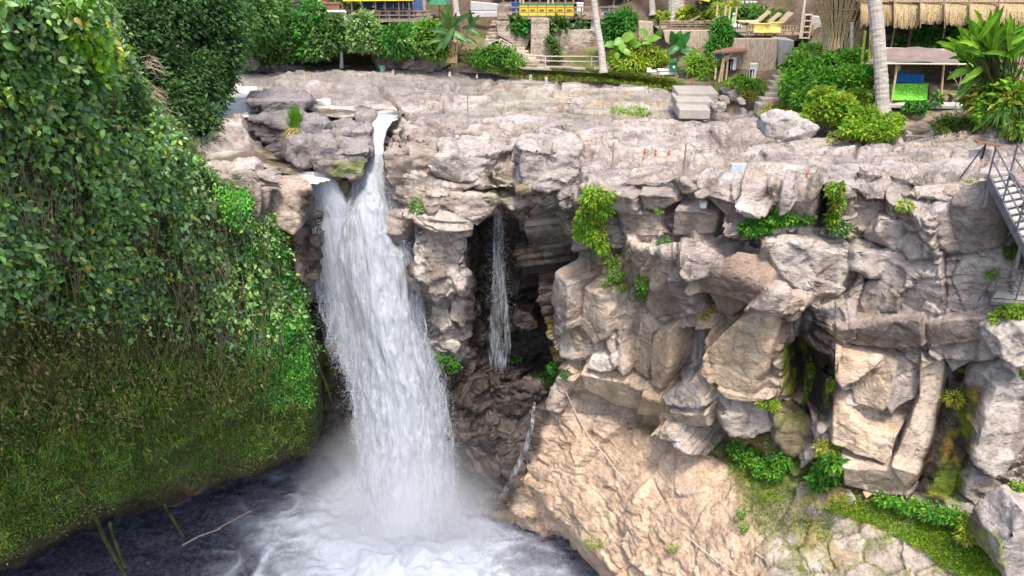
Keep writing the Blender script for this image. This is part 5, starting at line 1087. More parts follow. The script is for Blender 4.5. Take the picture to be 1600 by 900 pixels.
ground('bank_grass', 'dry weeds on the earth slope below the shelter', [(1470, 180), (1530, 178), (1570, 215), (1560, 235), (1470, 212)], 1800, (.06, .16), 'olive', 'straw', .3)
ground('bank_weeds', 'green weeds on the earth under the stone stairs', [(715, 80), (790, 76), (810, 104), (790, 122), (740, 110)], 2600, (.08, .2), 'olive', 'bright', .5)

# decks
def deck(label, u0, u1, vf, Y, depth, vr, nposts, supports=(), mat='wood', rails=2, thick=.16, balus=0, dark=False, name='deck', rz=0):
    a, b = np.array(P(u0, vf, Y)), np.array(P(u1, vf, Y)); z = (a[2]+b[2])/2; x0, x1 = a[0], b[0]; root = empty(name, ((x0+x1)/2, Y, z), label, 'deck')
    MB().box(((x0+x1)/2, Y+depth/2, z-.04), (x1-x0, depth, .07)).build('floor', M[mat], root)
    m = MB().box(((x0+x1)/2, Y-.03, z-.10), (x1-x0, .06, thick))
    for k in range(6): m.box((x0+(x1-x0)*(k+.5)/6, Y+depth/2, z-.16), (.10, depth*.96, .12))
    m.build('joists', M['dark_wood' if dark else mat], root)
    H = float(P(u0, vr, Y)[2])-z
    xs = np.linspace(x0+.04, x1-.04, nposts)
    for k, x in enumerate(xs): MB().box((x, Y, z+H/2), (.07, .07, H), ry=random.uniform(-.02, .02)).build('post', M[mat], root)
    for r in range(rails):
        h = z+H*(1-r*.5/max(1, rails-1)*1.1)
        MB().box(((x0+x1)/2, Y-.045, h), (x1-x0, .04, .06), ry=random.uniform(-.003, .003)).build('rail', M[mat], root)
    if balus:
        m = MB(); dx = (x1-x0)/balus
        for k in range(balus):
            m.tube([(x0+dx*k, Y-.05, z+.04), (x0+dx*(k+.5), Y-.05, z+H*.9)], .016, 5).tube([(x0+dx*(k+1), Y-.05, z+.04), (x0+dx*(k+.5), Y-.05, z+H*.9)], .016, 5)
        m.build('braces', M['bamboo'], root)
    for s in supports:
        u, vb, w = s[:3]; q = P(u, vb, Y+.3); MB().box((q[0], Y+.35, (q[2]+z-.2)/2), (w, w, z-.2-q[2])).build('support', M[s[3] if len(s) > 3 else 'concrete'], root)
    return root, z, x0, x1
d1, z1, *_ = deck('small weathered deck at the far left above the bright shrub', 447, 537, 20, 46.2, 3.2, 7, 8)
d2, z2, *_ = deck('middle deck with blue chairs and thin roof posts', 545, 672, 29, 46.0, 3.2, 17, 9, [(614, 46, .28, 'dark_wood'), (626, 44, .08), (641, 48, .22, 'dark_wood'), (646, 44, .07), (663, 48, .3, 'dark_wood'), (669, 44, .07)])
d3, z3, *_ = deck('long deck with six yellow crates above the stone wall', 777, 967, 25, 46.6, 3.0, 11, 14, [(840, 33, .3), (860, 46, .22), (882, 46, .42), (904, 46, .4), (928, 46, .4), (950, 40, .4)])
d4, z4, *_ = deck('dark-edged lounger deck above the bamboo wall', 1030, 1113, 45, 43.4, 2.6, 33, 8, [], 'wood', 3, .2, dark=True)
d5, z5, *_ = deck('small platform with a table at the top of the climber', 1128, 1167, 43, 41.6, 2.0, 41, 2, [], 'pale_concrete', 1, .3)
d6, z6, x60, x61 = deck('lounger deck with crossed bamboo railing above the bamboo wall', 1165, 1268, 56, 39.4, 3.2, 40, 8, [(1178, 66, .1, 'dark_wood'), (1240, 70, .12, 'dark_wood')], 'wood', 2, .26, 22, True)
# furniture on the decks
def chair(label, u, v, Y, mat='navy', group=None, h=.8, rz=0):
    c = np.array(P(u, v, Y)); r = empty('chair', c, label, 'chair', group, 0)
    MB().box(c+[0, 0, .42], (.5, .5, .06)).build('seat', M[mat], r); MB().box(c+[0, .24, .68], (.5, .05, .42), rx=-.15).build('backrest', M[mat], r)
    for sx in (-.2, .2):
        for sy in (-.2, .2): MB().box(c+[sx, sy, .2], (.05, .05, .4)).build('leg', M[mat], r)
    return r
for k, u in enumerate((575, 592, 607, 622, 638, 655)):
    zf = P(u, 29, 46.0)[2]; c0 = P(u, 29, 46.0); r = chair(['blue chair leftmost on the middle deck', 'blue chair second from the left on the middle deck', 'blue chair left of the centre of the middle deck', 'blue chair right of the centre of the middle deck', 'blue chair second from the right on the middle deck', 'blue chair at the right end of the middle deck'][k], u, 26.5, 46.8, 'navy', 'blue chairs behind the middle railing'); r.location.z = z2; 
def lounger(label, u, Y, z, ang=.7, flip=1, mat='cushion', group='sun loungers on the decks', L=1.7, W_=.6):
    x = float(P(u, 45, Y)[0]); c = np.array([x, Y, z]); r = empty('sun_lounger', c, label, 'sun lounger', group)
    MB().box(c+[0, 0, .30], (L*.6, W_, .06)).build('seat', M['bamboo'], r)
    MB().box(c+[flip*(L*.3+.25*math.cos(ang)), 0, .30+.32*math.sin(ang)], (.75, W_, .06), ry=-flip*ang).build('backrest', M[mat], r)
    for s in (-1, 1):
        for t in (-1, 1): MB().box(c+[s*L*.26, t*W_*.42, .14], (.06, .06, .28)).build('leg', M['wood'], r)
    return r
lounger('low tan sun lounger at the left of the dark-edged deck', 1060, 44.2, z4, .45, 1); lounger('low tan sun lounger at the right of the dark-edged deck', 1098, 44.2, z4, .6, 1)
lounger('tan sun lounger leftmost on the crossed-rail deck', 1168, 40.6, z6+.25, .75, 1); lounger('tan sun lounger in the middle of the crossed-rail deck', 1184, 40.3, z6+.2, .7, 1); lounger('widest tan sun lounger on the crossed-rail deck, beside the yellow cloth', 1202, 40.2, z6+.2, .8, 1, W_=.8)
def cloth(label, u, v, Y, w, h, mat, cat='towel', thick=.07, name='towel', tilt=0, n=10):
    c = np.array(P(u, v, Y)); g = np.array([[[x*w/2, -.04*math.cos(x*6)-.06*y*y, y*h/2] for x in np.linspace(-1, 1, n)] for y in np.linspace(-1, 1, n)])
    g = g+.05*fbm(g*4+u, 2, 7)[..., None]*np.array([0, 1, 0]); g2 = g+np.array([0, thick, 0]); ff = grid_faces(n, n); a = n*n
    rim = [i for i in range(n)]+[i*n+n-1 for i in range(1, n)]+[n*n-1-i for i in range(1, n)]+[(n-1-i)*n for i in range(1, n-1)]
    rf = np.array([[rim[i], rim[(i+1) % len(rim)], rim[(i+1) % len(rim)]+a, rim[i]+a] for i in range(len(rim))])
    o = arr_mesh(name, np.concatenate([g.reshape(-1, 3), g2.reshape(-1, 3)]), np.concatenate([ff, ff[:, ::-1]+a, rf]), M[mat], None, None, True); o.location = V(c); o.rotation_euler = (tilt, 0, 0)
    return props(o, label, cat)
cloth('yellow patterned towel over the railing at the left of the crossed-rail deck', 1190, 44, 39.25, .75, .45, 'yellow_cloth'); cloth('yellow patterned towel over the railing in the middle of the crossed-rail deck', 1210, 43, 39.25, .6, .5, 'yellow_cloth')
for k in range(6):
    u = 820+k*14.2; c = np.array(P(u-2, 18, 46.75)); c[2] = z3+.30; r = empty('crate', c-[0, 0, .3], ['yellow crate at the left end of the row on the long deck', 'second yellow crate from the left on the long deck', 'third yellow crate from the left on the long deck', 'fourth yellow crate from the left on the long deck', 'second yellow crate from the right end on the long deck', 'yellow crate at the right end of the row on the long deck'][k], 'crate', 'yellow crates on the long deck')
    MB().box(c, (.47, .42, .56)).build('body', M['yellow'], r); MB().box(c+[0, -.215, .02], (.26, .03, .06)).build('slot', M['dark_wood'], r); MB().box(c+[0, 0, .30], (.50, .45, .04)).build('lid', M['green_box'], r)
c = np.array(P(906, 14, 46.9)); c[2] = z3+.32; one(MB().box(c, (.34, .3, .62)).box(c+[0, 0, .34], (.38, .34, .06)), 'cooler', M['white'], 'white cooler box right of the yellow crates', 'cooler', c)
c = np.array(P(806, 12, 47)); c[2] = z3+.35; one(MB().lathe(c-[0, 0, .35], [(.2, 0), (.24, .65), (.26, .7)]), 'barrel', M['navy'], 'dark blue barrel left of the yellow crates', 'barrel', c)
c = np.array(P(950, 14, 46.9)); c[2] = z3+.22; one(MB().box(c, (.4, .3, .42)).box(c+[0, 0, .22], (.44, .34, .05)), 'crate', M['navy'], 'low blue crate at the right end of the long deck', 'crate', c)
for k, (u, du) in enumerate(((812, 4), (818, -3), (856, 3), (864, -2))): one(hpost(MB(), u, -20, 7, 47.4, .06, 6, du), 'bamboo_pole', M['bamboo'], ['bamboo pole leaning right above the first yellow crates', 'bamboo pole crossing the one that leans right', 'bamboo pole above the fourth yellow crate', 'bamboo pole right of the one above the fourth crate'][k], 'pole', P(u, 7, 47.4))
for k, (u, m_) in enumerate(((465, 'red'), (508, 'red'))): one(hpost(MB(), u, -25, 8, 47.2, .09, 8), 'roof_post', M[m_], ['red roof post at the left of the small deck', 'red roof post at the right of the small deck'][k], 'post', P(u, 8, 47.2))
one(MB().box(P(470, 14, 47.2)+np.array([0, 0, .2]), (1.1, .5, .35)).box(P(470, 14, 47.2)+np.array([0, .25, .5]), (1.1, .08, .5)), 'bench', M['navy'], 'blue bench on the small deck at the far left', 'bench', P(470, 18, 47.2))
one(MB().box(P(515, 14, 45.9)+np.array([0, .3, 0]), (1.1, .6, .5)).box(P(515, 14, 45.9)+np.array([0, .3, .27]), (1.16, .66, .05)), 'planter_box', M['red_wood'], 'brown wooden planter at the right end of the small deck', 'planter', P(515, 18, 46.2))
for k, u in enumerate((551, 567, 588, 603, 624, 640)):
    one(hpost(MB(), u, -25, 28, 46.1, .035 if k else .05, 6), 'roof_post', M['bamboo'], ['thin roof post at the left corner of the middle deck', 'thin roof post second from the left on the middle deck', 'thin roof post third from the left on the middle deck', 'thin roof post fourth from the left on the middle deck', 'thin roof post fifth from the left on the middle deck', 'thin roof post beside the thick one on the middle deck'][k], 'post', P(u, 28, 46.1))
one(hpost(MB(), 664, -25, 28, 46.1, .12, 8), 'roof_post', M['bark_dark'], 'thick trunk post at the right end of the middle deck', 'post', P(664, 28, 46.1))
g = MB().prism([P(536, 2, 45.6), P(646, 1, 45.6), P(646, -8, 49), P(536, -8, 49)], (0, 0, .12)); one(g, 'canopy', M['canvas_yellow'], 'yellow canvas canopy over the middle deck', 'canopy', P(590, 0, 46))
g = MB().prism([P(1078, -4, 43.5), P(1108, 3, 43.5), P(1112, 0, 46), P(1082, -10, 46)], (0, 0, .08)); one(g, 'canopy', M['canvas_yellow'], 'yellow awning corner above the dark-edged deck', 'canopy', P(1095, 0, 44))
c = np.array(P(686, 3, 48)); r = empty('parasol', c-[0, 0, 1.8], 'green parasol behind the right end of the middle deck', 'parasol'); MB().lathe(c-[0, 0, .1], [(.75, 0), (.4, .28), (.03, .42)], 8).build('canopy', M['green_box'], r); MB().tube([c-[0, 0, 1.8], c+[0, 0, .3]], .03, 6).build('pole', M['wood'], r)
one(MB().tube([P(505, 18, 45.7), P(538, 18, 45.7), P(540, 19, 45.7), P(540, 29, 45.7)], .07, 8), 'drain_pipe', M['white'], 'white drain pipe bending down beside the middle deck', 'pipe', P(540, 29, 45.7))
one(MB().box((P(542, 42, 45.6)+0), (.22, .22, 1.15)), 'concrete_post', M['concrete'], 'concrete post standing under the end of the drain pipe', 'post', P(542, 58, 45.6), bevel=.02)
block([(538, 60), (538, 80), (560, 84), (572, 72), (560, 58)], 46.2, (), name='boulder', label='rounded rock under the concrete post on the far bank', seed=401, amp=.2, tint=(.30, .24, .19))
block([(630, 98), (632, 110), (690, 114), (700, 104), (680, 93), (650, 93)], 45.4, (), name='boulder', label='long low boulder at the foot of the far bank below the banana', seed=402, amp=.25, tint=(.30, .25, .22))
block([(376, 96), (372, 112), (400, 112), (398, 92), (386, 86)], 44.4, (), name='boulder', label='brown rock at the left end of the far bank', seed=403, amp=.25, tint=(.22, .16, .13))
block([(584, 92), (590, 108), (630, 110), (634, 96), (610, 90)], 46.2, (), name='boulder', label='dark rock in the shaded foot of the far bank', seed=404, amp=.25, tint=(.16, .13, .11))
# palms and trunks
def trunk(label, pts, r0, r1, name='palm_tree', cat='palm tree', mat='bark', rings=True, crown=True):
    base = np.array(P(*pts[-1])); root = empty(name, base, label, cat); q = [np.array(P(*p)) for p in pts][::-1]
    K = 60; tt = np.linspace(0, len(q)-1.002, K); cp = [q[int(t)]*(1-t % 1)+q[min(int(t)+1, len(q)-1)]*(t % 1) for t in tt]
    m = MB(); rad = [(r0+(r1-r0)*(i/(K-1)))*(1+(.05*(i % 2) if rings else 0))+(.25*r0*max(0, 1-i/5)) for i in range(K)]
    m.tube(cp, rad, 12, None, .03).build('trunk', M[mat], root, smooth=False)
    if crown:
        top = cp[-1]; n = 14; vs = []
        for i in range(n):
            a = i*2.4; d = np.array([math.cos(a), math.sin(a), .5]); pos = [top+d*t*2.6+np.array([0, 0, -1.6*t*t]) for t in np.linspace(.05, 1, 40)]
            vs += pos
        vs = np.array(vs); N = len(vs); ax = RNG.normal(0, .3, (N, 3)); ax[:, 2] -= .8; leaves_mesh('fronds', vs, ax, RNG.normal(size=(N, 3)), .7, .05, palette(N, 'mid'), M['soft_leaf'], root)
    return root
trunk('slender pale palm standing on the grass beside the path', [(918, -520, 43.0), (927, -10, 42.8), (933, 40, 42.5), (940, 80, 42.2), (943, 114, 42.0)], .19, .14)
trunk('thick ringed palm trunk in front of the tarpaulin shelter', [(1355, -520, 29.8), (1364, -10, 29.6), (1372, 60, 29.4), (1377, 120, 29.2), (1380, 180, 29.0)], .24, .20)
trunk('brown palm trunk just behind the thick ringed one', [(1366, -520, 31.8), (1370, 0, 31.8), (1376, 60, 31.6), (1378, 110, 31.4)], .18, .16)
trunk('massive pale tree trunk behind the dark-edged deck', [(1060, -520, 45.5), (1057, -20, 45.5), (1056, 32, 45.3)], .46, .40, 'tree', 'tree', 'bark', False)
trunk('pale forked trunk behind the banana plant', [(708, -520, 47.5), (710, -10, 47.4), (714, 26, 47.2)], .18, .15, 'tree', 'tree', 'bark', False)
trunk('slim dark trunk beside the massive pale one', [(1098, -520, 45.5), (1101, -10, 45.5), (1101, 32, 45.3)], .10, .08, 'tree', 'tree', 'bark_dark', False)
trunk('pale sunlit trunk at the left of the massive one', [(1014, -520, 47), (1018, -10, 47), (1020, 24, 46.8)], .18, .14, 'tree', 'tree', 'bark', False)
# walls and stairs of the far bank
def wall(name, label, pts, Y, mat, thick=.4, ky=0, uv0=None, cat='wall'):
    fu = pts[0][0]; g = MB().prism([P(u, v, Y+ky*(u-fu)/100) for u, v in pts], (0, thick, 0)); return one(g, name, M[mat], label, cat, P(pts[0][0], pts[0][1], Y), bevel=.03)
wall('retaining_wall', 'grey concrete retaining wall between the two stone stairs', [(775, 33), (796, 33), (798, 49), (831, 51), (822, 77), (800, 68), (778, 55)], 46.4, 'wall_stone')
wall('stone_wall', 'tall rough stone wall under the deck with yellow crates', [(833, 30), (838, 30), (850, 46), (948, 47), (950, 107), (858, 103), (828, 102)], 46.1, 'wall_stone', .6)
wall('stone_pier', 'rough stone pier at the left end of the tall stone wall', [(830, 29), (858, 29), (860, 100), (829, 96)], 45.7, 'wall_stone', .5)
wall('low_wall', 'low white wall beside the banana plant', [(732, 18), (780, 18), (780, 27), (732, 27)], 47.2, 'wall_white', .3)
wall('back_wall', 'grey plastered wall behind the low white one', [(735, 2), (778, 6), (778, 17), (735, 17)], 48.6, 'wall_white', .3)
wall('dark_back_wall', 'dark stone wall at the back above the loungers', [(1150, -15), (1262, -10), (1262, 28), (1150, 26)], 45.5, 'dark_wall', .5)
wall('boulder_wall', 'pale mortared boulder set in the dark back wall', [(1158, 3), (1184, 2), (1184, 20), (1170, 22), (1160, 16)], 45.2, 'wall_white', .5)
wall('bamboo_wall', 'split bamboo wall under the dark-edged deck', [(1036, 47), (1114, 47), (1108, 90), (1078, 90), (1040, 66)], 42.6, 'wattle', .2)
wall('bamboo_wall', 'narrow split bamboo panel left of the elephant ears', [(997, 32), (1020, 34), (1022, 64), (998, 64)], 44.6, 'wattle', .2)
wall('bamboo_wall', 'tall split bamboo wall under the crossed-rail deck', [(1148, 60), (1217, 60), (1212, 110), (1196, 128), (1150, 128), (1140, 100)], 39.1, 'wattle', .2, ky=-1.2)
wall('concrete_wall', 'grey concrete wall corner beside the painted stairs', [(1216, 61), (1241, 63), (1240, 90), (1216, 104)], 38.2, 'grey_concrete', 1.6)
wall('concrete_wall', 'grey wall above the top of the painted stairs', [(1262, 24), (1284, 26), (1284, 48), (1262, 46)], 40, 'wall_white', .3)
def stairs(name, label, lo, hi, n, Ylo, Yhi, mat, group=None, risers=None):
    "lo, hi: (u left, u right, v) of the bottom and top tread"
    a = np.array(P((lo[0]+lo[1])/2, lo[2], Ylo)); r = empty(name, a, label, 'stairs', group); 
    for k in range(n):
        t = k/(n-1); u0, u1, v = [lo[i]+(hi[i]-lo[i])*t for i in range(3)]; Y = Ylo+(Yhi-Ylo)*t
        A, B_ = np.array(P(u0, v, Y)), np.array(P(u1, v, Y)); h = .19; dY = (Yhi-Ylo)/(n-1)+.25
        MB().box(((A[0]+B_[0])/2, Y+dY/2, A[2]-.25), (B_[0]-A[0], dY, .5)).build('step', M[mat], r, bevel=.015)
        if risers and k < len(risers) and risers[k]: MB().box(((A[0]+B_[0])/2, Y-.012, A[2]-.10), ((B_[0]-A[0])*.9, .012, .11)).build('painted_riser', M[risers[k]], r)
    return r
M['faded_red'] = simple('faded_red_paint', (.60, .30, .27), .8, .2, .35, 7); M['faded_yellow'] = simple('faded_yellow_paint', (.75, .60, .18), .8, .2, .3, 7)
stairs('stone_stairs', 'upper flight of stone stairs beside the plastered wall', (757, 786, 62), (768, 776, 33), 6, 46.6, 48.2, 'wall_stone')
stairs('stone_stairs', 'lower flight of stone stairs with the bamboo handrail', (812, 850, 101), (768, 808, 64), 8, 44.9, 46.6, 'wall_stone')
stairs('painted_stairs', 'concrete stairs with painted risers climbing to the crossed-rail deck', (1186, 1216, 163), (1238, 1256, 78), 11, 35.2, 39.6, 'pale_concrete', None, ['faded_red', 'faded_red', None, 'faded_red', 'faded_yellow', 'faded_yellow'])
for k, (lab, u0, u1, v) in enumerate((('lowest broad concrete slab step in front of the path', 1058, 1104, 164), ('middle broad concrete slab step in front of the path', 1054, 1108, 151), ('upper broad concrete slab step in front of the path', 1056, 1116, 139))):
    z = 20.50+.17*k; c = np.array(PZ((u0+u1)/2, v, z)); one(MB().box(c+[0, 0, -.22], ((u1-u0)*c[1]/F*1.02, 1.9, .44), rz=-.06), 'concrete_step', M['pale_concrete'], lab, 'step', c, bevel=.04)
q = [(818, 102), (870, 103), (950, 107), (1010, 111), (1060, 118), (1098, 125), (1100, 131), (1070, 127), (1040, 120), (950, 112), (860, 107), (815, 105)]
o = MB().prism([PZ(u, v, 20.80) for u, v in q], (0, 0, -.10)).build('path', M['pale_concrete']); props(o, 'narrow pale concrete path along the bank', kind='structure')
# bamboo handrail along stairs and path
def handrail(label, posts, rails, Y, mat='pale_bamboo', r=.03, name='handrail'):
    root = empty(name, P(posts[0][0], posts[0][2], posts[0][3] if len(posts[0]) > 3 else Y), label, 'handrail')
    for q in posts: hpost(MB(), q[0], q[1], q[2], q[3] if len(q) > 3 else Y, r, 6, q[4] if len(q) > 4 else 0).build('post', M[mat], root)
    for rl in rails: MB().tube([P(q[0], q[1], q[2] if len(q) > 2 else Y) for q in rl], r*.85, 6, None, .1).build('rail', M[mat], root)
    return root
handrail('crooked bamboo handrail beside the stone stairs and the path', [(783, 60, 72, 46), (804, 71, 84, 45.2), (821, 84, 101, 44.4), (852, 87, 103, 44.3), (924, 89, 106, 43.4)], [[(764, 68, 46.2), (783, 61, 46), (804, 73, 45.2), (821, 85, 44.4), (852, 88, 44.3), (878, 88, 44), (925, 88, 43.4), (942, 90, 43)], [(783, 66, 46), (804, 76, 45.2), (822, 91, 44.4), (852, 95, 44.3), (900, 96, 43.8), (925, 96, 43.4), (940, 95, 43)]], 45)
one(MB().tube([P(770, 86, 45.6), P(783, 60, 45.9)], .035, 6), 'bamboo_pole', M['bamboo'], 'yellow bamboo pole leaning against the crooked handrail', 'pole', P(770, 86, 45.6))
handrail('thin metal handrail up the painted stairs', [(1215, 130, 150, 35.2), (1224, 110, 128, 36.2), (1240, 92, 105, 37.6)], [[(1215, 130, 35.2), (1240, 97, 37.4), (1258, 76, 39.4)]], 36, 'wood', .022)
handrail('low brown handrail leaning on the tall bamboo wall', [(1211, 90, 105, 37.4), (1194, 99, 104, 37.2)], [[(1194, 104, 37.2), (1211, 89, 37.4)]], 37, 'wood', .025)
handrail('bamboo handrail at the top right of the painted stairs', [(1284, 30, 48, 38), (1303, 26, 42, 38), (1271, 36, 50, 38)], [[(1268, 37, 38), (1305, 28, 38)], [(1268, 44, 38), (1305, 38, 38)]], 38, 'bamboo', .025)
one(MB().tube([P(798, 126, 44.2), P(799, 98, 44.2), P(802, 96.5, 44.2), P(808, 96, 44.2)], .03, 6), 'lamp_post', M['steel'], 'small bent grey lamp post below the stone stairs', 'lamp post', P(798, 126, 44.2))
# small roof with its poles, bench, boxes by the path
r = empty('lean_to', P(1140, 130, 38.6), 'small lean-to with a brown sheet roof beside the tall bamboo wall', 'lean-to')
MB().prism([P(1111, 83, 38.3), P(1131, 84, 38.0), P(1168, 80, 38.0), P(1168, 74, 39.6), P(1145, 74, 39.8)], (0, 0, .06)).build('roof', M['red_wood'], r)
for (u, v0, v1, du) in ((1123, 90, 130, 3), (1127, 91, 128, 1), (1134, 96, 126, 0), (1117, 106, 124, 0)): hpost(MB(), u, v0, v1, 38.3, .045, 6, du).build('pole', M['bamboo'], r)
MB().box(P(1121, 83, 38.4)+np.array([.1, .1, -.12]), (.3, .2, .25)).build('lantern', M['navy'], r)
for k, (u, v, w, h, m_) in enumerate(((1141, 101, .10, .5, 'black'), (1146, 99, .12, .6, 'white'), (1176, 112, .16, .8, 'white'), (1173, 117, .12, .5, 'black'))):
    cloth(['black garment hanging beneath the lean-to', 'white garment hanging beneath the lean-to', 'white flecked cloth hung on the tall bamboo wall', 'black cloth hung low on the tall bamboo wall'][k], u, v, 37.9 if k > 1 else 38.5, w*2, h, m_, 'cloth', .05, 'hanging_cloth')
r = empty('bench', P(1042, 117, 41.2), 'white-topped bench beside the path', 'bench'); q = np.array(P(1042, 109, 41.2))
MB().box(q, (.95, .35, .07)).build('seat', M['white'], r); MB().box(q+[0, -.12, -.14], (.95, .05, .14)).build('apron', M['white'], r)
for s in (-.42, .42): MB().box(q+[s, 0, -.2], (.07, .3, .36)).build('leg', M['wood'], r)
q = np.array(P(1052, 104, 41.0)); r = empty('bin', q-[0, 0, .25], 'green box with a pitched lid standing at the end of the bench', 'bin'); MB().box(q, (.32, .3, .42)).build('body', M['green_box'], r); MB().prism([q+[-.2, -.2, .2], q+[.2, -.2, .2], q+[0, -.2, .34]], (0, .4, 0)).build('lid', M['green_box'], r); MB().box(q+[0, -.16, 0], (.1, .02, .12)).build('label_plate', M['white'], r)
q = np.array(P(1066, 123, 40.4)); one(MB().lathe(q, [(.15, 0), (.2, .3), (.22, .32), (.19, .33), (.15, .1)]), 'pot', M['bin'], 'dark grey round pot at the edge of the path', 'pot', q)
q = np.array(P(1076, 122, 40.2)); r = empty('broom', q, 'twig broom lying by the dark grey pot', 'broom'); MB().tube([q+[.1, 0, .1], P(1083, 108, 40.2)], .015, 5).build('handle', M['wood'], r); MB().tube([q+[-.15, 0, .02], q+[.1, 0, .12]], .09, 8, .02).build('bristles', M['thatch'], r)
one(MB().box(P(1018, 111, 41.6), (.5, .2, .10)).box(P(1014, 110, 41.6)+np.array([0, 0, .08]), (.2, .15, .08)), 'planks', M['white'], 'small pile of white planks left of the bench', 'planks', P(1018, 111, 41.6))
r = empty('shelf', P(1257, 60, 39.2), 'open wooden shelf unit at the right end of the crossed-rail deck', 'shelf'); q = np.array(P(1257, 60, 39.3)); H = float(P(1257, 22, 39.3)[2]-q[2])
for s in (-.17, .17): MB().box(q+[s, 0, H/2], (.04, .3, H)).build('side_panel', M['pale_bamboo'], r)
for k in range(5): MB().box(q+[0, 0, .03+k*(H-.06)/4], (.3, .28, .04)).build('board', M['pale_bamboo'], r)
MB().box(q+[0, .15, H/2], (.3, .03, H)).build('back_panel', M['wood'], r)
one(hpost(MB(), 1250, -20, 60, 39.2, .06, 8, -1), 'post', M['pale_bamboo'], 'tall pale pole in front of the shelf unit', 'post', P(1250, 60, 39.2))
one(MB().box(P(1145, 40, 41.8), (.8, .6, .1)).box(P(1145, 41.5, 41.8), (.3, .3, .3)), 'table', M['white'], 'white table on the small platform', 'table', P(1145, 43, 41.8))
q = np.array(P(1145, 36, 41.6)); one(MB().lathe(q, [(.07, 0), (.09, .12), (.05, .3), (.09, .42), (.02, .5)], 8), 'lantern', simple('pale_green_glass', (.35, .60, .30), .4, .4, .1, 4), 'pale green lantern standing on the white table', 'lantern', q)
for k, u in enumerate((1118, 1131, 1138, 1148)):
    one(hpost(MB(), u, 8+k, 40, 42, .05, 6), 'bamboo_pole', M['bamboo'], ['yellow bamboo pole rising left of the climber', 'yellow bamboo pole left of the lantern', 'short yellow bamboo pole beside the lantern', 'yellow bamboo pole right of the lantern'][k], 'pole', P(u, 40, 42))
for k, (u, v, Y) in enumerate(((1112, 18, 43), (1122, 8, 43), (1128, 22, 42.5), (1142, 8, 43), (1150, 4, 43))):
    blades('bromeliad', 'plant', ['yellow-green spiky plant low left above the climber', 'yellow-green spiky plant high left above the climber', 'yellow-green spiky plant nearest the lantern', 'yellow-green spiky plant above the lantern', 'yellow-green spiky plant highest right'][k], u, v, Y, 60, .55, .07, 'lime', .7, (0, -.2, .5), 'spiky plants above the climber', .5)
# the woven bamboo tower round a trunk
q = np.array(P(1312, 82, 34.6)); r = empty('bamboo_tower', q, 'tall woven bamboo tower widening like a vase beside the thatched roof', 'bamboo tower')
m = MB(); mr = MB(); mt = MB()
def tw_r(h): return .78+.55*max(0, (h-.9)/1.2)**1.15 if h > .9 else .78-.05*h
for k in range(210):
    a = 2*math.pi*k/210+random.uniform(-.02, .02); pts = []
    for h in np.linspace(-.3, 3.6, 9): R = tw_r(h)+random.uniform(-.02, .02); a2 = a+.08*math.sin(h+k); pts.append(q+[R*math.cos(a2), R*math.sin(a2)*.9, h])
    m.tube(pts, random.uniform(.016, .028), 4)
m.build('woven_staves', M['thatch'], r)
for h in (.15, .9, 1.35, 1.8, 2.3, 2.8, 3.3):
    R = tw_r(h)+.02; mr.tube([q+[R*math.cos(t), R*math.sin(t)*.9, h] for t in np.linspace(0, 2*math.pi, 30)], .022, 4)
mr.build('hoops', M['wood'], r); mt.tube([q, q+[0, 0, 3.6]], .5, 14, .9).build('trunk', M['dark_wood'], r)
one(MB().tube([P(1330, 85, 33.6), P(1331, 35, 33.6)], .07, 7), 'post', M['bark'], 'pale forked post leaning on the woven tower', 'post', P(1330, 85, 33.6))
for k, (u0, v0, u1, v1) in enumerate(((1345, 108, 1352, 48), (1353, 128, 1364, 35), (1358, 126, 1361, 20), (1362, 120, 1366, 62))): one(MB().tube([P(u0, v0, 32.4), P(u1, v1, 32.4)], .05, 7), 'bamboo_culm', simple('green_bamboo', (.42, .42, .08), .5, .4, .2, 4) if k == 0 else bpy.data.materials['green_bamboo'], ['thin yellow bamboo culm beside the woven tower', 'yellow-green bamboo culm leaning left of the thick palm', 'upright yellow-green bamboo culm behind the leaning one', 'short yellow-green bamboo culm nearest the thick palm'][k], 'bamboo', P(u0, v0, 32.4))
# thatched eaves: five hanging panels
tx = [1344, 1396, 1437, 1475, 1514, 1560, 1625]
for k in range(6):
    u0, u1 = tx[k], tx[k+1]; Y = 33.2-.3*k; c0 = np.array(P((u0+u1)/2, 0, Y)); r = empty('thatch_panel', c0, ['thatch fringe beside the woven tower', 'thatch fringe above the left of the shelter', 'thatch fringe above the blue mattress', 'thatch fringe above the dark gap right of the mattress', 'thatch fringe behind the top of the ginger plant', 'thatch fringe at the right edge'][k], 'thatch', 'thatch panels hanging along the eaves')
    vb_ = 40+4*math.sin(k*2); m = MB(); n = int((u1-u0)*3.4)
    for i in range(n):
        u = u0+1.5+(u1-u0-3)*i/(n-1); e = (u-u0)/(u1-u0); bot = vb_-2+random.uniform(-3, 5)-3*(2*e-1)**2; a = np.array(P(u, 3, Y+.25+random.uniform(-.03, .03))); b = np.array(P(u+random.uniform(-1.5, 1.5), bot, Y-.15+random.uniform(-.08, .08)))
        m.tube([a, (a+b)/2+np.array([0, -.06, 0]), b], random.uniform(.018, .034), 3, .006)
    m.prism([P(u0+1, 3, Y+.28), P(u1-1, 3, Y+.28), P(u1-1, 33, Y+.02), P(u0+1, 33, Y+.02)], (0, .08, 0)); m.build('thatch', M['thatch'], r)
    MB().tube([P(u0, 3.5, Y+.2), P(u1, 3, Y+.1)], .035, 6).build('eaves_pole', M['wood'], r)
    MB().tube([P(u0, -25, Y), P(u0+1, 44, Y-.12)], .025, 5).build('tie_pole', M['wood'], r)
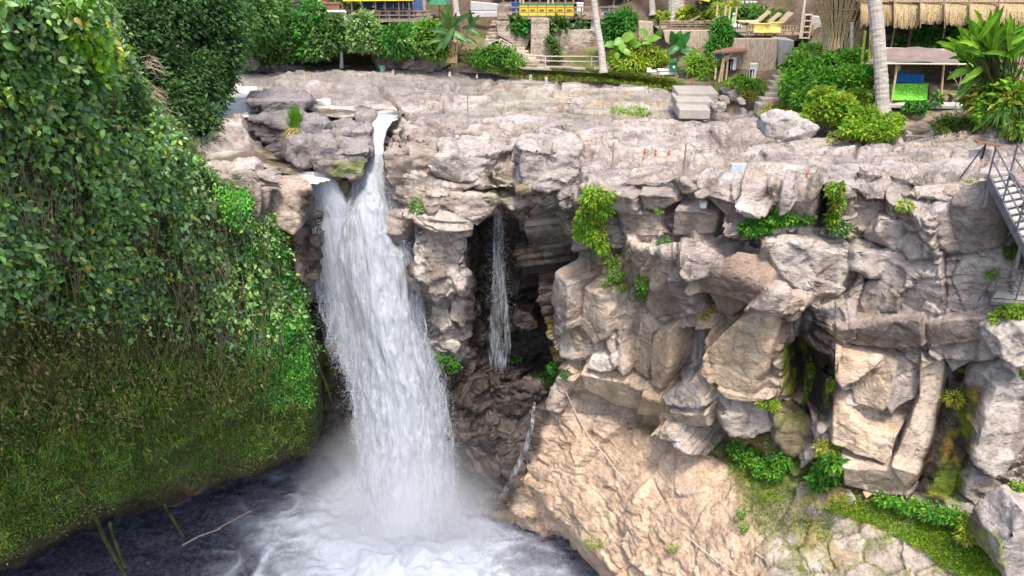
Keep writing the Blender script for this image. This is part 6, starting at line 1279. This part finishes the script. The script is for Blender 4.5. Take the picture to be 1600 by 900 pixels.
for k, (u, v1) in enumerate(((1392, 76), (1418, 76), (1473, 60))): one(hpost(MB(), u, 2, v1, 33.4, .035 if k != 1 else .07, 6), 'roof_post', M['wood' if k != 1 else 'dark_wood'], ['thin pole under the thatch left of the dark one', 'dark post under the thatch above the shelter', 'thin pole under the thatch near the ginger plant'][k], 'post', P(u, v1, 33.4))
# roof slab over the thatch so that the room behind is really dark
o = MB().prism([P(1335, 2, 33.6), P(1700, 2, 31.5), P(1700, -12, 42), P(1335, -12, 42)], (0, 0, .25)); one(o, 'thatched_roof', M['thatch'], 'thatched roof above the hanging fringes', 'roof', P(1450, 0, 34))
# tarpaulin shelter
r = empty('shelter', P(1440, 162, 30.6), 'open shelter with a brown tarpaulin roof on bamboo poles', 'shelter')
n = 24; A, B_, C_, D_ = [np.array(P(*q)) for q in ((1357, 98, 29.8), (1503, 99, 29.5), (1494, 77, 31.6), (1370, 74, 31.9))]
g = np.array([[(A*(1-s)+B_*s)*(1-t)+(D_*(1-s)+C_*s)*t+np.array([0, 0, -.14*math.sin(math.pi*t)+.012*math.sin(s*23+t*3)-.03*math.sin(s*9)]) for s in np.linspace(0, 1, 40)] for t in np.linspace(0, 1, n)])-np.array(r.location)
arr_mesh('tarpaulin', np.concatenate([g.reshape(-1, 3), g.reshape(-1, 3)+[0, 0, .02]]), np.concatenate([grid_faces(n, 40), grid_faces(n, 40)[:, ::-1]+n*40]), M['tarp'], r, None, True)
MB().tube([P(1353, 99, 29.8), P(1514, 100.5, 29.5)], .035, 6).build('front_beam', M['pale_bamboo'], r)
MB().tube([P(1366, 75, 31.9), P(1498, 78, 31.6)], .035, 6).build('back_beam', M['bamboo'], r)
for (u, v0, v1, Y, du) in ((1393, 99, 158, 29.9, -2), (1506, 99, 164, 29.4, -7), (1470, 100, 150, 31.6, -6), (1519, 120, 154, 31, -3), (1400, 85, 120, 31.8, 0)): hpost(MB(), u, v0, v1, Y, .045, 7, du).build('post', M['bamboo'], r)
MB().prism([P(1385, 158, 30.3), P(1520, 160, 30.0), P(1518, 166, 29.7), P(1386, 164, 30.0)], (0, 0, -.1)).build('kerb', M['concrete'], r)
# mats
cloth('green patterned cloth hung over a low table in the shelter', 1422, 144, 30.2, 1.28, .62, 'green_cloth', 'cloth', .45, 'cloth_covered_table', -.2, 14)
q = np.array(P(1422, 123, 30.8)); o = MB().box(q, (1.02, .25, .42), rx=-.35, ry=.06); one(o, 'mattress', M['blue_cloth'], 'rolled blue mattress lying on the green cloth', 'mattress', q, bevel=.06)
r = empty('bench', P(1498, 160, 30.4), 'low wooden bench at the right of the shelter', 'bench'); q = np.array(P(1500, 149, 30.4)); MB().box(q, (.75, .4, .07)).build('seat', M['wood'], r)
for s in (-.3, .3): MB().box(q+[s, 0, -.18], (.07, .3, .3)).build('leg', M['wood'], r)
q = np.array(P(1455, 140, 31)); one(MB().box(q, (.28, .3, .3)).box(q+[0, 0, -.25], (.2, .25, .2)), 'stool', M['wood'], 'small wooden stool right of the green cloth', 'stool', q)
q = P(1403, 105, 30.4); one(MB().lathe(q, [(.03, -.14), (.1, -.1), (.1, .1), (.03, .14)], 10), 'lantern', M['bamboo'], 'small brown lantern hanging under the tarpaulin', 'lantern', q)
m = MB()
for pts in (((1490, 182), (1496, 150), (1498, 135), (1490, 120), (1484, 112)), ((1498, 135), (1510, 118), (1515, 108)), ((1498, 137), (1502, 120), (1500, 108)), ((1503, 183), (1500, 160), (1498, 137)), ((1490, 124), (1494, 108))): m.tube([P(u, v, 29.0) for u, v in pts], .022, 5, .012)
one(m, 'bare_sapling', M['pale_bamboo'], 'bare pale branching sapling in front of the shelter', 'sapling', P(1496, 183, 29))
q = np.array(P(1438, 214, 27.9)); r = empty('wooden_steps', q, 'short wooden steps from the rock up to the shelter', 'steps')
for k, (v, Y) in enumerate(((214, 27.8), (205, 28.3))):
    MB().tube([P(1414, v-2, Y), P(1462, v, Y)], .05, 7).build('tread', M['wood'], r)
for u in (1418, 1458): MB().box(P(u, 212, 28), (.14, .3, .3)).build('side_block', M['concrete'], r)
# banana, elephant ears, ginger
bl = [(708, 42, 44.6, 44, 12, 80), (695, 34, 44.6, 36, 10, 105), (722, 30, 44.5, 44, 10, 35), (690, 50, 44.2, 46, 10, 165), (685, 62, 44.2, 44, 10, 195), (716, 56, 44, 34, 10, -25), (740, 36, 44.8, 30, 10, 60), (738, 48, 44.6, 34, 11, -20), (728, 62, 44.2, 36, 12, -10), (700, 20, 44.8, 30, 9, 95), (690, 70, 44.0, 34, 8, 225), (735, 28, 44.9, 26, 9, 95), (700, 60, 43.9, 40, 10, 240)]
bigleaf('banana_plant', 'banana plant', 'banana plant with ragged broad leaves below the low white wall', (708, 98, 44.8), bl, 'mid')
m = MB(); 
for du in (-4, 0, 4, 8): m.tube([P(704+du, 98, 44.7), P(705+du, 66, 44.6)], .10, 7, .07)
one(m, 'dry_stalks', M['thatch'], 'dry brown stalks hanging under the banana leaves', 'dry stalks', P(706, 98, 44.7))
bigleaf('elephant_ear', 'elephant ear plant', 'elephant ear plant with many round leaves right of the slender palm', (975, 100, 43), [(982, 58, 42.6, 22, 18, 20), (966, 66, 42.5, 18, 15, 200), (973, 76, 42.3, 16, 14, -60), (952, 70, 42.5, 20, 13, 185), (990, 64, 42.5, 16, 13, 80), (980, 82, 42.2, 15, 11, -30), (996, 70, 42.4, 14, 10, 20), (964, 88, 42.1, 12, 9, -80), (1006, 50, 43, 16, 13, 150), (1022, 60, 42.8, 22, 14, 15), (1030, 52, 43, 14, 12, 80), (1010, 66, 42.6, 16, 10, 190)], 'bright')
bigleaf('elephant_ear', 'elephant ear plant', 'giant elephant ear plant with upright leaves above the green box', (1058, 98, 41), [(1052, 62, 41.4, 28, 15, 110), (1068, 64, 41.2, 34, 17, 65), (1074, 78, 41, 26, 13, 10), (1052, 78, 41, 26, 12, 215), (1062, 56, 41.6, 16, 14, 90), (1060, 72, 41.1, 22, 12, 80)], 'emerald')
gl = []
for k in range(110):
    a = random.uniform(25, 165) if k % 4 else random.uniform(-40, 220); rr0 = random.uniform(.1, 1); cu, cv = random.choice([(1548, 80), (1560, 70), (1575, 85), (1540, 95), (1590, 75), (1530, 85)])
    R = 20+50*rr0; gl.append((cu+R*math.cos(math.radians(a))*.85, cv+18-R*math.sin(math.radians(a))*1.0, random.uniform(26.2, 28.2), random.uniform(34, 58), random.uniform(8, 12), a))
bigleaf('ginger_plant', 'ginger plant', 'huge ginger plant with upright sword-shaped leaves at the top right', (1562, 160, 27.2), gl, 'bright', cup=.15)
for k, (u, v) in enumerate(((1562, 178), (1590, 165), (1578, 195))):
    blades('fan_palm', 'palm', ['small fan palm lowest left under the ginger plant', 'small fan palm at the right edge under the ginger plant', 'small fan palm lowest right under the ginger plant'][k], u, v, 26.2, 70, .75, .05, 'mid', .6, (0, -.5, .3), 'fan palms under the ginger plant', .7)

def hut(label, u0, u1, v0, v1, Y, n, seed):
    a, b = np.array(P(u0, v1, Y)), np.array(P(u1, v1, Y)); r = empty('bamboo_hut', (a+b)/2, label, 'hut'); H = float(P(u0, v0, Y)[2]-a[2]); rnd = random.Random(seed)
    MB().box(((a[0]+b[0])/2, Y+1.6, a[2]+H/2), (b[0]-a[0], .1, H)).build('back_panel', M['dark_wood'], r)  # dark sheet standing in for the shaded interior behind the posts
    MB().box(((a[0]+b[0])/2, Y+.8, a[2]+.05), (b[0]-a[0], 1.7, .1)).build('floor', M['wood'], r)
    MB().prism([(a[0]-.4, Y-.5, a[2]+H), (b[0]+.4, Y-.5, a[2]+H), (b[0]+.4, Y+2.2, a[2]+H+.9), (a[0]-.4, Y+2.2, a[2]+H+.9)], (0, 0, .2)).build('roof', M['thatch'], r)
    for k in range(n):
        x = a[0]+(b[0]-a[0])*(k+.5)/n+rnd.uniform(-.15, .15); MB().tube([(x, Y, a[2]), (x+rnd.uniform(-.08, .08), Y, a[2]+H)], .06, 6).build('post', M[rnd.choice(['bamboo', 'wood', 'wood'])], r)
        if k % 2: MB().box((x+.5, Y+.7, a[2]+.38), (.7, .5, .06)).box((x+.5, Y+.7, a[2]+.19), (.1, .1, .36)).build('table', M['wood'], r)
    for h in (.45, .9): MB().tube([(a[0], Y-.04, a[2]+h), (b[0], Y-.04, a[2]+h)], .035, 6).build('rail', M['wood'], r)
hut('long dark bamboo hut behind the deck with yellow crates', 782, 905, -22, 6, 49.6, 9, 3)
hut('dark bamboo hut behind the slender palm', 950, 1045, -16, 22, 49.2, 7, 5)
hut('open bamboo hut behind the middle deck with blue chairs', 560, 668, -30, 12, 50.2, 8, 8)
block([(776, 8), (776, 22), (800, 24), (800, 8)], 48.8, (), name='boulder', label='grey rock beside the dark blue barrel at the back', seed=611, amp=.15, tint=(.30, .28, .26))
bushes([
 ('leafy plants between the bamboo hut and the massive pale trunk', [(1075, 22, 44.8, 16, 10), (1088, 30, 44.4, 10, 6), (1036, 26, 45.2, 10, 8)], 500, (.18, .36), 'lime', 'mid'),
 ('dense greenery behind the red roof posts', [(440, 30, 49.5, 30, 16), (500, 0, 49.5, 34, 10), (540, 8, 49.5, 20, 10)], 1500, (.18, .36), 'mid', 'dark'),
 ('thin hanging plants under the thatch beside the ginger plant', [(1500, 66, 33.5, 12, 16), (1512, 90, 32.5, 10, 12), (1490, 80, 33.2, 8, 8)], 500, (.16, .34), 'emerald', 'bright'),
 ('low weeds on the ground before the crossed-rail deck wall', [(1158, 122, 37.6, 10, 6), (1180, 128, 37.0, 12, 5), (1140, 128, 37.6, 8, 4)], 450, (.08, .18), 'bright', 'olive'),
])
# ------------------------------------------------------------------ steel stairs and walkway on the right
r = empty('steel_staircase', P(1560, 270, 21.6), 'grey steel staircase descending beside the rock face at the right edge', 'staircase')
A0, A1 = np.array(P(1545, 274, 21.0)), np.array(P(1612, 404, 19.4)); B0, B1 = np.array(P(1579, 268, 21.5)), np.array(P(1662, 392, 19.8))
for a, b in ((A0, A1), (B0, B1)): MB().prism([a, b, b+[0, 0, -.26], a+[0, 0, -.26]], (.05, 0, 0)).build('stringer', M['steel'], r)
for k in range(12):
    t = (k+.4)/12; a = A0+(A1-A0)*t; b = B0+(B1-B0)*t; MB().prism([a+[.04, 0, -.05], b+[0, 0, -.05], b+[.0, .34, -.05], a+[.04, .34, -.05]], (0, 0, -.05)).build('tread', M['tread'], r)
for off in (.42, .78):
    for a, b in ((A0, A1), (B0, B1)): MB().tube([a+[0, 0, off], b+[0, 0, off]], .022, 6).build('handrail', M['steel'], r)
for t in (0, .33, .66, .98):
    for a, b in ((A0, A1), (B0, B1)):
        p0 = a+(b-a)*t; MB().tube([p0, p0+[0, 0, .82]], .028, 6).build('baluster', M['steel'], r)
for p0 in (A0+(A1-A0)*.8, A0+(A1-A0)*.05): MB().tube([p0+[.03, .05, -.2], [p0[0]+.03, p0[1]+.05, p0[2]-(2.2 if p0[2] < 19.5 else .8)]], .06, 8).build('support', M['steel'], r)
q = np.array(P(1560, 268, 22.0)); MB().prism([P(1530, 270, 21.2), P(1548, 274, 21.0), P(1582, 268, 21.5), P(1572, 261, 22.2), P(1534, 262, 22.2)], (0, 0, -.08)).build('landing', M['pale_concrete'], r)
r = empty('walkway', P(1575, 470, 20.6), 'grey steel walkway with rails below the staircase at the right edge', 'walkway')
z = float(P(1552, 466, 20.6)[2]); MB().prism([PZ(1550, 466, z), PZ(1700, 478, z), PZ(1700, 448, z), PZ(1562, 448, z)], (0, 0, -.1)).build('floor', M['tread'], r)
a, b = np.array(PZ(1550, 466, z)), np.array(PZ(1700, 478, z)); MB().prism([a, b, b+[0, 0, -.2], a+[0, 0, -.2]], (0, .06, 0)).build('edge_beam', M['steel'], r)
for off in (.3, .6, .9):
    MB().tube([a+[0, 0, off], b+[0, 0, off]], .02, 6).build('rail', M['steel'], r); c2 = np.array(PZ(1534, 440, z)); d2_ = np.array(PZ(1700, 452, z)); MB().tube([c2+[0, 0, off], d2_+[0, 0, off]], .02, 6).build('rail', M['steel'], r)
for t in (0, .25, .5): MB().tube([a+(b-a)*t, a+(b-a)*t+[0, 0, .92]], .025, 6).build('post', M['steel'], r); MB().tube([c2+(d2_-c2)*t, c2+(d2_-c2)*t+[0, 0, .92]], .025, 6).build('post', M['steel'], r)
MB().tube([a+[0, 0, .9], np.array(P(1529, 466, 20.9))+[0, 0, -.1]], .022, 6).build('rail_end', M['steel'], r)
# a plank on a stand, posts, flags, frame
q = S(1532, 248); r = empty('plank_stand', q, 'plank on a dark bracket above the steel staircase', 'plank stand'); MB().box(q+[.1, 0, .5], (.75, .25, .05), ry=.15).build('plank', M['red_wood'], r); MB().tube([q+[.05, 0, 0], q+[.05, 0, .5]], .035, 6).build('post', M['black'], r)
MB().tube([S(1500, 278), q+[0, 0, .38]], .022, 6).build('brace', M['black'], r)
def stick(label, u, v0, v1, r_=.022, mat='wood'):
    q = S(u, v1); h = (v1-v0)*q[1]/F*1.05; return one(MB().tube([q-[0, 0, .1], q+[0, 0, h]], r_, 6), 'pole', M[mat], label, 'pole', q)
stick('thin pole on the plateau above the hanging fern', 957, 222, 256); stick('thin pole on a stone base above the white lantern', 1068, 226, 270, .03); stick('thin pole left of the moss puddle in mid river', 731, 150, 180, .022, 'bark_dark'); stick('bamboo stick in the far left riverbed', 477, 113, 130, .02, 'bamboo')
stick('short stick beside the humped boulder', 1205, 195, 218, .02)
def ribbon(label, u, v, h=12, Y=None, lean=.1):
    q = S(u, v) if Y is None else np.array(P(u, v, Y)); hh = h*q[1]/F*1.05; r = empty('red_flag', q, label, 'flag', 'small red flags on the riverbed')
    MB().tube([q-[0, 0, .05], q+[lean*.3, 0, hh]], .012, 5).build('stick', M['wood'], r)
    w = .07; MB().prism([q+[lean*.3, -.02, hh], q+[lean*.3+w, -.03, hh*.85], q+[lean*.3+w*.3, -.02, hh*.55], q+[lean*.3+w, -.03, hh*.25], q+[lean*.2, -.02, hh*.05]], (0, .02, 0)).build('cloth', M['red'], r)
for k, (u, v, h) in enumerate(((1005, 243, 11), (1022, 245, 11), (1043, 244, 10), (1257, 280, 11), (1212, 184, 14), (1325, 222, 14), (486, 126, 8), (1110, 337, 9), (404, 112, 5), (430, 112, 5), (691, 162, 4))):
    ribbon(['red flag leftmost of the three in a row on the plateau', 'red flag in the middle of the three in a row on the plateau', 'red flag rightmost of the three in a row on the plateau', 'red flag beside the deep planted crack', 'red flag behind the humped boulder', 'red flag in the wet joints below the thick palm', 'red flag beside the bamboo stick at the far left', 'red flag stuck in the rock face below the white lantern', 'tiny red flag furthest left on the riverbed', 'tiny red flag near the furthest left one', 'tiny red flag in the middle of the river rocks'][k], u, v, h)
q = S(1152, 279); r = empty('picture_frame', q, 'wooden frame with two blue pictures standing on the plateau', 'frame')
for s in (-.22, .0, .2): MB().box(q+[s, 0, .25], (.035, .05, .52)).build('stake', M['pale_bamboo'], r)
MB().box(q+[-.01, -.02, .30], (.46, .03, .36)).build('panel', M['sky_panel'], r); MB().box(q+[-.01, 0, .5], (.5, .06, .04)).build('top_bar', M['pale_bamboo'], r)
q = S(1096, 323); r = empty('lantern', q, 'white box lantern on the edge of the plateau', 'lantern'); MB().box(q+[0, -.2, .12], (.2, .2, .18)).build('body', M['white'], r, bevel=.02); MB().box(q+[0, -.2, .23], (.24, .24, .03)).build('lid', M['pale_stone'], r)
# cairns
def cairn(label, u, v, n, w, Y=None):
    w *= .62; q = S(u, v) if Y is None else np.array(P(u, v, Y)); r = empty('cairn', q, label, 'cairn', 'stacked stone cairns on the riverbed'); z = 0
    for k in range(n):
        s = w*(1-.65*k/n)*random.uniform(.85, 1.15); h = s*random.uniform(.35, .6); m = bpy.data.meshes.new('stone')
        vv = IV*np.array([s/2, s/2*.8, h/2])*(1+.18*fbm(IV*1.3+k+u, 2, 5))[:, None]
        arr_mesh('stone', vv+[random.uniform(-.02, .02), 0, z+h/2], IF, M['pale_stone'], r, None, True); z += h*.92
cairn('tall cairn of flat stones near the river middle', 891, 166, 11, .42); cairn('shorter cairn right of the tall one', 908, 168, 8, .3); cairn('pointed cairn at the foot of the bank', 853, 133, 6, .4); cairn('small cairn left of the pointed one', 829, 126, 4, .4); cairn('thin cairn far left at the bank foot', 745, 122, 5, .2); cairn('pale cairn below the banana plant', 703, 120, 4, .3); cairn('cairn of two stones at the edge of the far riverbed', 614, 116, 3, .35); cairn('little heap of pale stones under the plateau pole', 1071, 300, 5, .42); cairn('small pale stones on the bank edge', 996, 131, 2, .2)
q = S(598, 112); one(MB().lathe(q, [(.15, 0), (.17, .3), (.19, .34), (.15, .3)]), 'bucket', simple('faded_green_plastic', (.20, .42, .30), .5, .4, .1, 4), 'faded green bucket at the foot of the far bank', 'bucket', q)
for k, (u, v, s) in enumerate(((1108, 148, 16), (1133, 158, 12), (1134, 144, 8), (1150, 152, 12), (1125, 168, 14), (1160, 160, 9))):
    block([(u-s*.8, v-s*.3), (u-s*.7, v+s*.4), (u, v+s*.6), (u+s*.8, v+s*.4), (u+s*.7, v-s*.4), (u, v-s*.6)], min(bY(u, v), sY(u, v))-.15, (), name='boulder', label=['grey round boulder beside the concrete slab steps', 'pale block at the left of the rock basin', 'dark square stone above the rock basin', 'flat stone at the back of the rock basin', 'boulder at the front left of the rock basin', 'white stone at the right of the rock basin'][k], seed=500+k, amp=.1, res=.09, back=.5, tint=[(.42, .39, .38), (.46, .40, .36), (.22, .20, .2), (.40, .34, .30), (.38, .34, .31), (.55, .5, .46)][k])
# ropes over the lower slab
def rope(label, pts, off=.12):
    q = [S(u, v)+np.array([0, -off, off]) for u, v in pts]; one(MB().tube(q, .02, 5), 'rope', M['rope'], label, 'rope', q[0])
rope('pale rope lying across the top of the beige slab', [(884, 614), (896, 640), (908, 664), (925, 690), (945, 712), (962, 736), (982, 756)]); rope('pale rope lying across the bottom of the beige slab', [(1072, 838), (1095, 858), (1120, 878), (1160, 904)]); rope('short stretch of rope near the mossy ground of the slab', [(1178, 864), (1196, 876)])
# ------------------------------------------------------------------ plants growing on the rock
def rbush(lab, lobes, n, L, pal, acc, frac=.25, ratio=.45, dy=.25, down=.5, cat='fern', name='fern', core=False, coremat='soil_green', **k):
    shrub(name, cat, lab, [(u, v, sY(u, v)-dy, a, b) for u, v, a, b in lobes], n, L, ratio, pal, acc, frac, down=down, core=core, stems=False, coremat=coremat, **k)
rbush('big bright fern hanging from the lip of the main cliff', [(925, 310, 16, 18), (940, 325, 14, 16), (918, 340, 17, 18), (930, 365, 14, 20), (908, 360, 12, 14), (950, 305, 10, 7), (940, 385, 8, 10)], 3600, (.09, .22), 'bright', 'lime', .4, .35, .5, 1.0, core=True)
rbush('thinner trailing fern below the big one', [(955, 405, 10, 10), (962, 428, 12, 14), (948, 440, 8, 8), (972, 448, 8, 6)], 700, (.08, .18), 'bright', 'olive', .3, .35, .3, 1.0)
rbush('small upright fern on the cliff right of the trailing one', [(1003, 440, 7, 18), (1001, 462, 6, 8)], 420, (.08, .16), 'bright', 'mid')
rbush('pale grey-green plant beside the main falls', [(655, 318, 11, 9), (650, 328, 9, 8), (662, 326, 8, 7)], 500, (.10, .2), 'pale', 'mid')
rbush('vivid green tuft on the wet rock beside the falls', [(700, 562, 14, 8), (708, 574, 10, 9), (688, 556, 9, 5)], 700, (.06, .15), 'emerald', 'bright', core=True)
rbush('small tuft hanging in the dark recess', [(820, 424, 8, 7), (822, 416, 5, 5)], 220, (.07, .14), 'emerald', 'bright')
rbush('tuft at the right foot of the thin fall', [(803, 560, 10, 5)], 220, (.06, .14), 'emerald', 'bright'); rbush('dark ferns at the corner foot of the main cliff', [(870, 575, 14, 10), (852, 590, 16, 6), (884, 584, 8, 8)], 800, (.07, .15), 'emerald', 'mid')
rbush('leafy plants growing along the ledge below the upper tier', [(1172, 354, 14, 9), (1195, 350, 16, 10), (1215, 340, 14, 9), (1232, 342, 10, 6), (1256, 340, 12, 6)], 1300, (.10, .24), 'emerald', 'bright', .5, .5)
rbush('plant hanging into the deep crack', [(1304, 296, 12, 10), (1308, 318, 8, 14), (1300, 340, 7, 12), (1272, 282, 5, 8)], 900, (.08, .2), 'bright', 'lime', .4, dy=.4)
rbush('pale leafy plant at the bottom of the deep crack', [(1312, 355, 13, 8)], 420, (.12, .22), 'pale', 'mid', .3, .6)
rbush('yellowish small plant on the rounded rock', [(1415, 320, 10, 8)], 160, (.08, .2), 'lime', 'pale'); rbush('little bright palm-like plant above the rock face', [(1521, 291, 6, 9)], 70, (.16, .3), 'bright', 'lime', .3, .2)
rbush('small plant at the joint under the upper tier', [(1036, 380, 9, 8)], 200, (.08, .16), 'emerald', 'mid'); rbush('tiny green tuft in the upper face', [(1030, 330, 7, 3)], 90, (.06, .12), 'bright', 'lime')
rbush('dry golden plant growing from the middle of the cliff', [(1112, 478, 10, 8), (1100, 492, 6, 6)], 220, (.08, .16), 'straw', 'autumn', .4)
rbush('bush at the foot of the great face', [(1132, 600, 14, 6), (1142, 606, 12, 5)], 480, (.08, .18), 'bright', 'straw', .3); rbush('light green bush above the mossed boulder', [(1196, 624, 16, 9), (1206, 632, 12, 6)], 520, (.08, .16), 'lime', 'bright')
rbush('vivid moss strip hanging down the wet gully', [(1266, 575, 3, 16), (1262, 600, 4, 18), (1256, 622, 4, 10)], 900, (.03, .08), 'bright', 'lime', .4, dy=.15); rbush('second vivid moss strip right of the first', [(1296, 600, 4, 12), (1290, 620, 4, 10)], 500, (.03, .08), 'bright', 'lime', .4, dy=.15)
rbush('spiky golden fern right of the great rock', [(1490, 622, 12, 9)], 320, (.12, .24), 'lime', 'autumn', .5, .2); rbush('small golden plant above the spiky fern', [(1508, 574, 10, 5)], 180, (.06, .14), 'lime', 'autumn', .3)
rbush('golden plant on the pale rock at the right', [(1556, 628, 13, 6)], 260, (.08, .16), 'lime', 'autumn', .5)
rbush('bright bushes below the steel walkway', [(1565, 495, 18, 10), (1590, 486, 18, 9), (1560, 512, 10, 9), (1600, 500, 16, 12)], 1700, (.08, .2), 'bright', 'lime', .4, core=True); rbush('green creeper trailing down the right edge', [(1562, 550, 9, 8), (1575, 575, 11, 10), (1592, 590, 9, 14), (1600, 620, 6, 14)], 1000, (.07, .16), 'bright', 'lime', .4)
rbush('bushes at the left foot of the wet gully', [(1170, 715, 18, 13), (1192, 730, 18, 14), (1150, 700, 12, 9), (1222, 720, 14, 12), (1210, 740, 12, 9)], 2600, (.08, .2), 'emerald', 'bright', .5, core=True, dy=.3)
rbush('broad leaved bright bush at the foot of the great rock', [(1292, 738, 18, 12), (1305, 722, 14, 9), (1280, 752, 12, 8)], 520, (.2, .34), 'bright', 'emerald', .4, .55, dy=.4); rbush('straw coloured fern above the broad leaved bush', [(1292, 700, 14, 12)], 420, (.10, .22), 'lime', 'straw', .4)
rbush('pale grassy clump at the foot of the mossed boulder', [(1205, 695, 9, 14)], 240, (.1, .22), 'pale', 'straw', .4, .15)
rbush('bright leafy bushes along the foot of the right cliff', [(1420, 790, 18, 8), (1460, 800, 22, 10), (1490, 806, 18, 10), (1385, 780, 14, 8)], 2300, (.08, .2), 'bright', 'emerald', .4, dy=.3); rbush('yellow-green branching bush in the lower right', [(1520, 822, 20, 14), (1535, 806, 14, 9), (1510, 838, 14, 9)], 1300, (.10, .2), 'lime', 'straw', .3, .3, dy=.4)
rbush('small creeping bush right of the yellow branching one', [(1580, 780, 12, 8), (1590, 760, 8, 10)], 420, (.07, .16), 'bright', 'lime')
rbush('small tuft on the lower slab edge', [(925, 847, 14, 5)], 220, (.06, .13), 'bright', 'lime'); rbush('tiny tuft on the beige slab', [(1052, 855, 6, 5)], 110, (.06, .12), 'bright', 'lime'); rbush('small tuft at the mossy rim of the slab', [(1158, 800, 6, 10), (1162, 822, 7, 8)], 300, (.06, .13), 'bright', 'mid')
rbush('weeds in the joints right of the tall pole', [(1300, 215, 8, 8), (1225, 190, 10, 3)], 260, (.05, .12), 'lime', 'olive'); rbush('green weeds on the far rock shelf', [(990, 172, 14, 5), (965, 172, 8, 4), (1006, 176, 8, 4)], 420, (.08, .18), 'bright', 'lime', .4)
rbush('plants below the stairs support', [(1583, 392, 8, 10)], 240, (.08, .16), 'mid', 'olive'); rbush('grass on the rock below the walkway rail', [(1550, 428, 8, 6)], 160, (.06, .14), 'bright', 'lime')
gr = blades('grass_tuft', 'grass tuft', 'tall green grass tuft with dry base on the overhanging grey boulder', 463, 203, 33.0, 260, 1.35, .03, 'bright', .16, (0, -.1, 1), None, .15, 6)
rt = blades('grass_tuft', 'grass tuft', 'dry straw hanging at the foot of the green grass tuft', 460, 200, 32.9, 160, .6, .03, 'straw', .5, (-.3, -.4, -.2), None, .6, 5)
rbush('vivid moss clump under the lip of the big boulder', [(535, 266, 9, 4), (560, 268, 10, 3)], 420, (.04, .09), 'emerald', 'lime', .3, dy=.9)
# ground cover on the lower ledge
ground('ledge_grass', 'bright moss and low grass at the foot of the right cliff', [(1300, 770), (1345, 765), (1420, 800), (1500, 830), (1560, 870), (1570, 905), (1500, 900), (1420, 850), (1350, 815), (1290, 800)], 17000, (.03, .11), 'bright', 'lime', .45, .4, .6, sY, 0)
ground('ledge_grass', 'moss between the stones right of the beige slab', [(1120, 690), (1160, 700), (1240, 760), (1310, 800), (1290, 850), (1240, 820), (1190, 840), (1150, 780)], 5000, (.03, .09), 'mossy', 'lime', .3, .4, .5, sY, 0)
ground('ledge_grass', 'low plants along the undercut between cliff and slab', [(1000, 660), (1110, 690), (1170, 720), (1180, 760), (1130, 720), (1060, 690), (1000, 675)], 1800, (.03, .10), 'mossy', 'lime', .3, .4, .5, sY, 0)
one(MB().prism([S(1341, 768)+np.array([0, -.3, .2]), S(1350, 762)+np.array([0, -.3, .2]), S(1357, 770)+np.array([0, -.3, .2]), S(1346, 777)+np.array([0, -.3, .2])], (0, .02, .03)), 'fallen_leaf', M['cushion'], 'large dry brown leaf lying on the green moss', 'leaf', S(1347, 770))
# dead fronds on the vine-covered tree
m = MB()
for k in range(110):
    u0 = random.gauss(232, 7); v0 = random.choice((100, 135, 148, 160, 172))+random.gauss(0, 6); L_ = random.uniform(10, 32); a = random.gauss(-.15, .45); Y0 = 31.0+random.uniform(-.4, .4)
    m.tube([P(u0, v0, Y0+.4), P(u0+L_*.5*math.cos(a), v0-L_*.5*math.sin(a), Y0), P(u0+L_*math.cos(a), v0-L_*math.sin(a)+random.uniform(2, 9), Y0-.1)], .018, 4, .006)
one(m, 'dead_fronds', M['twig'], 'bundle of dry brown fronds hanging left of the river', 'dead fronds', P(235, 150, 31))
